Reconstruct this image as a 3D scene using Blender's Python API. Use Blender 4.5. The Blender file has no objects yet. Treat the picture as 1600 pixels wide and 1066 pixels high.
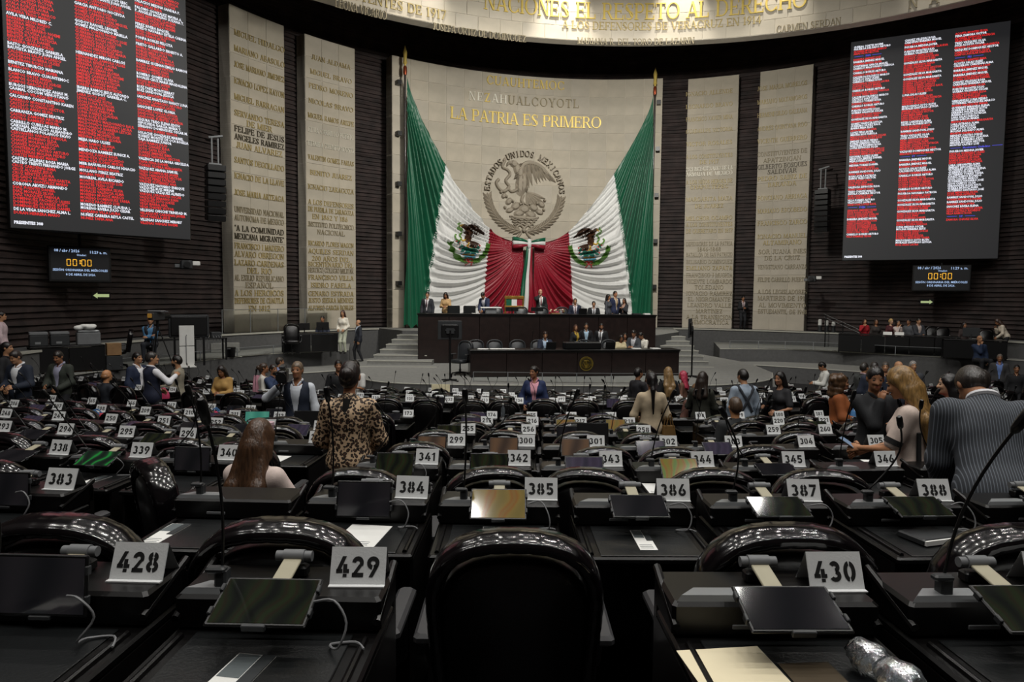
import bpy, math, random
import numpy as np
from mathutils import Matrix, Vector, Euler

scene = bpy.context.scene
COL = scene.collection
random.seed(7)
RNG = np.random.default_rng(5)
PI = math.pi
R_ = math.radians

# ------------------------------------------------------------------ camera
FPX = 1600 * 24 / 36.0                    # focal length in pixels of the 1600x1066 frame
EYE = np.array([0.0, 0.0, 3.1])
PITCH, ROLL = R_(3.75), 0.0096
cam_data = bpy.data.cameras.new('camera')
cam_data.lens = 24; cam_data.sensor_width = 36; cam_data.clip_end = 200; cam_data.clip_start = 0.05
cam = bpy.data.objects.new('camera', cam_data)
COL.objects.link(cam)
CM = Matrix.Rotation(PI / 2 - PITCH, 3, 'X') @ Matrix.Rotation(ROLL, 3, 'Z')
cam.matrix_world = Matrix.Translation(EYE.tolist()) @ CM.to_4x4()
scene.camera = cam

# ------------------------------------------------------------------ hall geometry
HC = np.array([4.3, 18.55])               # centre of the curved stage wall
A0 = R_(12.6)                             # hall axis is turned against the camera axis
UX = np.array([-math.sin(A0), math.cos(A0)]); WX = np.array([math.cos(A0), math.sin(A0)])
RING_C = np.array([4.46, 11.3]); RING_R = 17.8; RING_Z = 13.7
FAN = np.array([0.3, 37.3])               # centre of the seat rows
def pol(phi, r, z):
    q = HC + r * (math.sin(phi) * WX + math.cos(phi) * UX)
    return Vector((q[0], q[1], z))
_M = np.array(CM)
def ray(px, py): return _M @ np.array([(px - 800) / FPX, (533 - py) / FPX, -1.0])
def at(px, py, Y):
    d = ray(px, py); return EYE + d * (Y / d[1])
def atz(px, py, Z):
    d = ray(px, py); return EYE + d * ((Z - 3.1) / d[2])
def px_of(P):
    q = _M.T @ (np.array(P) - EYE); return 800 + FPX * q[0] / -q[2], 533 - FPX * q[1] / -q[2]
def circ(px, py, R):
    d = ray(px, py); o = -HC; d2 = d[:2]
    A = d2 @ d2; B = 2 * o @ d2; C_ = o @ o - R * R
    t = (-B + math.sqrt(B * B - 4 * A * C_)) / (2 * A)
    P = EYE + d * t; r = P[:2] - HC
    return math.atan2(r @ WX, r @ UX), P[2]

# ------------------------------------------------------------------ view, world, lights
vs = scene.view_settings
vs.view_transform = 'Standard'; vs.look = 'None'; vs.gamma = 1.0; vs.use_curve_mapping = False
vs.exposure = 0.0
world = bpy.data.worlds.new('hall_dark'); scene.world = world
world.use_nodes = True
world.node_tree.nodes['Background'].inputs[0].default_value = (0.85, 0.9, 1.0, 1)
world.node_tree.nodes['Background'].inputs[1].default_value = 0.012

def aim(o, target):
    d = Vector(target) - o.location
    o.rotation_euler = d.to_track_quat('-Z', 'Y').to_euler()
def spot(loc, target, watts, deg, blend=0.6, col=(1, .95, .86), size=.15):
    l = bpy.data.lights.new('ceiling_spot', 'SPOT'); l.energy = watts; l.spot_size = R_(deg)
    l.spot_blend = blend; l.color = col; l.shadow_soft_size = size
    o = bpy.data.objects.new('ceiling_spot', l); COL.objects.link(o); o.location = loc; aim(o, target); return o
def disk(loc, target, watts, size, col=(1, .95, .88), shape='DISK', size_y=None):
    l = bpy.data.lights.new('ceiling_lamp', 'AREA'); l.energy = watts; l.shape = shape; l.size = size
    if size_y: l.size_y = size_y
    l.color = col
    o = bpy.data.objects.new('ceiling_lamp', l); COL.objects.link(o); o.location = loc; aim(o, target); return o

WARM = (1, .965, .885); NEUT = (1, .97, .92)
# floods that wash the stone panels, the flags and the dais
for ph, watts in ((-44, 900), (-22, 1200), (0, 1250), (22, 1200), (43, 950)):
    p = pol(R_(ph * .5), 2.6, 12.7); t = pol(R_(ph), 17.0, 7.2)
    spot(p, t, watts * 1.65, 96, .75, WARM, .35)
spot((-8.5, 12.5, 14.6), tuple(pol(R_(-44), 17.2, 6.0)), 1900, 34, .9, WARM, .3)
# scallops of light running down the stone drum
for az, watts in ((-46, 500), (-27.5, 620), (-8, 1150), (7.5, 700), (20, 420), (38, 260)):
    a = R_(az); d = np.array([math.sin(a), math.cos(a)])
    p = RING_C + d * (RING_R - 1.3); q = RING_C + d * (RING_R - .05)
    spot((p[0], p[1], 17.5), (q[0], q[1], 14.9), watts * 2.0, 50, .8, (1, .95, .85), .08)
# stage lamps over the lower dais
for x, y, w_ in ((-4.5, 22, 900), (1.5, 23.5, 900), (7.5, 24, 900), (-10, 22.5, 520), (15.5, 25.5, 520)):
    spot((x, y - 4, 15.6), (x, y + 1.0, .6), w_ * 2.6, 52, .9, NEUT, .3)
# rows of ceiling lamps above the seats
for j, y in enumerate((-2.0, 2.0, 6.0, 10.5, 15.2)):
    for i in range(-3, 4):
        disk((1.0 + i * 3.3 + (j % 2) * 1.2, y, 15.8), (1.0 + i * 3.3 + (j % 2) * 1.2, y + 2.5, 0), (108 if j < 4 else 85) * (1.25 - .16 * abs(i - .3)), .45, NEUT)

# ------------------------------------------------------------------ materials
def lin(h):
    h = h.lstrip('#'); c = [int(h[i:i + 2], 16) / 255 for i in (0, 2, 4)]
    return tuple(x / 12.92 if x <= .04045 else ((x + .055) / 1.055) ** 2.4 for x in c)
MATS = {}
def mat(name, col, rough=.6, metal=0.0, vary=.12, scale=6.0, spec=.5, coat=0.0, bump=0.0, bscale=60.0, emit=None, estr=0.0, trans=0.0, alpha=1.0, sheen=0.0):
    """procedural material: a colour broken by noise, optional bump, coat and emission"""
    if name in MATS: return MATS[name]
    m = bpy.data.materials.new(name); m.use_nodes = True
    nt = m.node_tree; b = nt.nodes['Principled BSDF']
    c = lin(col) if isinstance(col, str) else col
    tc = nt.nodes.new('ShaderNodeTexCoord')
    if vary > 0:
        n = nt.nodes.new('ShaderNodeTexNoise'); n.inputs['Scale'].default_value = scale; n.inputs['Detail'].default_value = 4
        r = nt.nodes.new('ShaderNodeValToRGB')
        r.color_ramp.elements[0].color = (*[x * (1 - vary) for x in c], 1); r.color_ramp.elements[1].color = (*[min(1, x * (1 + vary)) for x in c], 1)
        r.color_ramp.elements[0].position = .3; r.color_ramp.elements[1].position = .7
        nt.links.new(tc.outputs['Object'], n.inputs['Vector']); nt.links.new(n.outputs['Fac'], r.inputs['Fac']); nt.links.new(r.outputs['Color'], b.inputs['Base Color'])
    else:
        b.inputs['Base Color'].default_value = (*c, 1)
    b.inputs['Roughness'].default_value = rough; b.inputs['Metallic'].default_value = metal
    b.inputs['Specular IOR Level'].default_value = spec; b.inputs['Coat Weight'].default_value = coat; b.inputs['Coat Roughness'].default_value = .12
    b.inputs['Transmission Weight'].default_value = trans; b.inputs['Alpha'].default_value = alpha
    b.inputs['Sheen Weight'].default_value = sheen
    if bump:
        n2 = nt.nodes.new('ShaderNodeTexNoise'); n2.inputs['Scale'].default_value = bscale; n2.inputs['Detail'].default_value = 3
        bp = nt.nodes.new('ShaderNodeBump'); bp.inputs['Strength'].default_value = bump; bp.inputs['Distance'].default_value = .01
        nt.links.new(tc.outputs['Object'], n2.inputs['Vector']); nt.links.new(n2.outputs['Fac'], bp.inputs['Height']); nt.links.new(bp.outputs['Normal'], b.inputs['Normal'])
    if emit is not None:
        e = lin(emit) if isinstance(emit, str) else emit
        b.inputs['Emission Color'].default_value = (*e, 1); b.inputs['Emission Strength'].default_value = estr
    MATS[name] = m; return m

def nodes(m): return m.node_tree, m.node_tree.nodes['Principled BSDF']

M_STONE = mat('limestone', '#B3AB9C', .75, vary=.10, scale=1.3, bump=.15, bscale=25)
M_STONE2 = mat('limestone_grey', '#B0A898', .75, vary=.12, scale=1.1, bump=.15, bscale=25)
M_STONE3 = mat('limestone_warm', '#B5AC9B', .75, vary=.10, scale=1.7, bump=.15, bscale=25)
M_JOINT = mat('mortar_joint', '#C9C2B4', .85, vary=.06)
M_BRICK = mat('dark_ribbed_clay', '#2B201E', .75, vary=.55, scale=2.2, bump=.5, bscale=14)
M_GOLD = mat('gilded_letter', '#D6BC62', .4, metal=.25, vary=.10)
M_GOLDP = mat('worn_gilt_letter', '#A89662', .55, metal=.15, vary=.15)
M_WHITEL = mat('pale_metal_letter', '#DEDACC', .5, metal=.1, vary=.05)
M_DARKL = mat('dark_bronze_letter', '#4A4334', .55, metal=.3, vary=.1)
M_CARVE = mat('carved_letter', '#94896F', .7, vary=.1)
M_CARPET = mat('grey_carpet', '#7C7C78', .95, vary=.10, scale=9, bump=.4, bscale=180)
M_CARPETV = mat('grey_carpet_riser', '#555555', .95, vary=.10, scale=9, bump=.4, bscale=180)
M_EDGE = mat('pale_step_edge', '#A9A89E', .8, vary=.06)
M_FLOOR = mat('dark_carpet', '#0F0E10', .95, vary=.15, scale=8, bump=.3, bscale=160)
M_WOOD = mat('dark_walnut', '#1E1412', .35, vary=.35, scale=5, coat=.25)
M_DWOOD = mat('black_stained_wood', '#0A0808', .36, vary=.3, scale=7, coat=.2)
M_DTOP = mat('black_lacquer', '#070606', .34, vary=.3, scale=6, coat=.04, spec=.35)
M_LEATHER = mat('black_leather', '#050405', .36, vary=.2, scale=12, coat=.15, bump=.12, bscale=140)
M_RIM = mat('black_patent_leather', '#0A080A', .16, vary=.2, scale=10, coat=.3)
M_PAD = mat('charcoal_pad', '#141617', .34, vary=.15, scale=9, bump=.1, bscale=100)
M_ARM = mat('grey_armrest', '#38383A', .5, vary=.1)
M_STEEL = mat('brushed_steel', '#E0E2E2', .40, metal=.16, vary=.10, scale=3, bump=.08, bscale=200)
M_INK = mat('black_ink', '#0A0A0A', .6, vary=0)
M_SILVER = mat('silver_panel', '#8E9193', .4, metal=.4, vary=.08)
M_BLACK = mat('black_plastic', '#0A0A0B', .38, vary=.15)
M_DGREY = mat('dark_grey_plastic', '#2A2C2E', .5, vary=.1)
M_GREY = mat('grey_plastic', '#6B6D6F', .5, vary=.1)
M_CREAM = mat('cream_bracket', '#A39D86', .5, vary=.06)
M_WHITE = mat('white_plastic', '#D8D8D4', .45, vary=.05)
M_PAPER = mat('white_paper', '#E6E6E2', .8, vary=.04)
M_CPAPER = mat('cream_paper', '#E9DDBC', .8, vary=.05)
M_CARD = mat('cardboard', '#8A6A48', .85, vary=.12)
M_CABLE = mat('grey_cable', '#77787A', .5, vary=0)
M_CHROME = mat('chrome', '#BFC0C2', .15, metal=1.0, vary=0)
M_GLASS = mat('rail_glass', '#F7FAF9', .03, vary=0, trans=1.0, spec=.5); nodes(M_GLASS)[1].inputs['IOR'].default_value = 1.012
M_SHADOWBOX = mat('black_ceiling', '#0B0B0C', .95, vary=.2)

# ------------------------------------------------------------------ mesh helpers
class MB:
    def __init__(s): s.v = []; s.f = []; s.m = []
    def add(s, vs, fs, mi=0):
        o = len(s.v); s.v += [tuple(p) for p in vs]; s.f += [tuple(i + o for i in f) for f in fs]; s.m += [mi] * len(fs); return s
    def box(s, x0, x1, y0, y1, z0, z1, mi=0, M=None):
        v = [(x, y, z) for z in (z0, z1) for y in (y0, y1) for x in (x0, x1)]
        if M is not None: v = [M @ Vector(p) for p in v]
        return s.add(v, [(0, 2, 3, 1), (4, 5, 7, 6), (0, 1, 5, 4), (2, 6, 7, 3), (0, 4, 6, 2), (1, 3, 7, 5)], mi)
    def bevbox(s, x0, x1, y0, y1, z0, z1, b, mi=0, M=None):
        """box with chamfered vertical and horizontal edges"""
        def rng(x0, x1, y0, y1, z): return [(x0 + b, y0, z), (x1 - b, y0, z), (x1, y0 + b, z), (x1, y1 - b, z), (x1 - b, y1, z), (x0 + b, y1, z), (x0, y1 - b, z), (x0, y0 + b, z)]
        rings = [rng(x0 + b, x1 - b, y0 + b, y1 - b, z0), rng(x0, x1, y0, y1, z0 + b), rng(x0, x1, y0, y1, z1 - b), rng(x0 + b, x1 - b, y0 + b, y1 - b, z1)]
        return s.rings(rings, mi, M=M)
    def rings(s, rings, mi=0, cap=True, closed=True, M=None):
        n = len(rings[0]); v = [p for r in rings for p in r]
        if M is not None: v = [M @ Vector(p) for p in v]
        f = []
        for i in range(len(rings) - 1):
            for j in range(n if closed else n - 1):
                k = (j + 1) % n; f.append((i * n + j, i * n + k, (i + 1) * n + k, (i + 1) * n + j))
        if cap:
            f.append(tuple(range(n - 1, -1, -1))); f.append(tuple((len(rings) - 1) * n + j for j in range(n)))
        return s.add(v, f, mi)
    def tube(s, path, rad, n=8, mi=0, cap=True, flat=1.0, up=None):
        path = [Vector(p) for p in path]
        if not isinstance(rad, (list, tuple)): rad = [rad] * len(path)
        rings = []; prev = None
        for i, p in enumerate(path):
            t = (path[min(i + 1, len(path) - 1)] - path[max(i - 1, 0)]).normalized()
            a = Vector(up) if up is not None else (prev if prev is not None else (Vector((0, 0, 1)) if abs(t.z) < .9 else Vector((1, 0, 0))))
            x = (a - t * a.dot(t)).normalized(); y = t.cross(x); prev = x
            rings.append([p + (x * math.cos(k * 2 * PI / n) + y * math.sin(k * 2 * PI / n) * flat) * rad[i] for k in range(n)])
        return s.rings(rings, mi, cap)
    def ell(s, c, r, nu=12, nv=8, mi=0, M=None):
        rings = []
        for i in range(1, nv):
            a = PI * i / nv
            rings.append([(r[0] * math.sin(a) * math.cos(k * 2 * PI / nu), r[1] * math.sin(a) * math.sin(k * 2 * PI / nu), -r[2] * math.cos(a)) for k in range(nu)])
        v = [p for q in rings for p in q] + [(0, 0, -r[2]), (0, 0, r[2])]
        f = []
        for i in range(nv - 2):
            for j in range(nu):
                k = (j + 1) % nu; f.append((i * nu + j, i * nu + k, (i + 1) * nu + k, (i + 1) * nu + j))
        b, t = len(v) - 2, len(v) - 1; L = (nv - 2) * nu
        for j in range(nu):
            k = (j + 1) % nu; f.append((b, k, j)); f.append((t, L + j, L + k))
        if M is not None: v = [M @ Vector(p) for p in v]
        v = [(p[0] + c[0], p[1] + c[1], p[2] + c[2]) for p in v]
        return s.add(v, f, mi)
    def prism(s, poly, z0, z1, mi=0, fn=None):
        n = len(poly); v = [(x, y, z0) for x, y in poly] + [(x, y, z1) for x, y in poly]
        if fn: v = [fn(*p) for p in v]
        f = [tuple(range(n - 1, -1, -1)), tuple(range(n, 2 * n))] + [(i, (i + 1) % n, n + (i + 1) % n, n + i) for i in range(n)]
        return s.add(v, f, mi)
    def mesh(s, name, mats, smooth=False):
        me = bpy.data.meshes.new(name); me.from_pydata([tuple(p) for p in s.v], [], s.f)
        for m in (mats if isinstance(mats, (list, tuple)) else [mats]): me.materials.append(m)
        if isinstance(mats, (list, tuple)) and len(mats) > 1: me.polygons.foreach_set('material_index', s.m)
        if smooth: me.polygons.foreach_set('use_smooth', [True] * len(me.polygons)); _sharp(me, smooth)
        me.update(); return me
    def build(s, name, mats, parent=None, smooth=False, **k):
        return link(name, s.mesh(name, mats, smooth), parent, **k)
def _sharp(me, ang):
    if ang is True: ang = 40
    if ang < 179:
        try: me.set_sharp_from_angle(angle=R_(ang))
        except Exception: pass
def link(name, data, parent=None, loc=None, rz=None, label=None, cat=None, group=None, kind=None):
    o = bpy.data.objects.new(name, data); COL.objects.link(o)
    if parent is not None: o.parent = parent
    if loc is not None: o.location = loc
    if rz is not None: o.rotation_euler = (0, 0, rz)
    if label: o['label'] = label
    if cat: o['category'] = cat
    if group: o['group'] = group
    if kind: o['kind'] = kind
    return o
def empty(name, loc, rz=0, label=None, cat=None, group=None, kind=None):
    o = link(name, None, None, loc, rz, label, cat, group, kind); o.empty_display_size = .2; return o
def copy_tree(o, parent=None):
    c = o.copy(); COL.objects.link(c)
    if parent is not None: c.parent = parent
    for ch in KIDS.get(o.name, ()): copy_tree(ch, c)
    return c
KIDS = {}
def register(root):
    """remember the children of a prototype so that it can be copied quickly"""
    def rec(o):
        KIDS[o.name] = list(o.children)
        for c in o.children: rec(c)
    rec(root)
def struct(name, mb, mats, parent=None, smooth=False, label=None):
    return mb.build(name, mats, parent, smooth, kind='structure', label=label)

# ------------------------------------------------------------------ lettering (own stroke font)
def _seg(x0, y0, x1, y1, w):
    if abs(y1 - y0) >= abs(x1 - x0) * .3: h = w / 2; return [(x0 - h, y0), (x0 + h, y0), (x1 + h, y1), (x1 - h, y1)]
    h = w / 2; return [(x0, y0 - h), (x1, y1 - h), (x1, y1 + h), (x0, y0 + h)]
def _arc(cx, cy, rx, ry, a0, a1, tk, tn, n=10):
    out = []
    for i in range(n):
        q = []
        for a in (a0 + (a1 - a0) * i / n, a0 + (a1 - a0) * (i + 1) / n):
            a = R_(a); w = tn + (tk - tn) * abs(math.cos(a)) ** 1.3
            q.append(((cx + (rx) * math.cos(a), cy + ry * math.sin(a)), (cx + (rx - w) * math.cos(a), cy + (ry - (tn + (w - tn) * .2)) * math.sin(a))))
        out.append([q[0][0], q[1][0], q[1][1], q[0][1]])
    return out
def glyphs_serif():
    T, t = .145, .06; G = {}
    S = lambda x, y, w=.30: [(x - w / 2, y), (x + w / 2, y), (x + w / 2, y + .055), (x - w / 2, y + .055)]
    stem = lambda x, w=T: [_seg(x, 0, x, 1, w), S(x, 0), S(x, .945)]
    hb = lambda x0, x1, y, w=t: _seg(x0, y, x1, y, w)
    tick = lambda x, y0, y1: _seg(x, y0, x, y1, t)
    G['A'] = ([_seg(.12, 0, .40, 1, t), _seg(.74, 0, .44, 1, T), hb(.22, .62, .32), S(.12, 0, .26), S(.74, 0)], .86)
    G['B'] = (stem(.16) + [hb(.16, .42, .96), hb(.16, .42, .52), hb(.16, .44, .035)] + _arc(.40, .745, .26, .255, -90, 90, T, t) + _arc(.42, .26, .30, .26, -90, 90, T, t), .78)
    G['C'] = (_arc(.46, .5, .42, .51, 40, 320, T, t, 18) + [tick(.79, .66, .95), tick(.79, .06, .28)], .88)
    G['D'] = (stem(.16) + [hb(.16, .40, .96), hb(.16, .40, .04)] + _arc(.38, .5, .46, .5, -90, 90, T, t, 12), .90)
    G['E'] = (stem(.16) + [hb(.16, .64, .96), hb(.16, .52, .51), hb(.16, .66, .04), tick(.64, .76, 1), tick(.52, .40, .62), tick(.67, 0, .26)], .76)
    G['F'] = (stem(.16) + [hb(.16, .62, .96), hb(.16, .50, .51), tick(.62, .76, 1), tick(.50, .40, .62)], .70)
    G['G'] = (_arc(.46, .5, .42, .51, 40, 330, T, t, 18) + [tick(.79, .68, .95), _seg(.78, .05, .78, .44, T * .9), S(.78, .42, .28)], .94)
    G['H'] = (stem(.16) + stem(.74) + [hb(.16, .74, .51)], .90)
    G['I'] = (stem(.16), .34)
    G['J'] = ([_seg(.34, .2, .34, 1, T), S(.34, .945)] + _arc(.22, .2, .205, .22, 180, 360, T, t), .50)
    G['K'] = (stem(.16) + [_seg(.2, .42, .66, 1, t), _seg(.36, .58, .76, 0, T), S(.66, .945, .26), S(.76, 0, .26)], .86)
    G['L'] = (stem(.16) + [hb(.16, .64, .04), tick(.65, 0, .28)], .74)
    G['M'] = ([_seg(.12, 0, .12, 1, t), _seg(.86, 0, .86, 1, T), _seg(.17, 1, .47, 0, T), _seg(.49, 0, .82, 1, t), S(.12, 0, .24), S(.86, 0), S(.10, .945, .22), S(.9, .945, .24)], 1.02)
    G['N'] = ([_seg(.12, 0, .12, 1, t), _seg(.72, 0, .72, 1, t), _seg(.16, 1, .70, 0, T), S(.12, 0, .24), S(.10, .945, .2), S(.72, .945, .24)], .86)
    G['Ñ'] = (G['N'][0] + [hb(.26, .58, 1.14, .09)], .86)
    G['O'] = (_arc(.47, .5, .45, .51, 0, 360, T, t, 22), .96)
    G['P'] = (stem(.16) + [hb(.16, .42, .96), hb(.16, .42, .46)] + _arc(.40, .71, .30, .29, -90, 90, T, t), .74)
    G['Q'] = (G['O'][0] + [_seg(.46, .1, .84, -.2, T)], .96)
    G['R'] = (stem(.16) + [hb(.16, .42, .96), hb(.16, .42, .50)] + _arc(.40, .73, .28, .27, -90, 90, T, t) + [_seg(.42, .5, .72, 0, T), S(.76, 0, .22)], .84)
    G['S'] = (_arc(.34, .745, .27, .265, 50, 270, t, t * 1.2) + _arc(.34, .265, .30, .275, -130, 90, t, t * 1.2) + [_seg(.14, .84, .54, .18, T * .9), tick(.57, .70, .97), tick(.07, .03, .30)], .70)
    G['T'] = ([_seg(.38, 0, .38, 1, T), S(.38, 0), hb(.04, .72, .96), tick(.05, .74, 1), tick(.71, .74, 1)], .78)
    G['U'] = ([_seg(.16, .28, .16, 1, T), _seg(.72, .28, .72, 1, t), S(.16, .945), S(.72, .945, .24)] + _arc(.42, .30, .34, .31, 180, 360, T * .9, t), .86)
    G['V'] = ([_seg(.12, 1, .42, 0, T), _seg(.46, 0, .72, 1, t), S(.12, .945), S(.72, .945, .24)], .84)
    G['X'] = ([_seg(.14, 1, .70, 0, T), _seg(.12, 0, .68, 1, t), S(.14, .945, .26), S(.70, 0, .26), S(.12, 0, .22), S(.68, .945, .22)], .84)
    G['Y'] = ([_seg(.40, 0, .40, .46, T), _seg(.10, 1, .40, .44, T), _seg(.42, .44, .70, 1, t), S(.40, 0), S(.10, .945, .26), S(.70, .945, .24)], .80)
    G['Z'] = ([_seg(.14, 0, .60, 1, T), hb(.06, .66, .96), hb(.06, .68, .04), tick(.07, .76, 1), tick(.67, 0, .26)], .74)
    G['1'] = ([_seg(.24, 0, .24, 1, T), S(.24, 0), _seg(.08, .82, .22, .98, t)], .46)
    G['2'] = (_arc(.32, .72, .27, .28, -20, 170, T, t) + [_seg(.12, .04, .52, .62, t * 1.3), hb(.06, .62, .07, .14)], .68)
    G['4'] = ([_seg(.46, 0, .46, 1, T), hb(.04, .66, .3), _seg(.07, .3, .44, 1, t)], .70)
    G['5'] = (_arc(.30, .33, .29, .33, -140, 110, T, t, 14) + [_seg(.15, .55, .15, 1, t), hb(.12, .54, .95, .1)], .64)
    G['6'] = (_arc(.34, .30, .29, .30, 0, 360, T, t, 18) + [_seg(.12, .34, .42, 1, T * .8)], .68)
    G['7'] = ([hb(.06, .62, .94, .12), _seg(.24, 0, .58, .92, T * .8)], .66)
    G['8'] = (_arc(.33, .27, .29, .28, 0, 360, T, t, 18) + _arc(.33, .76, .24, .25, 0, 360, T, t, 18), .66)
    G['9'] = (_arc(.34, .70, .29, .30, 0, 360, T, t, 18) + [_seg(.26, 0, .56, .66, T * .8)], .68)
    G['0'] = (_arc(.34, .5, .31, .51, 0, 360, T, t, 20), .70)
    G['"'] = ([_seg(.1, .72, .1, 1, t), _seg(.26, .72, .26, 1, t)], .36)
    G['-'] = ([hb(.04, .34, .42, .09)], .40)
    G['.'] = ([hb(.05, .2, .07, .14)], .28)
    G[' '] = ([], .42)
    return G
def glyphs_stencil():
    W = .21; G = {}; A = lambda *a, n=10: _arc(*a, W, W, n)
    G['0'] = (A(.34, .5, .33, .5, -80, 80, n=12) + A(.34, .5, .33, .5, 100, 260, n=12), .76)
    G['1'] = ([_seg(.30, 0, .30, 1, W), _seg(.06, .74, .28, .96, .19)], .52)
    G['2'] = (A(.33, .68, .32, .32, -28, 172) + [_seg(.14, .1, .50, .60, W), [(.04, 0), (.66, 0), (.66, .2), (.04, .2)]], .74)
    G['3'] = (A(.32, .715, .29, .285, -80, 150) + A(.32, .30, .33, .30, -150, 80), .72)
    G['4'] = ([_seg(.50, 0, .50, .15, W), _seg(.50, .20, .50, .62, W), _seg(.12, .28, .44, 1, .22), [(.02, .2), (.36, .2), (.36, .38), (.02, .38)], [(.6, .2), (.72, .2), (.72, .38), (.6, .38)]], .78)
    G['5'] = (A(.32, .33, .33, .33, -150, 100) + [_seg(.15, .46, .15, 1, .2), [(.06, .8), (.6, .8), (.6, 1), (.06, 1)]], .72)
    G['6'] = (A(.36, .32, .34, .32, -260, 80, n=16) + [_seg(.16, .46, .46, 1, .22)], .76)
    G['7'] = ([[(.02, .8), (.64, .8), (.64, 1), (.02, 1)], _seg(.18, 0, .52, .76, .22)], .70)
    G['8'] = (A(.35, .29, .34, .29, -80, 80) + A(.35, .29, .34, .29, 100, 260) + A(.35, .74, .28, .26, -75, 75) + A(.35, .74, .28, .26, 105, 255), .76)
    G['9'] = (A(.36, .68, .34, .32, -80, 260, n=16) + [_seg(.26, 0, .56, .54, .22)], .76)
    G[' '] = ([], .4)
    return G
SERIF = glyphs_serif(); STENCIL = glyphs_stencil()
def text_width(txt, font, track=0.0): return sum(font.get(c, font[' '])[1] + track for c in txt) - track
def text_polys(txt, font, h, track=0.0, align=.5, squeeze=1.0):
    """list of (char, polygons) laid out on a base line, centred at x = 0"""
    x = -text_width(txt, font, track) * align; out = []
    for c in txt:
        polys, adv = font.get(c, font[' '])
        out.append((c, [[((px + x) * h * squeeze, py * h) for px, py in p] for p in polys])); x += adv + track
    return out
def add_polys(mb, polys, fn, d0, d1, mi=0):
    for p in polys:
        a = sum(p[i][0] * p[(i + 1) % len(p)][1] - p[(i + 1) % len(p)][0] * p[i][1] for i in range(len(p)))
        q = p if a > 0 else p[::-1]
        n = len(q); v = [fn(x, y, d0) for x, y in q] + [fn(x, y, d1) for x, y in q]
        mb.add(v, [tuple(range(n, 2 * n))] + [(i, (i + 1) % n, n + (i + 1) % n, n + i) for i in range(n)])
def sans_mesh(body, size, spacing=1.0, bold=0.0, align='LEFT', res=1):
    """vertices and faces of a flat sans text (built-in font)"""
    c = bpy.data.curves.new('t', 'FONT'); c.body = body; c.size = size; c.space_line = spacing; c.align_x = align
    c.resolution_u = res; c.offset = bold; c.fill_mode = 'FRONT'
    o = bpy.data.objects.new('t', c); me = bpy.data.meshes.new_from_object(o)
    v = [tuple(p.co) for p in me.vertices]; f = [tuple(p.vertices) for p in me.polygons]
    bpy.data.objects.remove(o); bpy.data.curves.remove(c); bpy.data.meshes.remove(me)
    return v, f
# ================================================================== the hall
def arc_poly(r0, r1, p0, p1, n):
    a = [pol(p0 + (p1 - p0) * i / n, r1, 0) for i in range(n + 1)] + [pol(p1 + (p0 - p1) * i / n, r0, 0) for i in range(n + 1)]
    return [(p.x, p.y) for p in a]
def sector(mb, r0, r1, p0, p1, z0, z1, n=24, mi=0):
    """a curved block between two radii, built from quads"""
    rings = []
    for i in range(n + 1):
        p = p0 + (p1 - p0) * i / n
        rings.append([pol(p, r0, z0), pol(p, r1, z0), pol(p, r1, z1), pol(p, r0, z1)])
    return mb.rings(rings, mi)
# ribbed clay wall behind everything
mb = MB(); WR = 17.95; N = 150; prof = []
z = -.3
while z < 17.6:
    prof += [(WR, z), (WR, z + .045), (WR - .07, z + .06), (WR - .05, z + .165)]; z += .185
rings = []; WJ = RNG.uniform(-.035, .035, len(prof))
for i in range(N + 1):
    ph = R_(-118 + 236 * i / N); rings.append([pol(ph, r + (WJ[k] * .5 + RNG.uniform(-.012, .012) if r < WR else 0), zz + .012 * math.sin(i * .7 + k)) for k, (r, zz) in enumerate(prof)])
mb.rings(rings, cap=False, closed=False)
wall_back = struct('wall_back', mb, M_BRICK, label='dark brown ribbed clay wall curving behind the stone panels')
mb = MB()
for sgn, side in ((-1, 'left'), (1, 'right')):
    a = pol(R_(sgn * 117), WR, 0); mb = MB()
    mb.box(-.15, .15, -8, a.y + .3, -.3, 17.6)
    m_ = Matrix.Translation((a.x, 0, 0)); mb.v = [tuple(m_ @ Vector(p)) for p in mb.v]
    struct('wall_' + side, mb, M_BRICK)
mb = MB(); mb.box(-15, 25, -8.3, -8, -.3, 17.6); struct('wall_rear', mb, M_BRICK)
mb = MB(); mb.box(-18, 27, -8.5, 37, 17.6, 17.8); struct('ceiling', mb, M_SHADOWBOX)
mb = MB(); mb.box(-18, 27, -8.5, 37, -.5, -.3); floor = struct('floor', mb, M_FLOOR)

# ---------------------------------------------------------------- stone drum at the top
def ringp(az, r, z): return Vector((RING_C[0] + r * math.sin(az), RING_C[1] + r * math.cos(az), z))
def ring_hit(px, py):
    d = ray(px, py); o = -RING_C; d2 = d[:2]; A = d2 @ d2; B = 2 * o @ d2; C_ = o @ o - RING_R ** 2
    t = (-B + math.sqrt(B * B - 4 * A * C_)) / (2 * A); P = EYE + d * t
    return math.atan2(P[0] - RING_C[0], P[1] - RING_C[1]), P[2]
mb = MB(); rings = []
for i in range(121):
    az = R_(-105 + 210 * i / 120)
    rings.append([ringp(az, RING_R + .03, RING_Z), ringp(az, RING_R + .55, RING_Z), ringp(az, RING_R + .55, 17.6), ringp(az, RING_R + .03, 17.6)])
mb.rings(rings); ring = struct('trim_1', mb, M_JOINT, label='curved stone drum with gilt lettering above the dais')
def tile_mesh(w, h, name, m, t=.03):
    b = MB(); b.bevbox(-w / 2, w / 2, 0, t, -h / 2, h / 2, .008); return b.mesh(name, m)
STM = (M_STONE, M_STONE2, M_STONE3)
tw = RING_R * R_(120) / 40; th = .56
tm = [tile_mesh(tw - .012, th - .012, 'stone_tile', m, .03) for m in STM]
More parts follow.
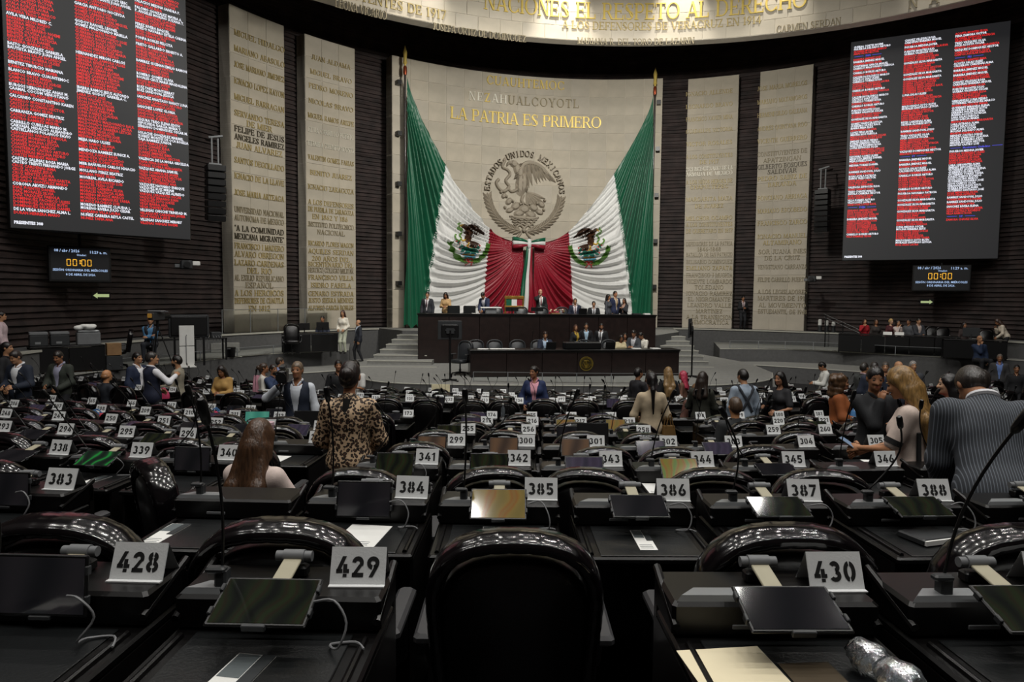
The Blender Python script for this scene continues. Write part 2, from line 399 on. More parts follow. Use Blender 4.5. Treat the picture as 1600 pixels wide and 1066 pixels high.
for i in range(41):
    for k in range(4):
        az = R_(-60) + (i + (.5 if k % 2 else 0)) * R_(3)
        p = ringp(az, RING_R, RING_Z + .005 + th * (k + .5))
        link('stone_tile', tm[RNG.integers(3)], ring, p, -az)
def ring_text(txt, p0, p1, h, m, name='inscription', per_letter=False):
    a0, z0 = ring_hit(*p0); a1, z1 = ring_hit(*p1); L = (a1 - a0) * RING_R
    w = text_width(txt, SERIF) ; tr = (L / h - w) / max(1, len(txt) - 1); sq = 1.0
    if tr < 0: sq = L / (w * h); tr = 0
    fn = lambda x, y, d: ringp((a0 + a1) / 2 + x / RING_R, RING_R - d, (z0 + z1) / 2 - h / 2 + y)
    mb = MB()
    for c, polys in text_polys(txt, SERIF, h, tr, .5, sq):
        if c == ' ': continue
        if per_letter: b = MB(); add_polys(b, polys, fn, 0, .05); b.build('letter', m, ring)
        else: add_polys(mb, polys, fn, 0, .04)
    if not per_letter: mb.build(name, m, ring)
ring_text('NACIONES EL RESPETO AL DERECHO', (756, 4), (1262, -6), .66, M_GOLD, per_letter=True)
ring_text('CONSTITUYENTES DE 1917', (470, -26), (697, 17), .36, M_GOLDP)
ring_text('LEONA VICARIO', (523, 5), (604, 24), .32, M_CARVE)
ring_text('JOSEFA ORTIZ DE DOMINGUEZ', (676, 40), (822, 62), .27, M_CARVE)
ring_text('A LOS DEFENSORES DE VERACRUZ EN 1914', (878, 41), (1190, 27), .32, M_GOLDP)
ring_text('MARIANA R. DEL TORO DE LAZARIN', (902, 66), (1085, 61), .26, M_CARVE)
ring_text('CARMEN SERDAN', (1213, 46), (1314, 33), .27, M_CARVE)
ring_text('NA', (1420, 6), (1468, -3), .36, M_CARVE)

# ---------------------------------------------------------------- stone panels
def stone_panel(name, p0, p1, R, label, ncol, z0=1.56, z1=14.1, depth=.62, side=None):
    mb = MB(); sector(mb, R + .025, R + depth, p0, p1, z0, z1, 24)
    root = struct(name, mb, M_JOINT, label=label)
    w = (p1 - p0) * R / ncol; nrow = 14; h = (z1 - z0) / nrow
    ms = [tile_mesh(w - .014, h - .014, 'stone_tile', m, .03) for m in STM]
    for r in range(nrow):
        for c in range(ncol):
            ph = p0 + (c + .5) * (p1 - p0) / ncol
            link('stone_tile', ms[RNG.integers(3)], root, pol(ph, R, z0 + (r + .5) * h), A0 - ph)
    sm = [tile_mesh(depth - .03, h - .014, 'stone_tile', m, .03) for m in STM]
    for r in range(nrow):
        for ph, sg in ((p0, 1), (p1, -1)):
            o = link('stone_tile', sm[RNG.integers(3)], root, pol(ph, R + depth / 2 + .01, z0 + (r + .5) * h), A0 - ph + (-PI / 2 if sg > 0 else PI / 2))
    return root
def panel_text(root, lines, pxc, R, width, h=.25):
    for ent in lines:
        txt, py = ent[0], ent[1]; m = ent[2] if len(ent) > 2 else M_GOLDP; hh = (ent[3] if len(ent) > 3 else h) * .9
        ph, zz = circ(pxc, py, R); w = text_width(txt, SERIF, .05) * hh; sq = min(1.0, width * .94 / w)
        mb = MB(); fn = lambda x, y, d: pol(ph + x / R, R - d, zz - hh / 2 + y)
        for c, polys in text_polys(txt, SERIF, hh, .05, .5, sq): add_polys(mb, polys, fn, 0, .035)
        mb.build('inscription', m, root)
PANR = 17.2
G, D_, W_, K = M_GOLDP, M_DARKL, M_WHITEL, M_CARVE
p1 = stone_panel('stone_pillar', R_(-49.2), R_(-40.7), PANR, 'stone slab of names nearest the left voting screen', 3)
panel_text(p1, [('MIGUEL HIDALGO', 65), ('MARIANO ABASOLO', 89), ('JOSE MARIANO JIMENEZ', 113), ('IGNACIO LOPEZ RAYON', 138), ('MIGUEL BARRAGAN', 162), ('SERVANDO TERESA', 186), ('DE MIER', 198),
    ('FELIPE DE JESUS', 210, D_), ('ANGELES RAMIREZ', 222, D_), ('JUAN ALVAREZ', 234), ('SANTOS DEGOLLADO', 257), ('IGNACIO DE LA LLAVE', 281), ('JOSE MARIA ARTEAGA', 306),
    ('UNIVERSIDAD NACIONAL', 331.6, K), ('AUTONOMA DE MEXICO', 344, K), ('"A LA COMUNIDAD', 360, D_), ('MEXICANA MIGRANTE"', 372, D_), ('FRANCISCO I MADERO', 386.5), ('ALVARO OBREGON', 399),
    ('LAZARO CARDENAS', 412), ('DEL RIO', 423.6), ('AL EXILIO REPUBLICANO', 435, K), ('ESPAÑOL', 446, K), ('A LOS HEROICOS', 458), ('DEFENSORES DE CUAUTLA', 470), ('EN 1812', 482)], 405, PANR, 2.5)
p2 = stone_panel('stone_pillar', R_(-37.4), R_(-29.2), PANR, 'stone slab of names between the left slab and the flag panel', 3)
panel_text(p2, [('JUAN ALDAMA', 97.5), ('MIGUEL BRAVO', 120), ('PEDRO MORENO', 142), ('NICOLAS BRAVO', 165), ('MIGUEL RAMOS ARIZPE', 187.5), ('ELVIA CARRILLO PUERTO', 209, W_), ('HERMILA GALINDO ACOSTA', 230, W_),
    ('VALENTIN GOMEZ FARIAS', 251), ('BENITO JUAREZ', 274), ('IGNACIO ZARAGOZA', 296), ('A LOS DEFENSORES', 319), ('DE PUEBLA DE ZARAGOZA', 330), ('EN 1862 Y 1863', 341), ('INSTITUTO POLITECNICO', 353, K), ('NACIONAL', 364, K),
    ('RICARDO FLORES MAGON', 382), ('AQUILES SERDAN', 394), ('200 AÑOS DEL', 405), ('BICENTENARIO DEL', 414), ('HEROICO COLEGIO MILITAR', 423, K), ('FRANCISCO VILLA', 434), ('ISIDRO FABELA', 446),
    ('GENARO ESTRADA', 459), ('JUSTO SIERRA MENDEZ', 469.5), ('ALFONSO GARCIA ROBLES', 481, G)], 517, PANR, 2.42, .23)
p3 = stone_panel('stone_pillar', R_(27.6), R_(35.7), PANR, 'stone slab of names just right of the flag panel', 3)
panel_text(p3, [('IGNACIO ALLENDE', 145), ('LEONARDO BRAVO', 165), ('FRANCISCO XAVIER MINA', 185), ('GUADALUPE VICTORIA', 204), ('VICTOR ROSALES', 224), ('A LOS CONSTITUYENTES', 244), ('DE 1917', 253),
    ('2021 BICENTENARIO DE LA', 263.5, W_), ('ARMADA DE MEXICO', 271.5, W_), ('A LOS NIÑOS HEROES DE', 284), ('CHAPULTEPEC', 292), ('MARGARITA MAZA', 311), ('DE JUAREZ', 322), ('MELCHOR OCAMPO', 341), ('A LOS CONSTITUYENTES', 351),
    ('DE QUERETARO EN 1857', 361), ('DEFENSORES DE LA PATRIA', 381, K), ('1846-1848', 389.5, K), ('BATALLON DE SAN PATRICIO', 398, K), ('BELISARIO DOMINGUEZ', 409, K), ('EMILIANO ZAPATA', 419), ('FRANCISCO J MUGICA', 430, K),
    ('VICENTE LOMBARDO', 440, K), ('TOLEDANO', 449, K), ('IGNACIO RAMIREZ', 458.5, K), ('"EL NIGROMANTE"', 467.5, K), ('LEANDRO VALLE', 477, K), ('MARTINEZ', 486, K), ('A LA TRANSICION', 495.5, K), ('DEMOCRATICA', 503.5, K)], 1108, PANR, 2.4, .22)
p4 = stone_panel('stone_pillar', R_(39.0), R_(46.9), PANR, 'stone slab of names nearest the right voting screen', 3)
panel_text(p4, [('JOSE MARIA MORELOS', 134.6), ('MARIANO MATAMOROS', 156), ('HERMENEGILDO GALEANA', 176.7), ('ANDRES QUINTANA ROO', 198), ('VICENTE GUERRERO', 218), ('CONSTITUYENTES DE', 238.6, K), ('APATZINGAN', 249, K),
    ('GILBERTO BOSQUES', 259, D_), ('SALDIVAR', 267.5, D_), ('PEDRO SAINZ DE', 277.5), ('BARANDA', 287.5), ('PONCIANO ARRIAGA', 308), ('MARIANO ESCOBEDO', 328.6), ('FRANCISCO ZARCO', 348), ('IGNACIO MANUEL', 369), ('ALTAMIRANO', 379),
    ('SOR JUANA INES', 393, K), ('DE LA CRUZ', 403, K), ('VENUSTIANO CARRANZA', 417, K), ('FELIPE CARRILLO PUERTO', 437, K), ('A LOS LEGISLADORES', 456, K), ('MARTIRES DE 1913', 466, K), ('AL MOVIMIENTO', 477, K), ('ESTUDIANTIL DE 1968', 487, K)], 1222, PANR, 2.4, .23)
CR = 16.8
pc = stone_panel('stone_panel', R_(-23.6), R_(23.4), CR, 'broad curved stone panel behind the draped flag', 15)
def head_text(txt, x0, x1, py, h, mats):
    a0, z0 = circ(x0, py, CR); a1, z1 = circ(x1, py, CR); L = (a1 - a0) * CR
    tr = (L / h - text_width(txt, SERIF)) / (len(txt) - 1)
    for i, (c, polys) in enumerate(text_polys(txt, SERIF, h, tr)):
        if c == ' ': continue
        b = MB(); add_polys(b, polys, lambda x, y, d: pol((a0 + a1) / 2 + x / CR, CR - d, (z0 + z1) / 2 - h / 2 + y), 0, .06)
        b.build('letter', mats[min(i, len(mats) - 1)], pc)
head_text('CUAUHTEMOC', 760, 882, 129.5, .42, [M_GOLD])
head_text('NEZAHUALCOYOTL', 732, 905, 156, .42, [M_WHITEL, M_WHITEL, M_GOLD, M_WHITEL, M_WHITEL] + [M_CARVE] * 9)
head_text('LA PATRIA ES PRIMERO', 703, 940, 184, .56, [M_GOLD])

# ---------------------------------------------------------------- coat of arms (relief and flag print share the drawing)
def leaf(mb, fn, a, b, w, h, mi=0, n=6):
    ax, ay = a; bx, by = b; L = math.hypot(bx - ax, by - ay); tx, ty = (bx - ax) / L, (by - ay) / L; nx, ny = -ty, tx
    v = []
    for i in range(n + 1):
        t = i / n; ww = w * math.sin(PI * min(1, .12 + t * .88)) ** .8; cx, cy = ax + tx * L * t, ay + ty * L * t
        v += [fn(cx - nx * ww, cy - ny * ww, 0), fn(cx, cy, h * (.4 + .6 * math.sin(PI * (.1 + .8 * t)))), fn(cx + nx * ww, cy + ny * ww, 0)]
    mb.add(v, [q for i in range(n) for q in ((i * 3, i * 3 + 1, i * 3 + 4, i * 3 + 3), (i * 3 + 1, i * 3 + 2, i * 3 + 5, i * 3 + 4))], mi)
def blob(mb, fn, c, rx, ry, rot, h, mi=0, n=12):
    v = [fn(c[0], c[1], h)]; cr, sr = math.cos(rot), math.sin(rot)
    for s, hh in ((.6, h * .85), (1, 0)):
        for i in range(n):
            a = 2 * PI * i / n; x, y = rx * s * math.cos(a), ry * s * math.sin(a); v.append(fn(c[0] + x * cr - y * sr, c[1] + x * sr + y * cr, hh))
    f = [(0, 1 + i, 1 + (i + 1) % n) for i in range(n)] + [(1 + i, 1 + n + i, 1 + n + (i + 1) % n, 1 + (i + 1) % n) for i in range(n)]
    mb.add(v, f, mi)
def cord(mb, fn, pts, r, h, mi=0):
    v = []
    for i, (x, y) in enumerate(pts):
        a = pts[max(0, i - 1)]; b = pts[min(len(pts) - 1, i + 1)]; L = math.hypot(b[0] - a[0], b[1] - a[1]); nx, ny = -(b[1] - a[1]) / L, (b[0] - a[0]) / L
        rr = r if not isinstance(r, (list, tuple)) else r[i]
        for k, hh in ((-1, 0), (-.6, h * .8), (0, h), (.6, h * .8), (1, 0)): v.append(fn(x + nx * rr * k, y + ny * rr * k, hh))
    mb.add(v, [(i * 5 + k, i * 5 + k + 1, i * 5 + k + 6, i * 5 + k + 5) for i in range(len(pts) - 1) for k in range(4)], mi)
def bez(pts, n=20):
    """smooth curve through points (Catmull-Rom)"""
    P = [pts[0]] + list(pts) + [pts[-1]]; out = []; m = len(pts) - 1
    for i in range(n + 1):
        t = i / n * m; k = min(int(t), m - 1); t -= k; a, b, c, d = (np.array(P[k + j], float) for j in range(4))
        out.append(tuple(.5 * ((2 * b) + (c - a) * t + (2 * a - 5 * b + 4 * c - d) * t * t + (3 * b - a - 3 * c + d) * t ** 3)))
    return out
def crest(fn, H):
    """eagle on a cactus inside a half wreath, in a unit circle; returns name -> mesh builder"""
    P = {}
    e = MB(); P['eagle_wing'] = e                      # raised wing, feather by feather
    armc = bez([(-.08, .36), (-.05, .60), (.12, .69), (.36, .62), (.54, .44)], 20)
    for i in range(12):                    # long flight feathers hang from the raised arm of the wing
        t = i / 11; x0, y0 = armc[int(6 + 14 * t)]; a = R_(-92 + 50 * t); L = .62 - .36 * t
        leaf(e, fn, (x0, y0), (x0 + L * math.cos(a), y0 + L * math.sin(a)), .042, H)
    for i in range(9):                     # shorter covert feathers
        t = i / 8; x0, y0 = armc[int(5 + 14 * t)]; a = R_(-95 + 50 * t); L = .28 - .10 * t
        leaf(e, fn, (x0, y0), (x0 + L * math.cos(a), y0 + L * math.sin(a)), .045, H * 1.5)
    cord(e, fn, armc, .05, H * 1.3)
    e = MB(); P['eagle_tail'] = e
    for i in range(6):
        a = R_(-18 - 13 * i); leaf(e, fn, (.06, .02), (.06 + .46 * math.cos(a), .02 + .42 * math.sin(a)), .05, H)
    e = MB(); P['eagle_body'] = e
    blob(e, fn, (-.06, .22), .15, .30, R_(-8), H * 1.7); blob(e, fn, (-.14, .50), .11, .20, R_(25), H * 1.7); blob(e, fn, (-.25, .64), .10, .085, R_(-20), H * 2.0)
    for k in range(9): leaf(e, fn, (-.16 + .1 * (k % 3), .42 - .12 * (k // 3)), (-.15 + .1 * (k % 3), .26 - .12 * (k // 3)), .05, H * 2.1)
    for k in range(6): leaf(e, fn, (-.06 - .015 * k, .66 - .05 * k), (-.15 - .02 * k, .60 - .06 * k), .03, H * 2.1)
    e = MB(); P['beak'] = e
    cord(e, fn, bez([(-.31, .66), (-.38, .65), (-.42, .58)], 6), [.045, .042, .04, .034, .028, .018, .006], H * 1.6)
    e = MB(); P['talon'] = e
    cord(e, fn, bez([(-.16, .08), (-.30, .02), (-.40, .12)], 8), .035, H * 1.4); cord(e, fn, bez([(-.02, -.04), (-.06, -.16), (-.02, -.24)], 8), .04, H * 1.4)
    for a in (-150, -90, -30): cord(e, fn, [(-.02, -.22), (-.02 + .12 * math.cos(R_(a)), -.22 + .1 * math.sin(R_(a)))], .02, H)
    e = MB(); P['snake'] = e
    cord(e, fn, bez([(-.46, .70), (-.52, .56), (-.40, .50), (-.34, .40), (-.44, .26), (-.36, .12), (-.48, .02), (-.60, .08), (-.66, .20), (-.60, .28)], 44), .036, H * 1.5)
    blob(e, fn, (-.47, .72), .06, .04, R_(60), H * 1.7)
    e = MB(); P['cactus'] = e
    for x, y, rx, ry, r in ((0, -.36, .13, .10, 0), (-.20, -.30, .12, .085, 30), (.22, -.32, .12, .085, -30), (-.36, -.20, .10, .07, 50), (.40, -.24, .10, .07, -40), (-.12, -.46, .13, .08, 10), (.16, -.48, .13, .08, -15), (-.48, -.08, .075, .055, 60), (-.34, -.40, .10, .06, 20), (.36, -.42, .10, .06, -20)):
        blob(e, fn, (x, y), rx, ry, R_(r), H * 1.4)
    e = MB(); P['cactus_fruit'] = e
    for x, y in ((-.55, .0), (-.42, -.09), (-.27, -.19), (.30, -.22), (.48, -.15), (-.10, -.25), (.12, -.24), (-.45, -.34), (.46, -.36)): blob(e, fn, (x, y), .04, .04, 0, H * 1.7, n=8)
    e = MB(); P['lake'] = e
    for k in range(4): cord(e, fn, [(-.34 + .68 * i / 16 * (1 - .1 * k) + .03 * k, -.54 - .055 * k + .016 * math.sin(i * 1.6 + k)) for i in range(17)], .022, H)
    e = MB(); P['stone_island'] = e
    blob(e, fn, (-.1, -.55), .22, .05, 0, H * 1.3); blob(e, fn, (.15, -.56), .18, .045, 0, H * 1.3)
    e = MB(); P['wreath'] = e
    for sgn in (-1, 1):
        for i in range(13):
            t = i / 12; a = R_(-84 + 72 * t); a = a if sgn > 0 else PI - a
            x, y = .86 * math.cos(a), .86 * math.sin(a); ta = a + sgn * PI / 2
            for off, ln in ((-.55, .19), (.55, .19), (0, .15)):
                b = ta + off * sgn; leaf(e, fn, (x, y), (x + ln * math.cos(b), y + ln * math.sin(b)), .042, H * 1.2)
        cord(e, fn, [(.86 * math.cos(a) * sgn, .86 * math.sin(a)) for a in [R_(-84 + 76 * i / 20) for i in range(21)]], .018, H)
    e = MB(); P['ribbon'] = e
    for s in (-1, 1): cord(e, fn, bez([(0, -.80), (.10 * s, -.72), (.18 * s, -.82), (.06 * s, -.88), (.15 * s, -1.0)], 14), .03, H * 1.2)
    blob(e, fn, (0, -.84), .06, .06, 0, H * 1.8)
    return P
ph_s, z_s = circ(819, 302, CR); SR = 2.22
fn_seal = lambda x, y, d: pol(ph_s + x * SR / CR, CR - d - .01, z_s + y * SR)
seal = MB(); M_REL = mat('carved_relief', '#9C9282', .8, vary=.10, scale=3)
rel = link('coat_of_arms_relief', None, pc, label='round carved eagle emblem on the stone panel')
for nme, b in crest(fn_seal, .11).items(): b.build(nme, M_REL, rel)
txt = 'ESTADOS UNIDOS MEXICANOS'
for i, ch in enumerate(txt):
    if ch == ' ': continue
    a = R_(176 - 172 * i / (len(txt) - 1)); r = .88; polys, adv = SERIF[ch]; h = .128; b = MB(); ca, sa = math.cos(a - PI / 2), math.sin(a - PI / 2)
    q = [[((x - adv / 2) * h * .95, (y - .5) * h) for x, y in p] for p in polys]
    q = [[(r * math.cos(a) + x * ca - y * sa, r * math.sin(a) + x * sa + y * ca) for x, y in p] for p in q]
    add_polys(b, q, fn_seal, 0, .15); b.build('letter', M_REL, rel)

# ---------------------------------------------------------------- draped flag
M_GREEN = mat('green_satin', '#07583C', .42, vary=.08, scale=2, sheen=.1)
M_FWHITE = mat('white_satin', '#DADAD8', .5, vary=.03, scale=2, sheen=.3)
M_RED = mat('crimson_satin', '#8A0C24', .45, vary=.08, scale=2, sheen=.05)
FP, FQ = np.array([6.20, 13.10]), np.array([.30, 5.70])
def fold(S, z):
    a = FP - (S, z); b = FQ - (S, z); la, lb = np.hypot(*a) + 1e-6, np.hypot(*b) + 1e-6
    sg = math.degrees(math.acos(max(-1, min(1, float(a @ b) / (la * lb)))))
    env = min(1, la / 4.0) * min(1, lb / 3.0)
    tp = math.degrees(math.atan2(FP[0] + .35 - S, max(.05, FP[1] + .6 - z)))      # pleats fall from the pole in the green
    edge = 4.32 + (5.45 - 4.32) * (9.28 - z) / (9.28 - 1.62); wg = max(0, min(1, (S - edge + .5) / .9)); wg = wg * wg * (3 - 2 * wg)
    def ripple(q, a1, a2, a3, x):
        f1 = math.sin(q * 2 * PI / a1 + .8 * math.sin(q * .11)); f2 = math.sin(q * 2 * PI / a2 + 1.3 + .5 * math.sin(x * .9)); f3 = math.sin(q * 2 * PI / a3 + .4)
        return .17 * ((1 - abs(f1)) * 1.3 - .5) + .09 * f2 + .035 * f3
    return env * ripple(sg, 9.5, 5.3, 3.1, S) * (1 - wg) + min(1, la / 3.5) * ripple(tp + 3, 4.6, 2.6, 1.5, z * .3) * .85 * wg
def fcloth(S, z, sgn, off=0.0):
    t = max(0, min(1, (13.1 - z) / 11.5)); d = .45 + .30 * math.sin(PI * t * .8) + fold(S, z) + off
    return pol(sgn * S / 16.3, CR - d, z)
TOPC = bez([(6.20, 13.10), (5.93, 12.2), (5.18, 10.7), (4.32, 9.28), (3.45, 8.0), (2.55, 6.9), (2.05, 6.38), (1.35, 5.95), (.30, 5.70)], 96)
TK = [0, 36, 72, 96]                      # where the stripes begin on the upper hem
BOTS = [6.42, 5.45, 2.42, .22]
drape_root = empty('draped_flag', pol(0, 16.2, 1.56), 0, 'huge green white and red flag draped in two swags over the stone panel', 'flag')
INV = Matrix.Translation(-drape_root.location)
for sgn in (-1, 1):
    for si, (nm, m) in enumerate((('green_stripe', M_GREEN), ('white_stripe', M_FWHITE), ('red_stripe', M_RED))):
        nu, nv = 60, 120; v = []
        for i in range(nu + 1):
            ti = TK[si] + (TK[si + 1] - TK[si]) * i / nu; k = min(int(ti), 95); fr = ti - k
            T = np.array(TOPC[k]) * (1 - fr) + np.array(TOPC[k + 1]) * fr
            B = np.array([BOTS[si] + (BOTS[si + 1] - BOTS[si]) * i / nu, 1.62 + .12 * math.sin(ti * .35)])
            for j in range(nv + 1):
                t = j / nv; q = T + (B - T) * t
                if si == 1: q = q + np.array([.12 * math.sin(PI * t) * (1 - i / nu), 0])
                v.append(INV @ fcloth(q[0], q[1], sgn))
        b = MB(); b.add(v, [(i * (nv + 1) + j, (i + 1) * (nv + 1) + j, (i + 1) * (nv + 1) + j + 1, i * (nv + 1) + j + 1) for i in range(nu) for j in range(nv)])
        b.build(nm, m, drape_root, 179)
    ccen = (3.12, 5.72); fl = 1 if sgn < 0 else -1
    EM = {'eagle_wing': '#3A2314', 'eagle_tail': '#3A2314', 'eagle_body': '#4A2C18', 'beak': '#C9A23A', 'talon': '#C9A23A', 'snake': '#6C9A4A', 'cactus': '#2E7A6A', 'cactus_fruit': '#C83A3A', 'lake': '#4FA3C4', 'stone_island': '#D08A2A', 'wreath': '#4E7A2E', 'ribbon': '#B03A3A'}
    fe = lambda x, y, d: INV @ fcloth(ccen[0] - x * fl * 1.05 * (-1 if sgn < 0 else -1) * (1 if sgn < 0 else 1) if False else ccen[0] + (-x if sgn < 0 else x) * 1.14, ccen[1] + y * 1.14, sgn, .03 + d)
    em = link('emblem', None, drape_root)
    mir = (lambda f: (lambda x, y, d: f(x, y, d)))(fe) if sgn < 0 else (lambda f: (lambda x, y, d: f(-x, y, d)))(fe)
    for nme, b in crest(mir, .03).items(): b.build(nme, mat('flag_print_' + nme, EM[nme], .6, vary=.15, scale=20), em)
# tricolour bow in the middle
bw = link('bow', None, drape_root)
cols = (M_GREEN, M_FWHITE, M_RED)
for sgn in (-1, 1):
    for k in range(3):
        b = MB(); pts = []
        for i in range(21):
            t = i / 20 * 2 * PI; x = sgn * (.10 + .42 * (1 - math.cos(t))); y = .20 * math.sin(t) * (1 if sgn > 0 else -1)
            pts.append((x, y))
        zc = 5.72 + .20 - .19 * k
        v = []
        for i in range(15):
            t = i / 14; x = sgn * (.06 + .78 * t); bul = .10 + .16 * math.sin(PI * min(1, t * 1.02)); sp = .35 + .65 * t ** .7
            v += [INV @ pol((x - .05) / 16.3, CR - .95 - bul, 5.68 + (zc + .10 - 5.68) * sp), INV @ pol((x - .05) / 16.3, CR - .95 - bul, 5.68 + (zc - .09 - 5.68) * sp), INV @ pol((x - .05) / 16.3, CR - .78 + bul * .3, 5.68 + (zc - .09 - 5.68) * sp), INV @ pol((x - .05) / 16.3, CR - .78 + bul * .3, 5.68 + (zc + .10 - 5.68) * sp)]
        b.rings([v[i * 4:i * 4 + 4] for i in range(15)]); b.build('bow_loop', cols[k], bw, 179)
b = MB(); b.ell((0, 0, 0), (.13, .16, .26), 12, 8); b.build('knot', M_FWHITE, bw, True, loc=INV @ pol(-.003, CR - .98, 5.70))
for k in range(3):
    b = MB(); v = []
    for i in range(31):
        t = i / 30; zz = 5.55 - 3.25 * t; x0 = -.52 + .26 * k - .10 * t + .04; w = .245
        dd = .95 + .05 * math.sin(t * 9 + k)
        v += [INV @ pol((x0 + (.30 - .0 * t) * (1 - t) * (1 - k * .55)) / 16.3, CR - dd, zz), INV @ pol((x0 + w * (.45 + .55 * t) + (.30) * (1 - t) * (1 - k * .55)) / 16.3, CR - dd - .03, zz)]
    b.add(v, [(i * 2, i * 2 + 1, i * 2 + 3, i * 2 + 2) for i in range(30)])
    o = b.build('bow_tail', cols[k], bw, True); md = o.modifiers.new('thickness', 'SOLIDIFY'); md.thickness = .02
# flag poles
for sgn, side in ((-1, 'left'), (1, 'right')):
    base = pol(sgn * 6.28 / 16.3, CR - .42, 1.56)
    fp = empty('flagpole', base, 0, 'gold tipped flagpole carrying the %s swag of the flag' % side, 'flagpole', 'flagpoles of the draped flag')
    b = MB(); b.tube([(0, 0, 0), (0, 0, 11.95)], .045, 10); b.build('pole', M_WOOD, fp, True)
    b = MB(); b.tube([(0, 0, 11.62), (0, 0, 11.74), (0, 0, 11.95), (0, 0, 12.02)], [.07, .09, .09, .06], 10); b.build('collar', mat('copper_collar', '#9C4A2E', .35, metal=.7), fp, True)
    b = MB(); b.tube([(0, 0, 11.98), (0, 0, 12.1), (0, 0, 12.14), (0, 0, 12.3), (0, 0, 12.62), (0, 0, 12.95)], [.05, .05, .10, .075, .10, .004], 10); b.build('spearhead', M_GOLD, fp, True)
    for k in range(5):
        p = pol(sgn * 6.48 / 16.3, CR - .2, 0); b = MB(); b.box(-.1, .1, -.1, .3, -.1, .1); b.build('bracket', M_BLACK, fp, loc=(p.x - base.x, p.y - base.y, 11.3 - k * 2.3), rz=A0 - sgn * 6.4 / 16.3)
# ================================================================== stage, platforms, stairs
def slab(name, poly, z0, z1, parent=None, label=None, edge=None, top=None, side=None):
    a = sum(poly[i][0] * poly[(i + 1) % len(poly)][1] - poly[(i + 1) % len(poly)][0] * poly[i][1] for i in range(len(poly)))
    if a < 0: poly = poly[::-1]
    mb = MB(); n = len(poly)
    mb.add([(x, y, z0) for x, y in poly] + [(x, y, z1) for x, y in poly], [tuple(range(n, 2 * n))], 0)
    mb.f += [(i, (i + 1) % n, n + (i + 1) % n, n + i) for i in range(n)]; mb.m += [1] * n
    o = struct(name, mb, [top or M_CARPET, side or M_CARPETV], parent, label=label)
    if edge:
        e = MB(); pts = [(x, y, z1 - .012) for x, y in edge]; e.tube(pts, .018, 6); e.build('edge_trim', M_EDGE, o)
    return o
def arc(r, p0, p1, n=14): return [tuple(pol(R_(p0 + (p1 - p0) * i / n), r, 0)[:2]) for i in range(n + 1)]
# ledge that carries the stone panels
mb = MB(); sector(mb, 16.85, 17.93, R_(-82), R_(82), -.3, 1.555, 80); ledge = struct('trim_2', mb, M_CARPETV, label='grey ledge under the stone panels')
mb = MB(); sector(mb, 16.80, 16.95, R_(-82), R_(82), 1.50, 1.562, 80); mb.build('edge_trim', M_EDGE, ledge)
# main stage
front = bez([(-5.9, 24.0), (-4.8, 21.4), (-3.6, 20.25), (-1.5, 19.95), (1.5, 19.95), (4.3, 20.05), (6.6, 20.6), (8.3, 21.9), (9.2, 24)], 40)
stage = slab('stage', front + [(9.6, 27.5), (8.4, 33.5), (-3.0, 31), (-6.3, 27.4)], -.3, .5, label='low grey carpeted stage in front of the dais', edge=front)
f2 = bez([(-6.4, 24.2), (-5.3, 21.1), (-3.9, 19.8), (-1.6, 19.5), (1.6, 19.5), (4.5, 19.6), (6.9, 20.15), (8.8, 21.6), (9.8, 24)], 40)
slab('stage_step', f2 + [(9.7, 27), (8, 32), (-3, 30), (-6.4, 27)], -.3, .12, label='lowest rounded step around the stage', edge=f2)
# upper dais floor
ang = R_(8); ca, sa = math.cos(ang), math.sin(ang)
UL = atz(653, 490, 2.41); LL = atz(735, 547, 1.38)
def run_to(P, a, px):
    k = (px - 800) / FPX * 1.0; d = np.array([math.cos(a), math.sin(a)])     # where the line from P meets the image column px
    c, s = ray(px, 500)[0] / ray(px, 500)[1], 0
    t = (c * P[1] - P[0]) / (d[0] - c * d[1]); return t
UW = run_to(UL, R_(8), 1025); LW = run_to(LL, R_(9), 1063)
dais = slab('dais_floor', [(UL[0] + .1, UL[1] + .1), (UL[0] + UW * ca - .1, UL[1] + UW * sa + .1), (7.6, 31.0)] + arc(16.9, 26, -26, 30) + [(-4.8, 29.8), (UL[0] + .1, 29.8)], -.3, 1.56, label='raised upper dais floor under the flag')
def stairs(name, x0, x1, dx0, dx1, ytop, step, label, skew=0):
    root = None
    for i in range(7):
        z = 1.56 - .15 * (i + 1); yf = ytop - step * (i + 1)
        a0, a1 = x0 + dx0 * (i + 1), x1 + (dx1 * max(0, i - 3) if dx1 else 0)
        mb = MB(); mb.box(a0, a1, yf, ytop - step * i + .02, .45, z, 0)
        if root is None: root = struct(name, mb, M_CARPET, label=label); root_loc = root
        else: mb.build('step', M_CARPET, root)
        e = MB(); e.box(a0 - .01, a1 + .01, yf - .015, yf + .06, z - .03, z + .004); e.build('step_nosing', M_EDGE, root)
stairs('stairs', -4.8, -3.55, -.10, .28, 29.8, .74, 'grey carpeted stairs left of the dais')
stairs('stairs', 6.05, 7.6, 0, 0, 30.6, .72, 'grey carpeted stairs right of the dais')
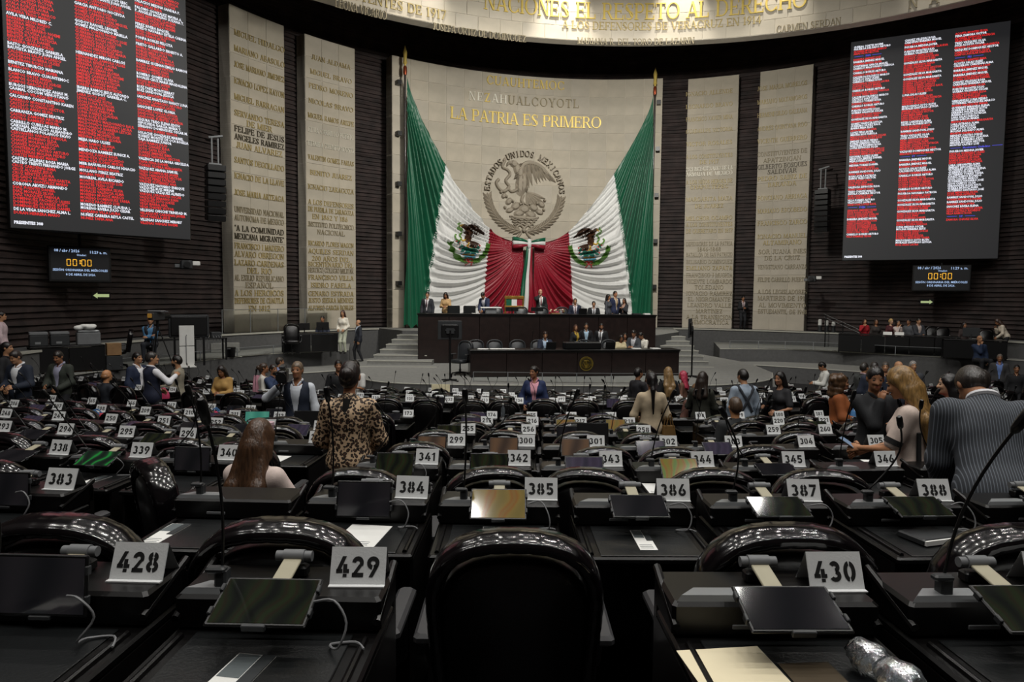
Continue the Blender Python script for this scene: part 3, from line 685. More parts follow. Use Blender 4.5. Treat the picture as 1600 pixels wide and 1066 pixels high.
# press platforms
lf = bez([(-13.0, 13.0), (-11.9, 16.2), (-11.4, 19.2), (-10.3, 22.1), (-8.95, 25.05), (-6.51, 27.15)], 30)
platL = slab('press_platform', lf + [tuple(pol(R_(-31), 16.84, 0)[:2])] + arc(16.84, -33, -92, 24), -.3, .9, label='grey carpeted press platform below the left screen', edge=lf)
rf = bez([(9.1, 29.8), (11.4, 29.9), (13.6, 29.2), (16.1, 27.0), (19.2, 25.2), (21.4, 21.6)], 30)
platR = slab('press_platform', rf + arc(16.84, 92, 33, 24), -.3, .9, label='grey carpeted platform below the right screen', edge=rf)
tl = [(-7.9, 23.5), (-7.0, 24.1), (-5.6, 25.3)]
slab('platform_step', tl + [(-5.8, 27.2), (-6.6, 27.1), (-8.6, 25.2)], -.3, .35, label='narrow lower tier in front of the left platform', edge=tl)
tr = [(8.75, 29.0), (10.6, 28.0), (12.4, 26.8), (14.6, 25.0)]
slab('platform_step', tr + [(16.0, 26.9), (13.6, 29.1), (11.4, 29.8), (9.1, 29.7)], -.3, .35, label='narrow lower tier in front of the right platform', edge=tr)
# small carpeted blocks on the platforms
for p, s, lab in ((at(352, 545, 25.6), (1.0, .5, .35), 'grey carpeted block step against the left ledge'), (atz(1300, 524, 1.2), (.9, .7, .5), 'grey carpeted block step beside the right handrail')):
    b = MB(); b.bevbox(-s[0] / 2, s[0] / 2, -s[1] / 2, s[1] / 2, 0, s[2], .02); b.build('step_block', M_CARPET, loc=(p[0], p[1], .9), rz=.4, label=lab, cat='step')

# ---------------------------------------------------------------- dais tables
def dais_table(name, P, a, W, ztop, zbot, depth, label, npan):
    t = empty(name, (P[0], P[1], zbot), a, label, 'table'); H = ztop - zbot
    b = MB(); b.bevbox(-.03, W + .03, -.05, depth, H - .05, H, .012); b.build('tabletop', M_DTOP, t)
    w = W / npan
    for i in range(npan):
        b = MB(); b.bevbox(i * w + .006, (i + 1) * w - .006, 0, .06, .02, H - .09, .008); b.build('front_panel', M_WOOD, t)
    b = MB(); b.box(0, W, .05, .09, 0, H - .05); b.build('frame', M_DWOOD, t)
    for x in (0, W - .05):
        b = MB(); b.box(x, x + .05, .07, depth - .05, 0, H - .05); b.build('side_panel', M_WOOD, t)
    b = MB(); b.box(0, W, -.02, .02, H - .10, H - .052); b.build('moulding', M_DWOOD, t)
    return t
T_UP = dais_table('dais_table', UL, R_(8), UW, 2.41, .5, .85, 'long dark wooden upper dais table below the flag', 8)
T_LO = dais_table('dais_table', LL, R_(9), LW, 1.38, .5, .8, 'long dark wooden lower dais table with round gold emblem', 6)
def on_up(px, dy=0, z=0):
    t = run_to(UL, R_(8), px); return Vector((UL[0] + t * ca - dy * sa, UL[1] + t * sa + dy * ca, z))
c9, s9 = math.cos(R_(9)), math.sin(R_(9))
def on_lo(px, dy=0, z=0):
    t = run_to(LL, R_(9), px); return Vector((LL[0] + t * c9 - dy * s9, LL[1] + t * s9 + dy * c9, z))
# gold emblem on the lower table
te = run_to(LL, R_(9), 917); M_EGOLD = mat('antique_gold', '#8E7A32', .4, metal=.7, vary=.15)
em = link('emblem', None, T_LO, loc=(te, -.012, .42), label='round gold eagle emblem')
b = MB(); b.rings([[(r * math.cos(2 * PI * i / 28), y, r * math.sin(2 * PI * i / 28)) for i in range(28)] for r, y in ((.235, .01), (.235, -.004), (.225, -.010))]); b.build('medallion', mat('dark_gold_ground', '#3A3218', .5, metal=.5), em)
b = MB(); b.rings([[((.222 + dr) * math.cos(2 * PI * i / 32), y, (.222 + dr) * math.sin(2 * PI * i / 32)) for i in range(33)] for dr, y in ((-.012, -.010), (-.012, -.02), (.012, -.02), (.012, -.006))], cap=False, closed=False); b.build('rim', M_EGOLD, em)
b0 = MB()
for nm, q in crest(lambda x, y, d: (x * .165, -.012 - d, y * .165), .012).items(): q.build(nm, M_EGOLD, em) if nm in ('eagle_wing', 'wreath') else b0.add(q.v, q.f)
b0.build('eagle', M_EGOLD, em)
for i in range(24):
    a_ = 2 * PI * i / 24; b0 = MB()
b0 = MB()
for i in range(30):
    a_ = R_(200 - 220 * i / 29); b0.box(.188 * math.cos(a_) - .008, .188 * math.cos(a_) + .008, -.018, -.01, .188 * math.sin(a_) - .012, .188 * math.sin(a_) + .012)
b0.build('lettering', M_EGOLD, em)

# ---------------------------------------------------------------- screens
def scr_mat(name, c, s): return mat(name, '#101010', .5, vary=0, emit=c, estr=s)
E_RED = scr_mat('screen_red', '#FF3030', .85); E_WHT = scr_mat('screen_white', '#F2F4FF', .95); E_BLU = scr_mat('screen_blue', '#5A5AF0', .8); E_BG = scr_mat('screen_ground', '#2C2C2E', .6); E_YEL = scr_mat('screen_amber', '#F0B030', 1.0); E_CYA = scr_mat('screen_pale_blue', '#B8D4FF', .8); E_BLK = scr_mat('screen_black', '#05060A', .6)
SUR = 'ACOSTA AGUILAR ALVAREZ ARIAS AYALA BARRERA BECERRA BENITEZ CABRERA CALDERON CAMACHO CAMPOS CARDENAS CARRILLO CASTILLO CASTRO CERVANTES CHAVEZ CONTRERAS CORTES CRUZ DELGADO DIAZ DOMINGUEZ DURAN ESPINOZA ESTRADA FIGUEROA FLORES FUENTES GARCIA GOMEZ GONZALEZ GUERRA GUERRERO GUTIERREZ GUZMAN HERNANDEZ HERRERA IBARRA JIMENEZ JUAREZ LARA LEON LOPEZ LUNA MALDONADO MARTINEZ MEDINA MEJIA MENDEZ MENDOZA MIRANDA MOLINA MONTES MORALES MORENO MUNOZ NAVARRO NUNEZ OCHOA OLVERA ORTEGA ORTIZ PACHECO PADILLA PENA PEREZ RAMIREZ RAMOS REYES RIOS RIVERA ROBLES RODRIGUEZ ROJAS ROMERO ROSAS RUIZ SALAS SALAZAR SALINAS SANCHEZ SANDOVAL SANTIAGO SERRANO SILVA SOLIS SOTO SUAREZ TAPIA TORRES TREJO VALDEZ VALENCIA VARGAS VAZQUEZ VEGA VELAZQUEZ VILLA VILLEGAS ZAMORA ZAVALA'.split()
GIV = 'ANA ALMA ARTURO CARLOS CLAUDIA DANIEL ELENA ELDA FABIOLA GLORIA HECTOR IRMA JAVIER JESUS JORGE JOSE JUAN JULIO LAURA LETICIA LUIS MARCO MARGARITA MARIA MARIO MIGUEL NOEMI OLGA OSCAR PATRICIA PEDRO RAUL RICARDO ROSA RUTH SILVIA TANIA ULISES VICTOR'.split()
def mk(lst, letter0, letter1):
    """expand numbers into that many red roll-call lines, alphabetically"""
    rr = random.Random(len(lst) * 7 + ord(letter0)); pool = [s for s in SUR if letter0 <= s[0] <= letter1] or SUR; tot = sum(x if isinstance(x, int) else 1 for x in lst); k = 0; out = []
    for x in lst:
        for q in range(x if isinstance(x, int) else 1):
            if isinstance(x, int): out.append(('R', '%s %s %s' % (pool[min(len(pool) - 1, k * len(pool) // tot)], rr.choice(SUR), rr.choice(GIV))))
            elif x.startswith('--'): out.append(('B', x[2:]))
            else: out.append(('W', x))
            k += 1
    return out
def wn(n, l0):
    rr = random.Random(n * 31 + ord(l0)); return ['%s %s %s' % (rr.choice([s for s in SUR if s[0] >= l0][:14] or SUR), rr.choice(SUR), rr.choice(GIV)) for _ in range(n)]
L1 = mk([5, 'ARELLANO AVILA GISELLE Y.', 'ARMENDARIZ GUERRA CARMEN P.', 9, 'AVILA VERA MILDRED C.', 7, 'BASTO GONZALEZ GABRIELA', 'BAUTISTA BRAVO JUAN ANGEL', 3, 'BENITEZ TIBURCIO MARIANA', 1, 'BLANCO BRAVO CUAUHTEMOC', 3, 'BURGOS HERNANDEZ ANAIS M.', 'CAAMAL COCOM VENUSTIANO', 1, 'CALCANEO CONSTANTINO KAREN', 3, 'CARRANZA GOMEZ BEATRIZ', 2, 'CARRILLO CUBILLAS MARIO M.', 'CARVAJAL HIDALGO ALEJANDRO', 'CASTELLANOS POLANCO FAVIO', 7, 'CASTRO SALINAS ROSA MARIA', 'CASTRO TRENTI FERNANDO JORGE', 5, 'CORONA ARVIZU ARMANDO', 6, 'DE LA VEGA SANCHEZ ALMA L.', 1], 'A', 'D')
L2 = mk([4, 'FLORES CERVANTES HUGO ERIC', 'FLORES BUSTAMANTE JUAN ANGEL', 2, 'GARCIA ANTONIO NOCEYDA', 4, 'GODOY RANGEL LEONEL', 'GOMEZ MALDONADO MAIELLA', 7, 'HERNANDEZ MIRON CARLOS', 9, 'IBARRA RAMOS JESUS ALFONSO', 'JIMENEZ GODOY GABRIELA C.', 13, 'MEJIA HARO ULISES', 2, 'MENDOZA RAMIREZ EUNICE A.', 3, 'MIER BAÑUELOS CARLOS IGNACIO', 1, 'MOLLANO PEREZ BEATRIZ', 1, 'MONREAL AVILA RICARDO', 7, 'MORENO RAMIREZ CLAUDIA L.', 'MORENO RIVERA JULIO CESAR', 1, 'NUÑEZ CABRERA REYLA CASTEL', 1], 'F', 'N')
L3 = mk([3, 'PALACIOS MEDINA SANDRA P.', 1, 'PALOMO GONZALEZ MAYRA A.', 'P. ANGELES MORENO SUZANA T.', 3, 'PEREZ RIVERA RAQUEL', 'PINEDO NAVARRO ESTELA CARINA', 2, 'PONPA ROBLES FELICITA', 1, 'PRIETO GALLARDO ERNESTO A.', 4, 'RAMIREZ GUZMAN EMILIO RAMON', 3, 'ROMERO GOMEZ OLIVIA', 'ROSALES CRUZ MARIA MAGDALENA', 2, 'RUIZ PAEZ MONTSERRAT', 'RUIZ SANDOVAL JESSICA', 1, 'SANCHEZ ANASTASIO NANCY LUNA', 2, 'SANCHEZ LOPEZ GLORIA', 3, 'SEGURA TREJO ELENA EDITH', 'SEPULVEDA GARCIA MARIA Y.', 'SERRANO DOMINGUEZ OSCAR M.', 1, 'SOLACHE GONZALEZ MARIBEL', 'SUAREZ MONTES DE OCA ROSELIA', 'TAJA RAMIREZ JUNIOR', 5, 'VALENCIA DE LA MORA GRICELDA', 2, 'VAZQUEZ ARANA SAMUEL', 4, 'VAZQUEZ NAVARRO ENRIQUE', 'VAZQUEZ RUIZ MIRIAM', 'VAZQUEZ VAZQUEZ ALFREDO', 5, 'VILLEGAS CANCHE TRINIDAD M.', 2, 'VILLEGAS SANCHEZ MERARY', 1], 'P', 'V')
R1 = mk(wn(2, 'F') + [2, '--PAN', 1] + wn(1, 'A') + [1] + wn(2, 'B') + [1] + wn(1, 'C') + [1] + wn(3, 'C') + [3] + wn(1, 'C') + [2] + wn(3, 'C') + [1] + wn(1, 'C') + [1] + wn(2, 'D') + [2] + wn(1, 'G') + [1] + wn(3, 'G') + [1] + wn(2, 'H') + [2] + wn(4, 'J') + [3] + wn(3, 'M') + [1] + wn(1, 'M') + [2] + wn(1, 'R') + [1] + wn(2, 'R') + [3] + wn(1, 'T') + [1] + wn(2, 'T') + [2] + wn(2, 'V') + [1, '--PVEM', 4] + wn(1, 'A') + [6] + wn(1, 'C') + [1], 'A', 'V')
R2 = mk(wn(2, 'C') + [1] + wn(1, 'D') + [1] + wn(2, 'D') + [3] + wn(1, 'G') + [4] + wn(1, 'G') + [1] + wn(1, 'G') + [6] + wn(1, 'L') + [4] + wn(2, 'M') + [5] + wn(2, 'N') + [2] + wn(1, 'R') + [1] + wn(2, 'S') + [5] + wn(1, 'V') + [1, '--PT'] + wn(1, 'A') + [1] + wn(1, 'A') + [1] + wn(2, 'A') + [1] + wn(1, 'C') + [5] + wn(1, 'C') + [1] + wn(1, 'E') + [2] + wn(1, 'G') + [1] + wn(1, 'G') + [2] + wn(1, 'G') + [3] + wn(1, 'G') + [2] + wn(2, 'L') + [4] + wn(2, 'M') + [1], 'D', 'R')
R3 = mk([1] + wn(1, 'O') + [2] + wn(2, 'S') + [1] + wn(1, 'V') + [2, '--PRI', 1] + wn(2, 'A') + [1] + wn(1, 'A') + [1] + wn(1, 'A') + [2] + wn(2, 'C') + [1] + wn(2, 'D') + [3] + wn(2, 'G') + [1] + wn(6, 'G') + [1] + wn(4, 'L') + [1] + wn(5, 'M') + ['--Movimiento Ciudadano'] + wn(1, 'D') + [5] + wn(12, 'G') + [2] + wn(1, 'R') + [1] + wn(1, 'R') + [1] + wn(1, 'S') + [3, '--S.P.', 1], 'A', 'Z')
def voting_screen(p0, p1, ztop, cols, xs, pitch, size, top_off, label, present_x=.1):
    W = math.hypot(p1[0] - p0[0], p1[1] - p0[1]); a = math.atan2(p1[1] - p0[1], p1[0] - p0[0]); H = ztop - 4.75
    s = empty('voting_screen', (p0[0], p0[1], 4.75), a, label, 'screen', 'roll call screens')
    b = MB(); b.bevbox(0, W, .01, .22, 0, H, .02); b.build('cabinet', M_BLACK, s)
    b = MB(); b.box(.03, W - .03, 0, .02, .03, H - .03); b.build('display', E_BG, s)
    for ci, lst in enumerate(cols):
        grp = {'R': MB(), 'W': MB(), 'B': MB()}; z = H - top_off[ci]
        for c, tx in lst:
            if c == 'B': z -= pitch * .35
            v, f = sans_mesh(tx, size, bold=.004 if c == 'W' else .003)
            x0 = xs[ci] + (.45 if c == 'B' else 0); wmax = W * .31; ww = max((p[0] for p in v), default=1); k = min(.86, wmax / ww)
            grp[c].add([(x0 + p[0] * k, -.006, z + p[1]) for p in v], f)
            if c == 'B':
                for xx in (x0 - .42, x0 + ww * k + .06): grp['B'].add([(xx, -.006, z + size * .3), (xx + .34, -.006, z + size * .3), (xx + .34, -.006, z + size * .3 + .016), (xx, -.006, z + size * .3 + .016)], [(0, 1, 2, 3)])
                z -= pitch * .35
            z -= pitch
        for c, m in (('R', E_RED), ('W', E_WHT), ('B', E_BLU)):
            if grp[c].f: grp[c].build({'R': 'red_names', 'W': 'white_names', 'B': 'party_heading'}[c], m, s, kind='stuff')
    v, f = sans_mesh('PRESENTES 308', size, bold=.006); b = MB(); b.add([(present_x + p[0] * .9, -.006, .14 + p[1]) for p in v], f); b.build('attendance_count', E_WHT, s)
    return s, W, a
p0, p1_ = atz(15, 357, 4.75), atz(299, 376, 4.75)
pitchL = .0945
sL, WL, aL = voting_screen(p0, p1_, 13.55, (L1, L2, L3), (.10, 1.66, 3.22), pitchL, .108, tuple(13.55 - 4.75 - .30 - pitchL * (len(q) - 1) - .10 for q in (L1, L2, L3)), 'huge dark voting screen of red and white names, left wall')
q0, q1_ = atz(1315, 408, 4.75), atz(1560, 405, 4.75)
ztR = 13.95; HR = ztR - 4.75
nR = max(len(R1), len(R2)); pitR = (HR - .75) / (nR + 1.4)
sR, WRt, aR = voting_screen(q0, q1_, ztR, (R1, R2, R3), (.14, 2.0, 3.75), pitR, .112, (.30, .30, .30), 'huge dark voting screen of red and white names, right wall')
SEG = {'0': 'abcdef'}
def seven(mb, x, z, h):
    w = h * .55; t = h * .11
    for k in 'abcdef':
        if k == 'a': q = (x + t * .6, x + w - t * .6, z + h - t, z + h)
        if k == 'd': q = (x + t * .6, x + w - t * .6, z, z + t)
        if k == 'f': q = (x, x + t, z + h / 2 + t * .3, z + h - t * .5)
        if k == 'e': q = (x, x + t, z + t * .5, z + h / 2 - t * .3)
        if k == 'b': q = (x + w - t, x + w, z + h / 2 + t * .3, z + h - t * .5)
        if k == 'c': q = (x + w - t, x + w, z + t * .5, z + h / 2 - t * .3)
        mb.add([(q[0], -.008, q[2]), (q[1], -.008, q[2]), (q[1], -.008, q[3]), (q[0], -.008, q[3])], [(0, 1, 2, 3)])
def clock_screen(pxl, pxr, pyt, pyb, Y, a, label):
    A_ = at(pxl, pyb, Y); T_ = at(pxl, pyt, Y); c = ray(pxr, 430); c = c[0] / c[1]; W = (c * A_[1] - A_[0]) / (math.cos(a) - c * math.sin(a)); H = T_[2] - A_[2]
    s = empty('session_clock', tuple(A_), a, label, 'screen', 'session clocks')
    b = MB(); b.bevbox(-.06, W + .06, .01, .16, -.06, H + .05, .02); b.build('cabinet', M_BLACK, s)
    b = MB(); b.box(0, W, 0, .02, 0, H); b.build('display', E_BLK, s)
    b = MB(); b.box(W * .5 - .03, W * .5 + .03, .05, .1, H + .04, H + .5); b.build('hanger', M_BLACK, s)
    def tx(t, x, z, sz, m, al='LEFT', nm='caption'):
        v, f = sans_mesh(t, sz, bold=.002, align=al); q = MB(); q.add([(x + p[0] * .92, -.008, z + p[1]) for p in v], f); q.build(nm, m, s)
    u = W / 2.0
    tx('08 / abr / 2026', .06 * W, H * .87, .155 * u, E_CYA); tx('11:29 a. m.', .97 * W, H * .85, .155 * u, E_CYA, 'RIGHT'); tx('Orador:', .52 * W, H * .76, .11 * u, E_CYA, 'CENTER')
    tx('SESIÓN ORDINARIA DEL MIÉRCOLES', .5 * W, H * .28, .125 * u, E_CYA, 'CENTER'); tx('8 DE ABRIL DE 2026.', .5 * W, H * .14, .125 * u, E_CYA, 'CENTER')
    q = MB(); h = .27 * u * 1.0; x = W * .5 - 2.45 * h * .72
    for ch in '00:00':
        if ch == ':':
            for zz in (.3, .65): q.add([(x + .02, -.008, H * .44 + h * zz), (x + .06, -.008, H * .44 + h * zz), (x + .06, -.008, H * .44 + h * zz + .05), (x + .02, -.008, H * .44 + h * zz + .05)], [(0, 1, 2, 3)])
            x += h * .34
        else: seven(q, x, H * .44, h); x += h * .76
    q.build('timer_digits', E_YEL, s)
    return s
clock_screen(80, 171, 386, 437, 19.6, aL * .85, 'small black session clock below the left voting screen')
clock_screen(1427, 1515, 416, 453, 28.6, aR, 'small black session clock below the right voting screen')
M_SIGN = mat('lit_sign_green', '#8FA070', .5, vary=0, emit='#B8C890', estr=.55)
def exit_sign(px, py, Y, a, sgn, label):
    P = at(px, py, Y); s = empty('exit_sign', tuple(P), a, label, 'sign', 'arrow exit signs')
    b = MB(); b.box(-.26, .26, .0, .04, -.12, .12); b.build('plate', M_DWOOD, s)
    b = MB(); q = [(-.22, 0), (-.10, .09), (-.10, .045), (.22, .045), (.22, -.045), (-.10, -.045), (-.10, -.09)]
    q = [(x * sgn, z) for x, z in q]; b.add([(x, -.006, z) for x, z in q], [tuple(range(7)) if sgn > 0 else tuple(range(6, -1, -1))]); b.build('arrow', M_SIGN, s)
exit_sign(158, 462, 20.8, aL, 1, 'lit arrow sign pointing left under the left clock')
exit_sign(1448, 472, 28.9, aR, -1, 'lit arrow sign pointing right under the right clock')
# ================================================================== desks and chairs of the hall
ORD = ['', 'first', 'second', 'third', 'fourth', 'fifth', 'sixth', 'seventh', 'eighth', 'ninth', 'tenth', 'eleventh', 'twelfth']
_T = 'zeroth first second third fourth fifth sixth seventh eighth ninth tenth eleventh twelfth thirteenth fourteenth fifteenth sixteenth seventeenth eighteenth nineteenth'.split()
def NTH(n):
    if n < 20: return _T[n]
    return {2: 'twentieth', 3: 'thirtieth', 4: 'fortieth'}[n // 10] if n % 10 == 0 else {2: 'twenty-', 3: 'thirty-', 4: 'forty-'}[n // 10] + _T[n % 10]
ROWS = {}                                  # row -> (depth of the plate line, floor height)
for r, (zz, hp) in enumerate([(1.90, .750), (3.227, .898), (4.61, 1.08), (6.04, 1.265), (7.41, 1.43), (8.78, 1.59), (10.15, 1.755), (12.4, 1.88), (13.75, 2.05), (15.1, 2.22), (16.45, 2.36), (17.75, 2.46)], 1):
    ROWS[r] = (zz, 3.1 - hp - .93)
def row_y(depth, X):
    Rr = FAN[1] - depth; return FAN[1] - math.sqrt(max(1, Rr * Rr - (X - FAN[0]) ** 2))
# terraces
for r in range(1, 13):
    dz, fz = ROWS[r]; nxt = ROWS[r - 1][0] if r > 1 else -4.0
    y1 = dz + .12; y0 = nxt + .12
    xs = [-13 + 28 * i / 28 for i in range(29)] if r > 6 else [-11 + 24 * i / 24 for i in range(25)]
    poly = [(x, row_y(y0, x) if r > 1 else y0) for x in xs] + [(x, row_y(y1, x)) for x in xs[::-1]]
    mb = MB(); n = len(xs)
    v = [(x, y, -.4) for x, y in poly] + [(x, y, fz) for x, y in poly]; m_ = 2 * n
    mb.add(v, [tuple(m_ + k for k in (i, i + 1, m_ - 2 - i, m_ - 1 - i)) for i in range(n - 1)] + [(i, (i + 1) % m_, m_ + (i + 1) % m_, m_ + i) for i in range(m_)])
    struct('floor_terrace', mb, M_FLOOR, label='dark carpeted terrace of the %s seat row from the camera' % ORD[r])

# ---- chair
def arch(w0, w1, h0, h1, n=26):
    """outline of the backrest: straight sides, elliptic arch on top"""
    rise = .215; p = [(-w0, h0), (-(w0 + w1) / 2, (h0 + h1 - rise) / 2)]
    for i in range(n + 1):
        a = PI - PI * i / n; c, s = math.cos(a), math.sin(a); e = .78
        p.append((w1 * math.copysign(abs(c) ** e, c), h1 - rise + rise * abs(s) ** e))
    return p + [((w0 + w1) / 2, (h0 + h1 - rise) / 2), (w0, h0)]
REC = Matrix.Rotation(R_(9), 4, 'X')
def chair_meshes(far=False):
    D = {}
    tilt = lambda x, y, z: (REC @ Vector((x, y, z - .45)) + Vector((0, 0, .45)))
    n = 14 if far else 26
    o = arch(.225, .245, .50, 1.105, n); b = MB()
    rings = []
    for s, y in ((.90, -.055), (.97, -.035), (.97, .03), (.86, .055)):
        rings.append([tilt(x * s, y - .25, .78 + (z - .78) * s) for x, z in o])
    b.rings(rings); D['backrest'] = (b, M_LEATHER, 179)
    o = arch(.235, .262, .50, 1.145, n * 2 if not far else n); b = MB(); rings = []
    dens = []
    for i in range(len(o)):                # patent roll with stitched segments
        dens.append(o[i])
    path = [dens[0]]; st_ = .05 if far else .0155; left = st_
    for i in range(len(dens) - 1):         # resample evenly
        p_, q_ = np.array(dens[i]), np.array(dens[i + 1]); L = float(np.hypot(*(q_ - p_))); t_ = left
        while t_ <= L: path.append(tuple(p_ + (q_ - p_) * t_ / L)); t_ += st_
        left = t_ - L
    acc = 0; m = 8 if far else 10
    for i, (x, z) in enumerate(path):
        a = path[max(0, i - 1)]; c = path[min(len(path) - 1, i + 1)]; L = math.hypot(c[0] - a[0], c[1] - a[1]); nx, nz = -(c[1] - a[1]) / L, (c[0] - a[0]) / L
        if i: acc += math.hypot(x - path[i - 1][0], z - path[i - 1][1])
        puff = 1.0 if far else (.955, .992, 1.0, .992)[i % 4]
        ring_ = []
        for q in range(m):
            t = 2 * PI * q / m; cc, ss = math.cos(t), math.sin(t)
            rr, yy = .027 * math.copysign(abs(cc) ** .7, cc) * puff, .066 * math.copysign(abs(ss) ** .7, ss) * puff
            ring_.append(tilt(x + nx * rr, -.25 + yy, z + nz * rr))
        rings.append(ring_)
    b.rings(rings); D['back_roll'] = (b, M_RIM, 179)
    b = MB(); rings = []
    for s, z in ((.9, .40), (1, .43), (1, .48), (.93, .515)):
        rings.append([(.26 * s * math.copysign(abs(math.cos(t)) ** .5, math.cos(t)), .02 + .25 * s * math.copysign(abs(math.sin(t)) ** .5, math.sin(t)), z) for t in [2 * PI * k / 20 for k in range(20)]])
    b.rings(rings); D['seat'] = (b, M_LEATHER, 50)
    if not far:
        for s in (-1, 1):
            b = MB(); b.bevbox(s * .315 - .035, s * .315 + .035, -.20, .16, .66, .70, .012); D['armrest' + '_' * (s > 0)] = (b, M_ARM, False)
            b = MB(); b.tube([(s * .26, .06, .44), (s * .31, .04, .48), (s * .315, .0, .66)], .022, 8, flat=1.6); D['armrest_support' + '_' * (s > 0)] = (b, M_BLACK, True)
        b = MB(); b.tube([(0, 0, .08), (0, 0, .2), (0, 0, .21), (0, 0, .41)], [.04, .04, .025, .025], 10); D['column'] = (b, M_BLACK, True)
        b = MB()
        for k in range(5):
            a = 2 * PI * k / 5 + .3; b.tube([(0, 0, .10), (.28 * math.cos(a), .28 * math.sin(a), .06)], [.03, .018], 6); b.ell((.28 * math.cos(a), .28 * math.sin(a), .03), (.03, .03, .03), 8, 6)
        D['star_base'] = (b, M_BLACK, True)
    else:
        b = MB(); b.tube([(0, 0, 0), (0, 0, .03), (0, 0, .06), (0, 0, .41)], [.25, .25, .03, .03], 10); D['column'] = (b, M_BLACK, 40)
    return {k: (v[0].mesh(k.strip('_'), v[1], v[2])) for k, v in D.items()}
CHAIRS = []
CH_NEAR = chair_meshes(); CH_FAR = chair_meshes(True)
def grey_chair():
    d = dict(CH_NEAR); out = {}
    for k, me in d.items():
        if k in ('backrest', 'back_roll', 'seat'):
            me = me.copy(); me.materials[0] = M_CHGREY
        out[k] = me
    return out
M_CHGREY = mat('charcoal_leather', '#2A2D30', .42, vary=.15, scale=9)
CH_GREY = grey_chair()
def put_chair(loc, rz, label, group, meshes=CH_NEAR, name='swivel_chair', scale=1.0):
    o = empty(name, loc, rz, label, 'chair', group)
    if scale != 1.0: o.scale = (scale,) * 3
    if group == 'black chairs of the seat rows': CHAIRS.append(o)
    for k, me in meshes.items(): link(k.strip('_'), me, o)
    return o

# ---- desk, local origin on the floor under the number plate line, user side is -Y
def desk_meshes():
    D = {}; W = .282
    b = MB(); b.box(-W, W, .07, .10, .0, .84); D['front_panel'] = (b, M_DWOOD)
    for s in (-1, 1):
        b = MB(); b.box(s * W - .015 if s > 0 else -W, W if s > 0 else -W + .015, -.46, .07, 0, .735); D['side_panel' + '_' * (s > 0)] = (b, M_DWOOD)
    b = MB(); b.bevbox(-W, W, -.50, .07, .735, .765, .008); D['desktop'] = (b, M_DTOP)
    b = MB(); b.bevbox(-W + .07, W - .07, -.485, -.13, .765, .770, .002); D['writing_pad'] = (b, M_PAD)
    for s in (-1, 1):
        b = MB(); b.tube([(s * (W - .035), -.47, .767), (s * (W - .035), -.15, .767)], .010, 8); D['pen_ridge' + '_' * (s > 0)] = (b, M_DTOP)
    b = MB(); b.bevbox(-W, W, -.115, .105, .765, .862, .01); D['console'] = (b, M_DTOP)
    b = MB(); b.tube([(-W + .008, -.125, .80), (-W + .008, .11, .872)], .012, 8); b2 = b; D['end_rail'] = (b, M_DTOP)
    b = MB(); b.tube([(W - .008, -.125, .80), (W - .008, .11, .872)], .012, 8); D['end_rail_'] = (b, M_DTOP)
    b = MB()
    p = [(-.27, -.105), (-.215, -.045), (-.075, -.045), (-.035, -.105)]; n = 4
    b.add([(x, y, .862) for x, y in p] + [(-.255, -.10, .878), (-.21, -.052, .878), (-.08, -.052, .878), (-.05, -.10, .878)], [(0, 1, 5, 4), (1, 2, 6, 5), (2, 3, 7, 6), (3, 0, 4, 7), (4, 5, 6, 7)]); D['control_panel'] = (b, M_SILVER)
    b = MB(); b.bevbox(-.12, -.03, -.118, -.112, .79, .803, .002); D['card_slot'] = (b, M_GREY)
    return {k: v[0].mesh(k.strip('_'), v[1]) for k, v in D.items()}
DK = desk_meshes()
DK_FAR = {k: DK[k] for k in ('front_panel', 'desktop', 'writing_pad', 'console', 'control_panel')}
def mic_meshes(lean, length, bend):
    p = [(-.165, -.075, .875), (-.165, -.075, .93)]
    for i in range(1, 11):
        t = i / 10; p.append((-.165 + lean * t + bend * math.sin(PI * t * .9) * .3, -.075 - .10 * t * t, .93 + length * t))
    b = MB(); b.bevbox(-.182, -.148, -.095, -.055, .872, .925, .006); b.bevbox(-.205, -.15, -.10, -.072, .915, .932, .005); base = b.mesh('mic_base', M_DGREY)
    b = MB(); b.tube(p, .0045, 6); goose = b.mesh('gooseneck', M_BLACK, True)
    e = Vector(p[-1]); d = (Vector(p[-1]) - Vector(p[-2])).normalized(); b = MB(); b.tube([e - d * .01, e, e + d * .02, e + d * .06, e + d * .07], [.006, .012, .014, .014, .008], 8); cap = b.mesh('capsule', M_BLACK, True)
    return base, goose, cap
MICS = [mic_meshes(l, ln, bd) for ln, l, bd in [(.42, .01, .02), (.36, -.10, .2), (.42, .10, -.05), (.32, .05, .3), (.36, -.18, -.1), (.34, .20, .2)]]
# number plates: folded steel tents
b = MB(); pw, phh = .078, .098
b.add([(-pw, -.045, 0), (pw, -.045, 0), (pw, -.006, phh), (-pw, -.006, phh), (-pw, -.042, 0), (pw, -.042, 0), (pw, -.003, phh - .002), (-pw, -.003, phh - .002), (-pw, .05, 0), (pw, .05, 0), (-pw, .047, 0), (pw, .047, 0)],
      [(0, 1, 2, 3), (5, 4, 7, 6), (3, 2, 9, 8), (7, 10, 11, 6), (0, 4, 5, 1), (8, 9, 11, 10)])
b.box(-pw, pw, -.06, -.045, 0, .004)
PLATE = b.mesh('steel_sheet', M_STEEL)
def number_mesh(txt):
    q = MB(); th = math.atan2(.039, phh); h = .056; k = min(1, .125 / (text_width(txt, STENCIL, .07) * h))
    fn = lambda x, y, d: (x, -.0455 + (.024 + y) * math.sin(th) - d, (.024 + y) * math.cos(th))
    for c, polys in text_polys(txt, STENCIL, h, .07, .5, k): add_polys(q, polys, fn, 0, .0008)
    return q.mesh('stencilled_number', M_INK)
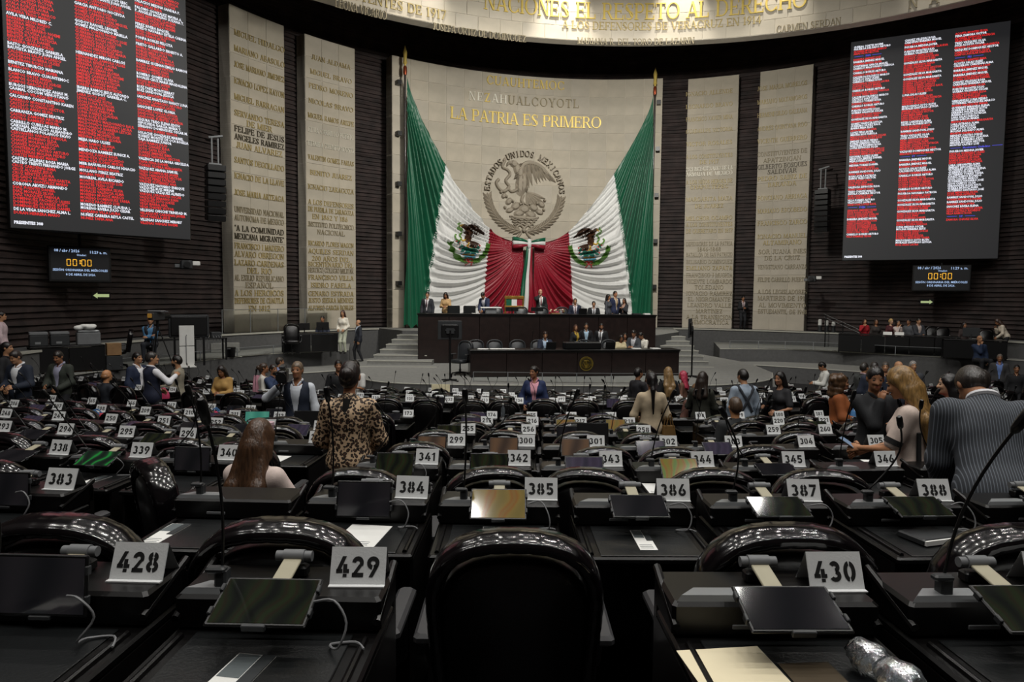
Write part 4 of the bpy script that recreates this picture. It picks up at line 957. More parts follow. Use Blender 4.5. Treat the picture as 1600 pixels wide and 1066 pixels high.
# tablets on a bracket
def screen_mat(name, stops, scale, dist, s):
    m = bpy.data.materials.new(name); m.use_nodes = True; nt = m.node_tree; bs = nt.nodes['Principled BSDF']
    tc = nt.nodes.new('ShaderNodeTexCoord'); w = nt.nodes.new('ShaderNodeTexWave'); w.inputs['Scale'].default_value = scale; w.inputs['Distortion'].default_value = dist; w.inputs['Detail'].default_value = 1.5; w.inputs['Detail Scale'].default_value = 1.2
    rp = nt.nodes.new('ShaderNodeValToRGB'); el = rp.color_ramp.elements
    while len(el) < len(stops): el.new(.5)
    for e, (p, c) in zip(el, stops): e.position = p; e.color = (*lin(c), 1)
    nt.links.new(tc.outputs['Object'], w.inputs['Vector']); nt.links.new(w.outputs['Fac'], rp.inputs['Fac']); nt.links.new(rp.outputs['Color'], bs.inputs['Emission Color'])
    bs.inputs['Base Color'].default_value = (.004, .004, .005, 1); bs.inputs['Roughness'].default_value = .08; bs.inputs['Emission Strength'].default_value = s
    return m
SC_GOLD = screen_mat('tablet_gold_reflection', [(0, '#7A6A3A'), (.55, '#85703C'), (.75, '#8A6A34'), (.9, '#8A5E32'), (1, '#86683A')], 3.2, 6, .62)  # SC_ materials: reflections on the tablet glass painted as emissive wave colours
SC_RAIN = screen_mat('tablet_rainbow_reflection', [(0, '#7E7A34'), (.3, '#8E6E30'), (.6, '#92603A'), (.8, '#84803E'), (1, '#6A8448')], 4, 6, .6)
SC_GREEN = screen_mat('tablet_green_reflection', [(0, '#1E2A20'), (.5, '#23402C'), (.8, '#2E5A34'), (1, '#2FAA4A')], 4, 7, .42)
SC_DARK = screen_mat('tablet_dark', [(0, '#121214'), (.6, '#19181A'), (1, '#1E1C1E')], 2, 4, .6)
SC_OLIVE = screen_mat('tablet_olive_reflection', [(0, '#171A12'), (.5, '#26301A'), (.8, '#332A1A'), (1, '#2E3A1E')], 4, 6, .34)
SC_MAUVE = screen_mat('tablet_mauve_reflection', [(0, '#2A2733'), (.5, '#3A3342'), (1, '#332C3A')], 3, 4, .8)
SC_BROWN = screen_mat('tablet_brown_reflection', [(0, '#3A2E26'), (.5, '#4A3A2E'), (1, '#5A4432')], 2, 4, .8)
def tablet_mesh():
    b = MB(); b.bevbox(-.128, .128, -.083, .083, -.005, .004, .003); body = b.mesh('tablet_body', M_BLACK)
    b = MB(); b.bevbox(-.120, .120, -.075, .075, .004, .0055, .0005)
    bars = []
    for x0, x1, y0, y1 in ((-.03, .03, -.092, -.080), (-.132, -.122, -.05, -.025), (-.132, -.122, .03, .055), (.122, .132, -.05, -.025), (.122, .132, .03, .055)): q = MB(); q.bevbox(x0, x1, y0, y1, -.008, .010, .002); bars.append(q.mesh('clip', M_DGREY))
    return body, b, bars
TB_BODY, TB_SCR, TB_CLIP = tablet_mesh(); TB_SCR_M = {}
b = MB(); b.tube([(-.052, .0, .0), (.052, .0, .0)], .015, 12); b.tube([(-.03, 0, 0), (.03, 0, 0)], .019, 12); TB_HINGE = b.mesh('hinge', M_GREY, 40)
b = MB(); b.bevbox(-.026, .026, -.15, .0, -.004, .004, .002); TB_ARM = b.mesh('bracket_arm', M_CREAM)
b = MB(); b.bevbox(-.04, .04, -.02, .02, -.045, -.012, .006); TB_FOOT = b.mesh('hinge_foot', M_BLACK)
def put_tablet(desk_M, rz, sm, tilt, label, group, dx=0.0, near=True, yaw=0.0, lift=0.0):
    o = empty('tablet', desk_M @ Vector((dx, .03, .862)), rz, label, 'tablet', group)
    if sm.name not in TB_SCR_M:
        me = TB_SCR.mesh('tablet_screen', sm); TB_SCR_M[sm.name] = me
    h = .058; R = Matrix.Rotation(R_(tilt), 4, 'X')
    c = Vector((0, -.15 - .083 * math.cos(R_(tilt)) * .95, h - .035 + lift))
    for nm, me in (('tablet_body', TB_BODY), ('tablet_screen', TB_SCR_M[sm.name])) + (tuple(('clip', q) for q in TB_CLIP) if near else ()):
        q = link(nm, me, o, c); q.rotation_euler = (R_(tilt), 0, yaw)
    q = link('hinge', TB_HINGE, o, (0, 0, h))
    if near:
        q = link('bracket_arm', TB_ARM, o, (0, -.01, h - .005)); q.rotation_euler = (R_(12), 0, 0)
        link('hinge_foot', TB_FOOT, o, (0, 0, .045))
    return o
def cable(desk_M, pts, label='thin grey charging cable looping beside a tablet'):
    b = MB(); o = desk_M @ Vector((0, 0, .9)); b.tube([(desk_M @ Vector(p)) - o for p in bez([(*p,) for p in pts], 24)], .0032, 6)
    return b.build('cable', M_CABLE, None, True, loc=o, label=label, cat='cable', group='charging cables')

# ---- layout: (row, [(plate number, plate x in the photograph)])
LAY = {1: [('427', -133), ('428', 215), ('429', 563), ('430', 1310), ('431', 1658)],
       2: [('382', -110), ('383', 95), (None, 440), ('384', 645), ('385', 848), ('386', 1055), ('387', 1260), ('388', 1465), ('389', 1670)],
       3: [('337', -42), ('338', 95), ('339', 222), ('340', 358), ('341', 670), ('342', 813), ('343', 957), ('344', 1100), ('345', 1243), ('346', 1387), ('347', 1530), ('348', 1674)],
       4: [('293', 5), ('294', 103), ('295', 198), ('296', 294), ('297', 395), ('298', 497), ('299', 714), ('300', 824), ('301', 933), ('302', 1047), ('303', 1148), ('304', 1262), ('305', 1372), ('306', 1482), ('307', 1592)],
       5: [('248', 10), ('249', 92), ('250', 174), ('251', 256), ('252', 338), ('253', 420), ('254', 502), ('255', 733), ('256', 827), ('257', 917), ('258', 1007), ('259', 1211), ('260', 1292), ('261', 1380), ('262', 1468), ('263', 1556)],
       6: [('206', 22), ('207', 90), ('208', 158), ('209', 228), ('210', 297), ('211', 367), ('212', 437), ('213', 508), ('214', 578), ('215', 762), ('216', 833), ('217', 908), ('218', 984), ('219', 1145), ('220', 1218), ('221', 1290), ('222', 1362), ('223', 1434), ('224', 1506), ('225', 1578)],
       7: [('164', 82), ('165', 144), ('166', 206), ('167', 268), ('168', 330), ('169', 392), ('170', 454), ('171', 516), ('172', 577), ('173', 639), ('174', 770), ('175', 832), ('176', 894), ('177', 956), ('178', 1096), ('179', 1157), ('180', 1219), ('181', 1281), ('182', 1343), ('183', 1405), ('184', 1467), ('185', 1529), ('186', 1591)]}
def auto(start, xs): return [('%03d' % (start + i), x) for i, x in enumerate(xs)]
LAY[8] = auto(120, [5 + 53 * i for i in range(1, 13)] + [703, 758, 812, 866, 920, 974, 1080, 1133, 1186, 1239, 1292, 1345, 1398, 1451, 1504, 1557])
LAY[9] = auto(80, [30 + 48.5 * i for i in range(12)] + [640, 688, 735, 781, 830, 878, 926, 974, 1062, 1110, 1158, 1206, 1254, 1302, 1350, 1398, 1446, 1494, 1542])
LAY[10] = auto(46, [62 + 44 * i for i in range(12)] + [670, 714, 758, 803, 848, 892, 936, 980, 1060, 1104, 1148, 1192, 1236, 1280, 1324, 1368, 1412, 1456, 1500])
LAY[11] = auto(18, [110 + 40.5 * i for i in range(11)] + [600, 640, 680, 720, 760, 800, 840, 880, 920, 960, 1050, 1090, 1130, 1170, 1210, 1250, 1290, 1330, 1370])
LAY[12] = auto(1, [212 + 37.5 * i for i in range(8)] + [600, 637, 675, 712, 750, 787, 825, 862, 900, 938, 975, 1050, 1088, 1125, 1162, 1200, 1238])
SEAT = {}                                  # number -> desk matrix, used by things that lie on the desks
CHAIR_PX = {None: 140 / 1, '384': 465, '385': 808, '386': 1207, '387': 1555}
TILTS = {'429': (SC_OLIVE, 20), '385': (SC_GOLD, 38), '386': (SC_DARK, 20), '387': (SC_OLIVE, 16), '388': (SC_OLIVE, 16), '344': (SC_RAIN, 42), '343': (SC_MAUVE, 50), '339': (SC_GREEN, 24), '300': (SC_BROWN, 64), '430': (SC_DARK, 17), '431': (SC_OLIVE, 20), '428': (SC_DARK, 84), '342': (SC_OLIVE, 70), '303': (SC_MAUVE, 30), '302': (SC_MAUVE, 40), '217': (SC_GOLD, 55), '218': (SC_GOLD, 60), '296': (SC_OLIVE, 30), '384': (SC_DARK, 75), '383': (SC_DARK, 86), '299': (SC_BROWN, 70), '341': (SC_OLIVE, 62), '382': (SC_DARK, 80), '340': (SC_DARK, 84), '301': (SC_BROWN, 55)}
rs = random.Random(11)
NOCHAIR = {'300', '388', '389', '346', '340'}
for r, seats in LAY.items():
    dz, fz = ROWS[r]; near = r <= 6
    for si_, (num, px) in enumerate(seats):
        pos = '%s from left in the %s row from the camera' % (NTH(si_ + 1), ORD[r])
        X = 0; Y = dz
        c = (px - 800) / FPX
        for _ in range(8): X = c * (Y * math.cos(PITCH) + (2.18 - fz) * math.sin(PITCH) - .03); Y = row_y(dz, X)
        rz = math.atan2(-(FAN[0] - X), FAN[1] - Y)
        Mx = Matrix.Translation((X, Y, fz)) @ Matrix.Rotation(rz, 4, 'Z')
        org = Mx @ Vector((-.20, 0, 0)); Md = Matrix.Translation(org) @ Matrix.Rotation(rz, 4, 'Z'); SEAT[num] = Md
        where = 'the unnumbered place left of plate 384' if num is None else 'plate ' + num
        if num is None: dl = 'black wooden desk without a number plate, left of desk 384'
        else: dl = 'black desk with plate %s, %s' % (num, pos)
        d = empty('desk', org, rz, dl, 'desk', 'desks of the seat rows')
        for k, me in (DK if near else DK_FAR).items(): link(k.strip('_'), me, d)
        if rs.random() < (.85 if r < 8 else .6) and num not in ('382', '427', '338', '301', '302'):
            bm, gm, cm = MICS[{'429': 0, '430': 0, '431': 2, '385': 0, '386': 4, '428': 1}.get(num, rs.randrange(6))]
            mc = link('microphone', None, d, (0, 0, 0)); link('mic_base', bm, mc); link('gooseneck', gm, mc); link('capsule', cm, mc)
        if num:
            p = empty('number_plate', Md @ Vector((.20 + rs.uniform(-.004, .004), .01, .862)), rz + rs.uniform(-.05, .05), 'steel plate stencilled %s, %s' % (num, pos), 'number plate', 'desk number plates')
            link('steel_sheet', PLATE, p); link('stencilled_number', number_mesh(num), p)
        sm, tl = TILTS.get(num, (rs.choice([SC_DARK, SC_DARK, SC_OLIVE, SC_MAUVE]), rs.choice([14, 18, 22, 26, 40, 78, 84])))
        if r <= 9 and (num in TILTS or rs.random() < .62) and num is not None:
            tone = {'tablet_gold_reflection': 'gold shimmering', 'tablet_rainbow_reflection': 'rainbow shimmering', 'tablet_green_reflection': 'green glowing', 'tablet_dark': 'dark', 'tablet_olive_reflection': 'olive tinted', 'tablet_mauve_reflection': 'mauve tinted', 'tablet_brown_reflection': 'brown tinted'}[sm.name]
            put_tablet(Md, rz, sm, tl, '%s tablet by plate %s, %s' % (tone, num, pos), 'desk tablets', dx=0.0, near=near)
        if r > 1 and num not in NOCHAIR:
            off = 1.08 if r == 2 else .94 + rs.uniform(-.05, .08)
            cx = rs.uniform(-.06, .06); cz = rz + rs.uniform(-.22, .22)
            loc = Md @ Vector((cx, -off + .28, 0)); loc.z = fz
            if r == 2 and num in CHAIR_PX:
                Yc = row_y(dz, X) - off; Xc = (CHAIR_PX[num] - 800) / FPX * (Yc + .12); loc = Vector((Xc, Yc + .28, fz)); cz = rz
            if num is None: cl = 'black leather swivel chair at the unnumbered desk left of plate 384'
            else: cl = 'black leather chair at plate %s, %s' % (num, pos)
            put_chair(loc, cz, cl, 'black chairs of the seat rows', CH_NEAR if near else CH_FAR, scale=(.965 if r > 2 else (.975 if num == '385' else 1.0)))

put_chair(Vector(((350 - 800) / FPX * 3.9, 3.80, ROWS[3][1])), R_(-50), 'black leather chair turned beside the seated woman in pink', 'black chairs of the seat rows')
# ================================================================== people: smooth implicit figures turned into meshes
def _cap(P, a, b, ra, rb):
    a = np.asarray(a, float); b = np.asarray(b, float); d = b - a; L2 = float(d @ d) + 1e-9
    h = np.clip(((P - a) @ d) / L2, 0, 1); q = P - a - h[..., None] * d
    return np.sqrt((q * q).sum(-1)) - (ra + (rb - ra) * h)
def _ell(P, c, r, R=None):
    q = P - np.asarray(c, float)
    if R is not None: q = q @ R
    r = np.asarray(r, float); k0 = np.sqrt(((q / r) ** 2).sum(-1)); k1 = np.sqrt(((q / (r * r)) ** 2).sum(-1)) + 1e-9
    return k0 * (k0 - 1) / k1
def _smin(a, b, k):
    h = np.clip(.5 + .5 * (b - a) / k, 0, 1); return b + (a - b) * h - k * h * (1 - h)
def sdf(P, prims, k):
    d = None
    for p in prims:
        if p[0] == 'c': v = _cap(P, *p[1:5]); kk = p[5] if len(p) > 5 else k
        else: v = _ell(P, *p[1:4]); kk = p[4] if len(p) > 4 else k
        d = v if d is None else _smin(d, v, kk)
    return d
def surface(prims, v, k=.03, infl=0.0, cut=None, pad=.05):
    lo = np.full(3, 9.); hi = np.full(3, -9.)
    for p in prims:
        if p[0] == 'c':
            for c, r in ((p[1], p[3]), (p[2], p[4])): lo = np.minimum(lo, np.asarray(c) - r); hi = np.maximum(hi, np.asarray(c) + r)
        else:
            m = max(p[2]) if p[3] is not None else np.asarray(p[2]); lo = np.minimum(lo, np.asarray(p[1]) - m); hi = np.maximum(hi, np.asarray(p[1]) + m)
    lo -= pad + infl; hi += pad + infl
    n = np.ceil((hi - lo) / v).astype(int) + 1
    g = np.stack(np.meshgrid(*[lo[i] + v * np.arange(n[i]) for i in range(3)], indexing='ij'), -1)
    F = sdf(g, prims, k) - infl
    if cut is not None: F = np.maximum(F, cut(g))
    S = F < 0
    if not S.any(): return [], []
    c = np.zeros(tuple(n - 1), int)
    sl = lambda o: tuple(slice(o[i], n[i] - 1 + o[i]) for i in range(3))
    C8 = [(i, j, l) for i in (0, 1) for j in (0, 1) for l in (0, 1)]
    for o in C8: c += S[sl(o)]
    act = (c > 0) & (c < 8); idx = np.full(act.shape, -1); N = int(act.sum()); idx[act] = np.arange(N)
    ac = np.argwhere(act); acc = np.zeros((N, 3)); cnt = np.zeros(N)
    Fv = {o: F[sl(o)][act] for o in C8}
    for a in C8:
        for ax in range(3):
            if a[ax]: continue
            b = list(a); b[ax] = 1; b = tuple(b); fa, fb = Fv[a], Fv[b]; m = (fa < 0) != (fb < 0)
            t = np.where(m, fa / np.where(m, fa - fb, 1), 0); q = np.array(a, float) + np.zeros((N, 3)); q[:, ax] += t
            acc[m] += q[m]; cnt[m] += 1
    V = lo + v * (ac + acc / cnt[:, None]); faces = []
    for ax in range(3):
        o0 = [slice(1, None)] * 3; o1 = [slice(1, None)] * 3; o0[ax] = slice(0, -1)
        s0 = S[tuple(slice(0, -1) if i == ax else slice(1, -1) for i in range(3))]; s1 = S[tuple(slice(1, None) if i == ax else slice(1, -1) for i in range(3))]
        for sg in (0, 1):
            w = np.argwhere((s0 != s1) & (s0 == bool(sg)))
            if not len(w): continue
            u1, u2 = (ax + 1) % 3, (ax + 2) % 3; base = w.copy()
            for i in range(3):
                if i != ax: base[:, i] += 1
            def cell(d1, d2):
                q = base.copy(); q[:, u1] -= d1; q[:, u2] -= d2; return idx[q[:, 0], q[:, 1], q[:, 2]]
            Q = np.stack([cell(1, 1), cell(0, 1), cell(0, 0), cell(1, 0)], 1)
            if not sg: Q = Q[:, ::-1]
            faces.append(Q)
    Fc = np.concatenate(faces) if faces else np.zeros((0, 4), int)
    Fc = Fc[(Fc >= 0).all(1)]
    return V.tolist(), Fc.tolist()
def skin_mat(h): return mat('skin_' + h.strip('#'), h, .5, vary=.06, scale=20, spec=.4)
def cloth_mat(h, rough=.8): return mat('cloth_' + h.strip('#'), h, rough, vary=.10, scale=14, bump=.2, bscale=220)
def hair_mat(h):
    n = 'hair_' + h.strip('#')
    if n in MATS: return MATS[n]
    m = mat(n, h, .38, vary=0, spec=.6); nt, bs = nodes(m)
    tc = nt.nodes.new('ShaderNodeTexCoord'); mp = nt.nodes.new('ShaderNodeMapping'); mp.inputs['Scale'].default_value = (70, 70, 5)
    no = nt.nodes.new('ShaderNodeTexNoise'); no.inputs['Scale'].default_value = 1.0; no.inputs['Detail'].default_value = 5; rp = nt.nodes.new('ShaderNodeValToRGB'); c = lin(h)
    rp.color_ramp.elements[0].position = .3; rp.color_ramp.elements[1].position = .75
    rp.color_ramp.elements[0].color = (*[x * .45 for x in c], 1); rp.color_ramp.elements[1].color = (*[min(1, x * 1.6) for x in c], 1)
    bp = nt.nodes.new('ShaderNodeBump'); bp.inputs['Strength'].default_value = .6; bp.inputs['Distance'].default_value = .01
    nt.links.new(tc.outputs['Object'], mp.inputs['Vector']); nt.links.new(mp.outputs['Vector'], no.inputs['Vector']); nt.links.new(no.outputs['Fac'], rp.inputs['Fac']); nt.links.new(rp.outputs['Color'], bs.inputs['Base Color']); nt.links.new(no.outputs['Fac'], bp.inputs['Height']); nt.links.new(bp.outputs['Normal'], bs.inputs['Normal'])
    return m
def rot(ax, a): return np.array(Matrix.Rotation(a, 3, ax))
def ik(S, H, L1, L2, hint):
    S = np.asarray(S, float); H = np.asarray(H, float); d = H - S; L = np.linalg.norm(d); L = max(1e-3, L)
    if L > (L1 + L2) * .995: H = S + d / L * (L1 + L2) * .995; d = H - S; L = np.linalg.norm(d)
    a = (L1 * L1 - L2 * L2 + L * L) / (2 * L); h = math.sqrt(max(0, L1 * L1 - a * a)); u = d / L; hint = np.asarray(hint, float); p = hint - u * (hint @ u); p /= np.linalg.norm(p) + 1e-9
    return S + u * a + p * h, H
def hand(mb, w, d, up, s, side, curl=35):
    """palm and five fingers; w wrist, d direction of the hand, up = back of the hand"""
    d = Vector(d).normalized(); up = Vector(up); up = (up - d * up.dot(d)).normalized(); x = d.cross(up) * side; w = Vector(w)
    rings = []
    for t, hw, ht in ((-.1, .022, .018), (.2, .032, .016), (.6, .041, .014), (1, .040, .012)):
        c = w + d * (.085 * t * s); rings.append([c + (x * (hw * math.copysign(abs(math.cos(a)) ** .6, math.cos(a))) + up * (ht * math.sin(a))) * s for a in [2 * PI * k / 8 for k in range(8)]])
    mb.rings(rings)
    for k, (ox, L) in enumerate(((.030, .072), (.010, .080), (-.011, .074), (-.031, .058))):
        p = w + (d * .082 + x * ox) * s; dd = d.copy(); pts = [p]; c = 0
        for seg, f in ((.45, .6), (.32, 1.0), (.23, .9)):
            c += R_(curl) * f; v_ = d * math.cos(c) - up * math.sin(c); p = p + v_ * (L * seg * s); pts.append(p)
        mb.tube(pts, [.0095 * s, .009 * s, .008 * s, .006 * s], 6)
    p = w + (d * .025 + x * .030) * s; t1 = p + (d * .032 + x * .026 - up * .010) * s; t2 = t1 + (d * .030 + x * .004 - up * .012) * s
    mb.tube([p, t1, t2], [.013 * s, .011 * s, .008 * s], 6)
HEAD_C = 1.625
def person(label, loc, rz, h=1.72, fem=False, top='suit', col='#23262E', shirt='#D8D8DC', tie=None, legs='#1A1B20', skin='#A87858', hair='#1A1412', style=None, pose='stand',
           rh=None, lh=None, lean=0, head=(0, 0), v=.024, group=None, build=1.0, bald=False, tilt=0, topmat=None, cat='person', hcurl=35, stride=0.0, shoes='#101012', beard=None, skirt=False, sleeve_band=None, extra=None, sit_z=.50, twist=0):
    root = empty('person', loc, rz, label, cat, group); sc = h / 1.75
    style = style or ('long' if fem else 'short')
    sw = (.152 if fem else .178) * build; W = (.9 if fem else 1.0) * build; af = (.80 if fem else .93) * build
    pz = .93 if pose == 'stand' else sit_z + .06
    RL = rot('X', -R_(lean)); PV = np.array([0, 0, pz]); RT = rot('Z', R_(twist))
    def tb(x, y, z): return PV + RL @ (RT @ np.array([x, y, z - .93]))         # torso coordinates of the standing figure -> posed
    Rt = RL @ RT
    SHO = {s: tb(s * sw, -.01, 1.392) for s in (-1, 1)}; HIP = {s: PV + np.array([s * .092 * W, 0, -.02]) for s in (-1, 1)}
    hd = {1: rh, -1: lh}; arms = {}
    for s in (-1, 1):
        t = hd[s]
        t = tb(s * (sw + .075), .06, .86) if t is None else (tb(*t[:3]) if len(t) == 3 else np.array(t[:3], float))
        hint = np.array([s * .55, -.55, -.6]); E_, H_ = ik(SHO[s], t, .295, .255, hint); arms[s] = (E_, H_)
    lg = {}
    for s in (-1, 1):
        if pose == 'stand':
            st = stride * s; an = HIP[s] + np.array([s * .015, st, -.83]); an[2] = .085 + abs(st) * .05; kn, an = ik(HIP[s], an, .43, .42, np.array([0, 1, 0]))
        else:
            kn = HIP[s] + np.array([s * .05, .43, .02]); an = np.array([kn[0], kn[1] + .02, max(.085, kn[2] - .44)])
        lg[s] = (kn, an)
    RH = Rt @ rot('Z', R_(head[0])) @ rot('X', -R_(head[1])) @ rot('Y', R_(tilt)); NB = tb(0, -.015, 1.47); HC_ = NB + RH @ np.array([0, .022, .165])
    def hb(x, y, z): return HC_ + RH @ np.array([x, y, z])
    # --- primitives
    torso = [('e', tb(0, 0, .96), (.165 * W * (1.05 if fem else 1), .112 * build, .13), Rt), ('e', tb(0, .0, 1.10), (.142 * W, .098 * build, .15), Rt), ('e', tb(0, .005, 1.28), (.168 * W, .110 * build, .16), Rt), ('c', tb(-sw * .8, -.01, 1.382), tb(sw * .8, -.01, 1.382), .056 * af, .056 * af), ('c', tb(0, -.01, 1.36), tb(0, -.012, 1.45), .10, .055)]
    if fem: torso += [('e', tb(s * .072, .085, 1.26), (.066, .058, .066), Rt) for s in (-1, 1)]
    armp = lambda s, t0=0, t1=2: ([('c', SHO[s], arms[s][0], .054 * af, .044 * af)] if t0 < 1 else []) + ([('c', arms[s][0], arms[s][1], .042 * af, .027)] if t1 > 1 else [])
    legp = lambda s: [('c', HIP[s], lg[s][0], .088 * W, .058), ('c', lg[s][0], lg[s][1], .056, .036)]
    neck = [('c', NB - RH @ np.array([0, .01, .06]), NB + RH @ np.array([0, .012, .10]), .056 if not fem else .047, .052 if not fem else .044)]
    headp = [('e', hb(0, -.006, .028), (.074, .094, .092), RH), ('e', hb(0, .024, -.045), (.056, .068, .075), RH), ('c', hb(0, .088, .004), hb(0, .106, -.030), .010, .015, .012), ('e', hb(0, .080, -.088), (.028, .022, .020), RH, .02)]
    headp += [('e', hb(s * .075, -.008, -.008), (.011, .020, .032), RH, .008) for s in (-1, 1)] + [('e', hb(s * .030, .083, -.022), (.022, .018, .016), RH, .02) for s in (-1, 1)] + [('c', hb(-.02, .090, -.064), hb(.02, .090, -.064), .010, .010, .012)]
    slim = [(p[0], p[1], tuple(np.array(p[2]) * .9), p[3]) if p[0] == 'e' else ('c', p[1], p[2], p[3] * .88, p[4] * .88) for p in torso + armp(1) + armp(-1) + legp(1) + legp(-1)]
    V, F = surface(slim + neck, v * 1.25, .04); b = MB(); b.add(V, F)
    hv = min(v, .016) if v > .015 else v * .75
    V, F = surface(headp + neck, hv, .028); b.add(V, F)
    for s in (-1, 1):
        E_, H_ = arms[s]; d = (H_ - E_); hand(b, H_, d, np.array([s * .8, -.1, .5]) if abs(d[2]) < .18 else np.array([s, .2, 0.1]), 1.0, -s, hcurl)
    S_ = Matrix.Scale(sc, 4)
    def out(name, mb, m, smooth=179, parent=root):
        mb.v = [(p[0] * sc, p[1] * sc, p[2] * sc) for p in mb.v]; return mb.build(name, m, parent, smooth)
    body = out('body', b, skin_mat(skin))
    # --- face
    for s in (-1, 1):
        b = MB(); b.ell(hb(s * .031, .086, .006), (.013, .008, .007), 8, 6, M=Matrix(RH)); out('eye', b, M_INK, True, body)
        b = MB(); b.tube([hb(s * .016, .0945, .026), hb(s * .034, .091, .031), hb(s * .050, .078, .024)], [.004, .005, .003], 5); out('eyebrow', b, hair_mat(hair if not bald else '#3A2C24'), True, body)
    b = MB(); b.tube([hb(-.023, .090, -.062), hb(0, .1005, -.061), hb(.023, .090, -.062)], [.004, .008, .004], 6); out('mouth', b, mat('lips', '#8A4A44' if not fem else '#9A3A42', .5, vary=0), True, body)
    # --- hair
    hm = hair_mat(hair); facecut = lambda g: -_ell(g, hb(0, .115, -.055), (.088, .098, .110), RH)
    cap_ = [('e', hb(0, -.012, .032), (.080, .100, .097), RH)]
    if bald: cap_ = [('e', hb(0, -.045, -.015), (.080, .072, .060), RH)]
    if style == 'short': hp = cap_ + ([] if bald else [('e', hb(0, -.05, -.01), (.077, .068, .075), RH)]); cutf = facecut
    elif style == 'bun': hp = cap_ + [('e', hb(0, -.06, -.02), (.076, .06, .08), RH), ('e', hb(.0, -.125, .012), (.056, .048, .056), RH, .01)]; cutf = facecut
    elif style == 'pony': hp = cap_ + [('e', hb(0, -.06, -.02), (.076, .06, .08), RH), ('c', hb(0, -.115, .03), hb(0, -.15, -.14), .036, .034), ('c', hb(0, -.15, -.14), tb(.0, -.15, 1.16), .034, .014)]; cutf = facecut
    elif style == 'curly':
        rr = random.Random(3); hp = cap_ + [('e', hb(.125 * math.cos(a) * .9, -.03 + .09 * math.sin(a), z_), (.062, .062, .062), None, .02) for z_ in (.06, -.02, -.11, -.19) for a in [2 * PI * (k + rr.random() * .5) / 7 for k in range(7)] if math.sin(a) < .45] + [('e', hb(rr.uniform(-.13, .13), rr.uniform(-.14, .0), rr.uniform(-.24, .10)), (.045, .045, .05), None, .012) for _ in range(26)]; cutf = lambda g: -_ell(g, hb(0, .13, -.07), (.080, .095, .140), RH)
    else:                                   # long, falling on the shoulders and back
        dn = tb(0, -.115, 1.20 if style == 'xlong' else 1.30)
        hp = cap_ + [('c', hb(s * .070, .012, .03), hb(s * .082, -.01, -.12), .026, .026) for s in (-1, 1)] + [('e', hb(0, -.055, -.05), (.088, .070, .115), RH), ('c', hb(-.055, -.045, -.08), tb(-.085, -.10, 1.34), .048, .052), ('c', hb(.055, -.045, -.08), tb(.085, -.10, 1.34), .048, .052), ('c', hb(0, -.07, -.08), dn, .065, .050)]
        if style == 'xlong': hp += [('c', tb(s * .085, -.11, 1.34), tb(s * .070, -.135, 1.10), .052, .024) for s in (-1, 1)] + [('c', tb(.01, -.13, 1.25), tb(.0, -.14, 1.05), .055, .02)]
        cutf = lambda g: -_ell(g, hb(0, .125, -.065), (.066, .105, .140), RH)
    V, F = surface(hp, hv, .03, cut=cutf); b = MB(); b.add(V, F)
    if F: out('hair', b, hm)
    if beard:
        V, F = surface([('e', hb(0, .040, -.072), (.060, .064, .052), RH)], hv, .02, cut=lambda g: -_ell(g, hb(0, .10, -.022), (.045, .05, .042), RH)); b = MB(); b.add(V, F)
        if F: out('beard', b, hair_mat(beard))
    # --- clothing
    lm = cloth_mat(legs)
    hem = [('e', HIP[1] * .5 + HIP[-1] * .5 + np.array([0, 0, .02]), (.168 * W, .115 * build, .11), None)]
    if skirt: V, F = surface(hem + [('c', HIP[s], lg[s][0] + np.array([0, 0, -.02]), .105, .09) for s in (-1, 1)], v, .08, .012)
    else: V, F = surface(hem + legp(1) + legp(-1), v, .035, .014)
    b = MB(); b.add(V, F); out('skirt' if skirt else 'trousers', b, lm)
    for s in (-1, 1):
        an = lg[s][1]; b = MB(); b.ell(an + np.array([0, .06, -.045]), (.045, .13, .04), 10, 6); b.ell(an + np.array([0, .0, -.02]), (.045, .05, .06), 10, 6); out('shoe', b, mat('shoe_' + shoes.strip('#'), shoes, .3, vary=.1), True)
    cm = topmat or cloth_mat(col); neckhole = lambda g: -_cap(g, tb(0, .03, 1.47), tb(0, .05, 1.60), .072, .09)
    long_ = torso + armp(1) + armp(-1); short = torso + [('c', SHO[s], SHO[s] + (arms[s][0] - SHO[s]) * .8, .055 * af, .056 * af) for s in (-1, 1)]
    cuff = [('c', arms[s][0], arms[s][0] + (arms[s][1] - arms[s][0]) * .93, .044 * af, .034) for s in (-1, 1)]
    longc = torso + [q for s in (-1, 1) for q in armp(s, 0, 1)] + cuff
    if top in ('suit', 'openvest', 'vest', 'jacket'):
        V, F = surface(torso + ([q for s in (-1, 1) for q in armp(s, 0, 1)] + cuff if top in ('vest', 'openvest') else []), v, .045, .012, cut=neckhole); b = MB(); b.add(V, F); out('shirt', b, cloth_mat(shirt))
        Ri = np.array(Rt)
        def vcut(g):
            q = (g - tb(0, 0, 1.0)) @ Ri; w_ = .012 + np.clip((q[..., 2] - .02) / .42, 0, 1) * (.075 if top == 'suit' else .07)
            return np.minimum(np.maximum(np.abs(q[..., 0]) - w_, -(q[..., 1] - .02)) * -1, 9)
        def cut2(g): return np.maximum(vcut(g), neckhole(g))
        hemj = [('e', tb(0, -.005, .90), (.172 * W, .118 * build, .14), Rt)]
        pr = torso + hemj + ([] if top in ('vest', 'openvest') else [q for s in (-1, 1) for q in armp(s, 0, 1)] + cuff)
        V, F = surface(pr, v, .045, .027, cut=cut2); b = MB(); b.add(V, F); out('vest' if top in ('vest', 'openvest') else 'jacket', b, cm)
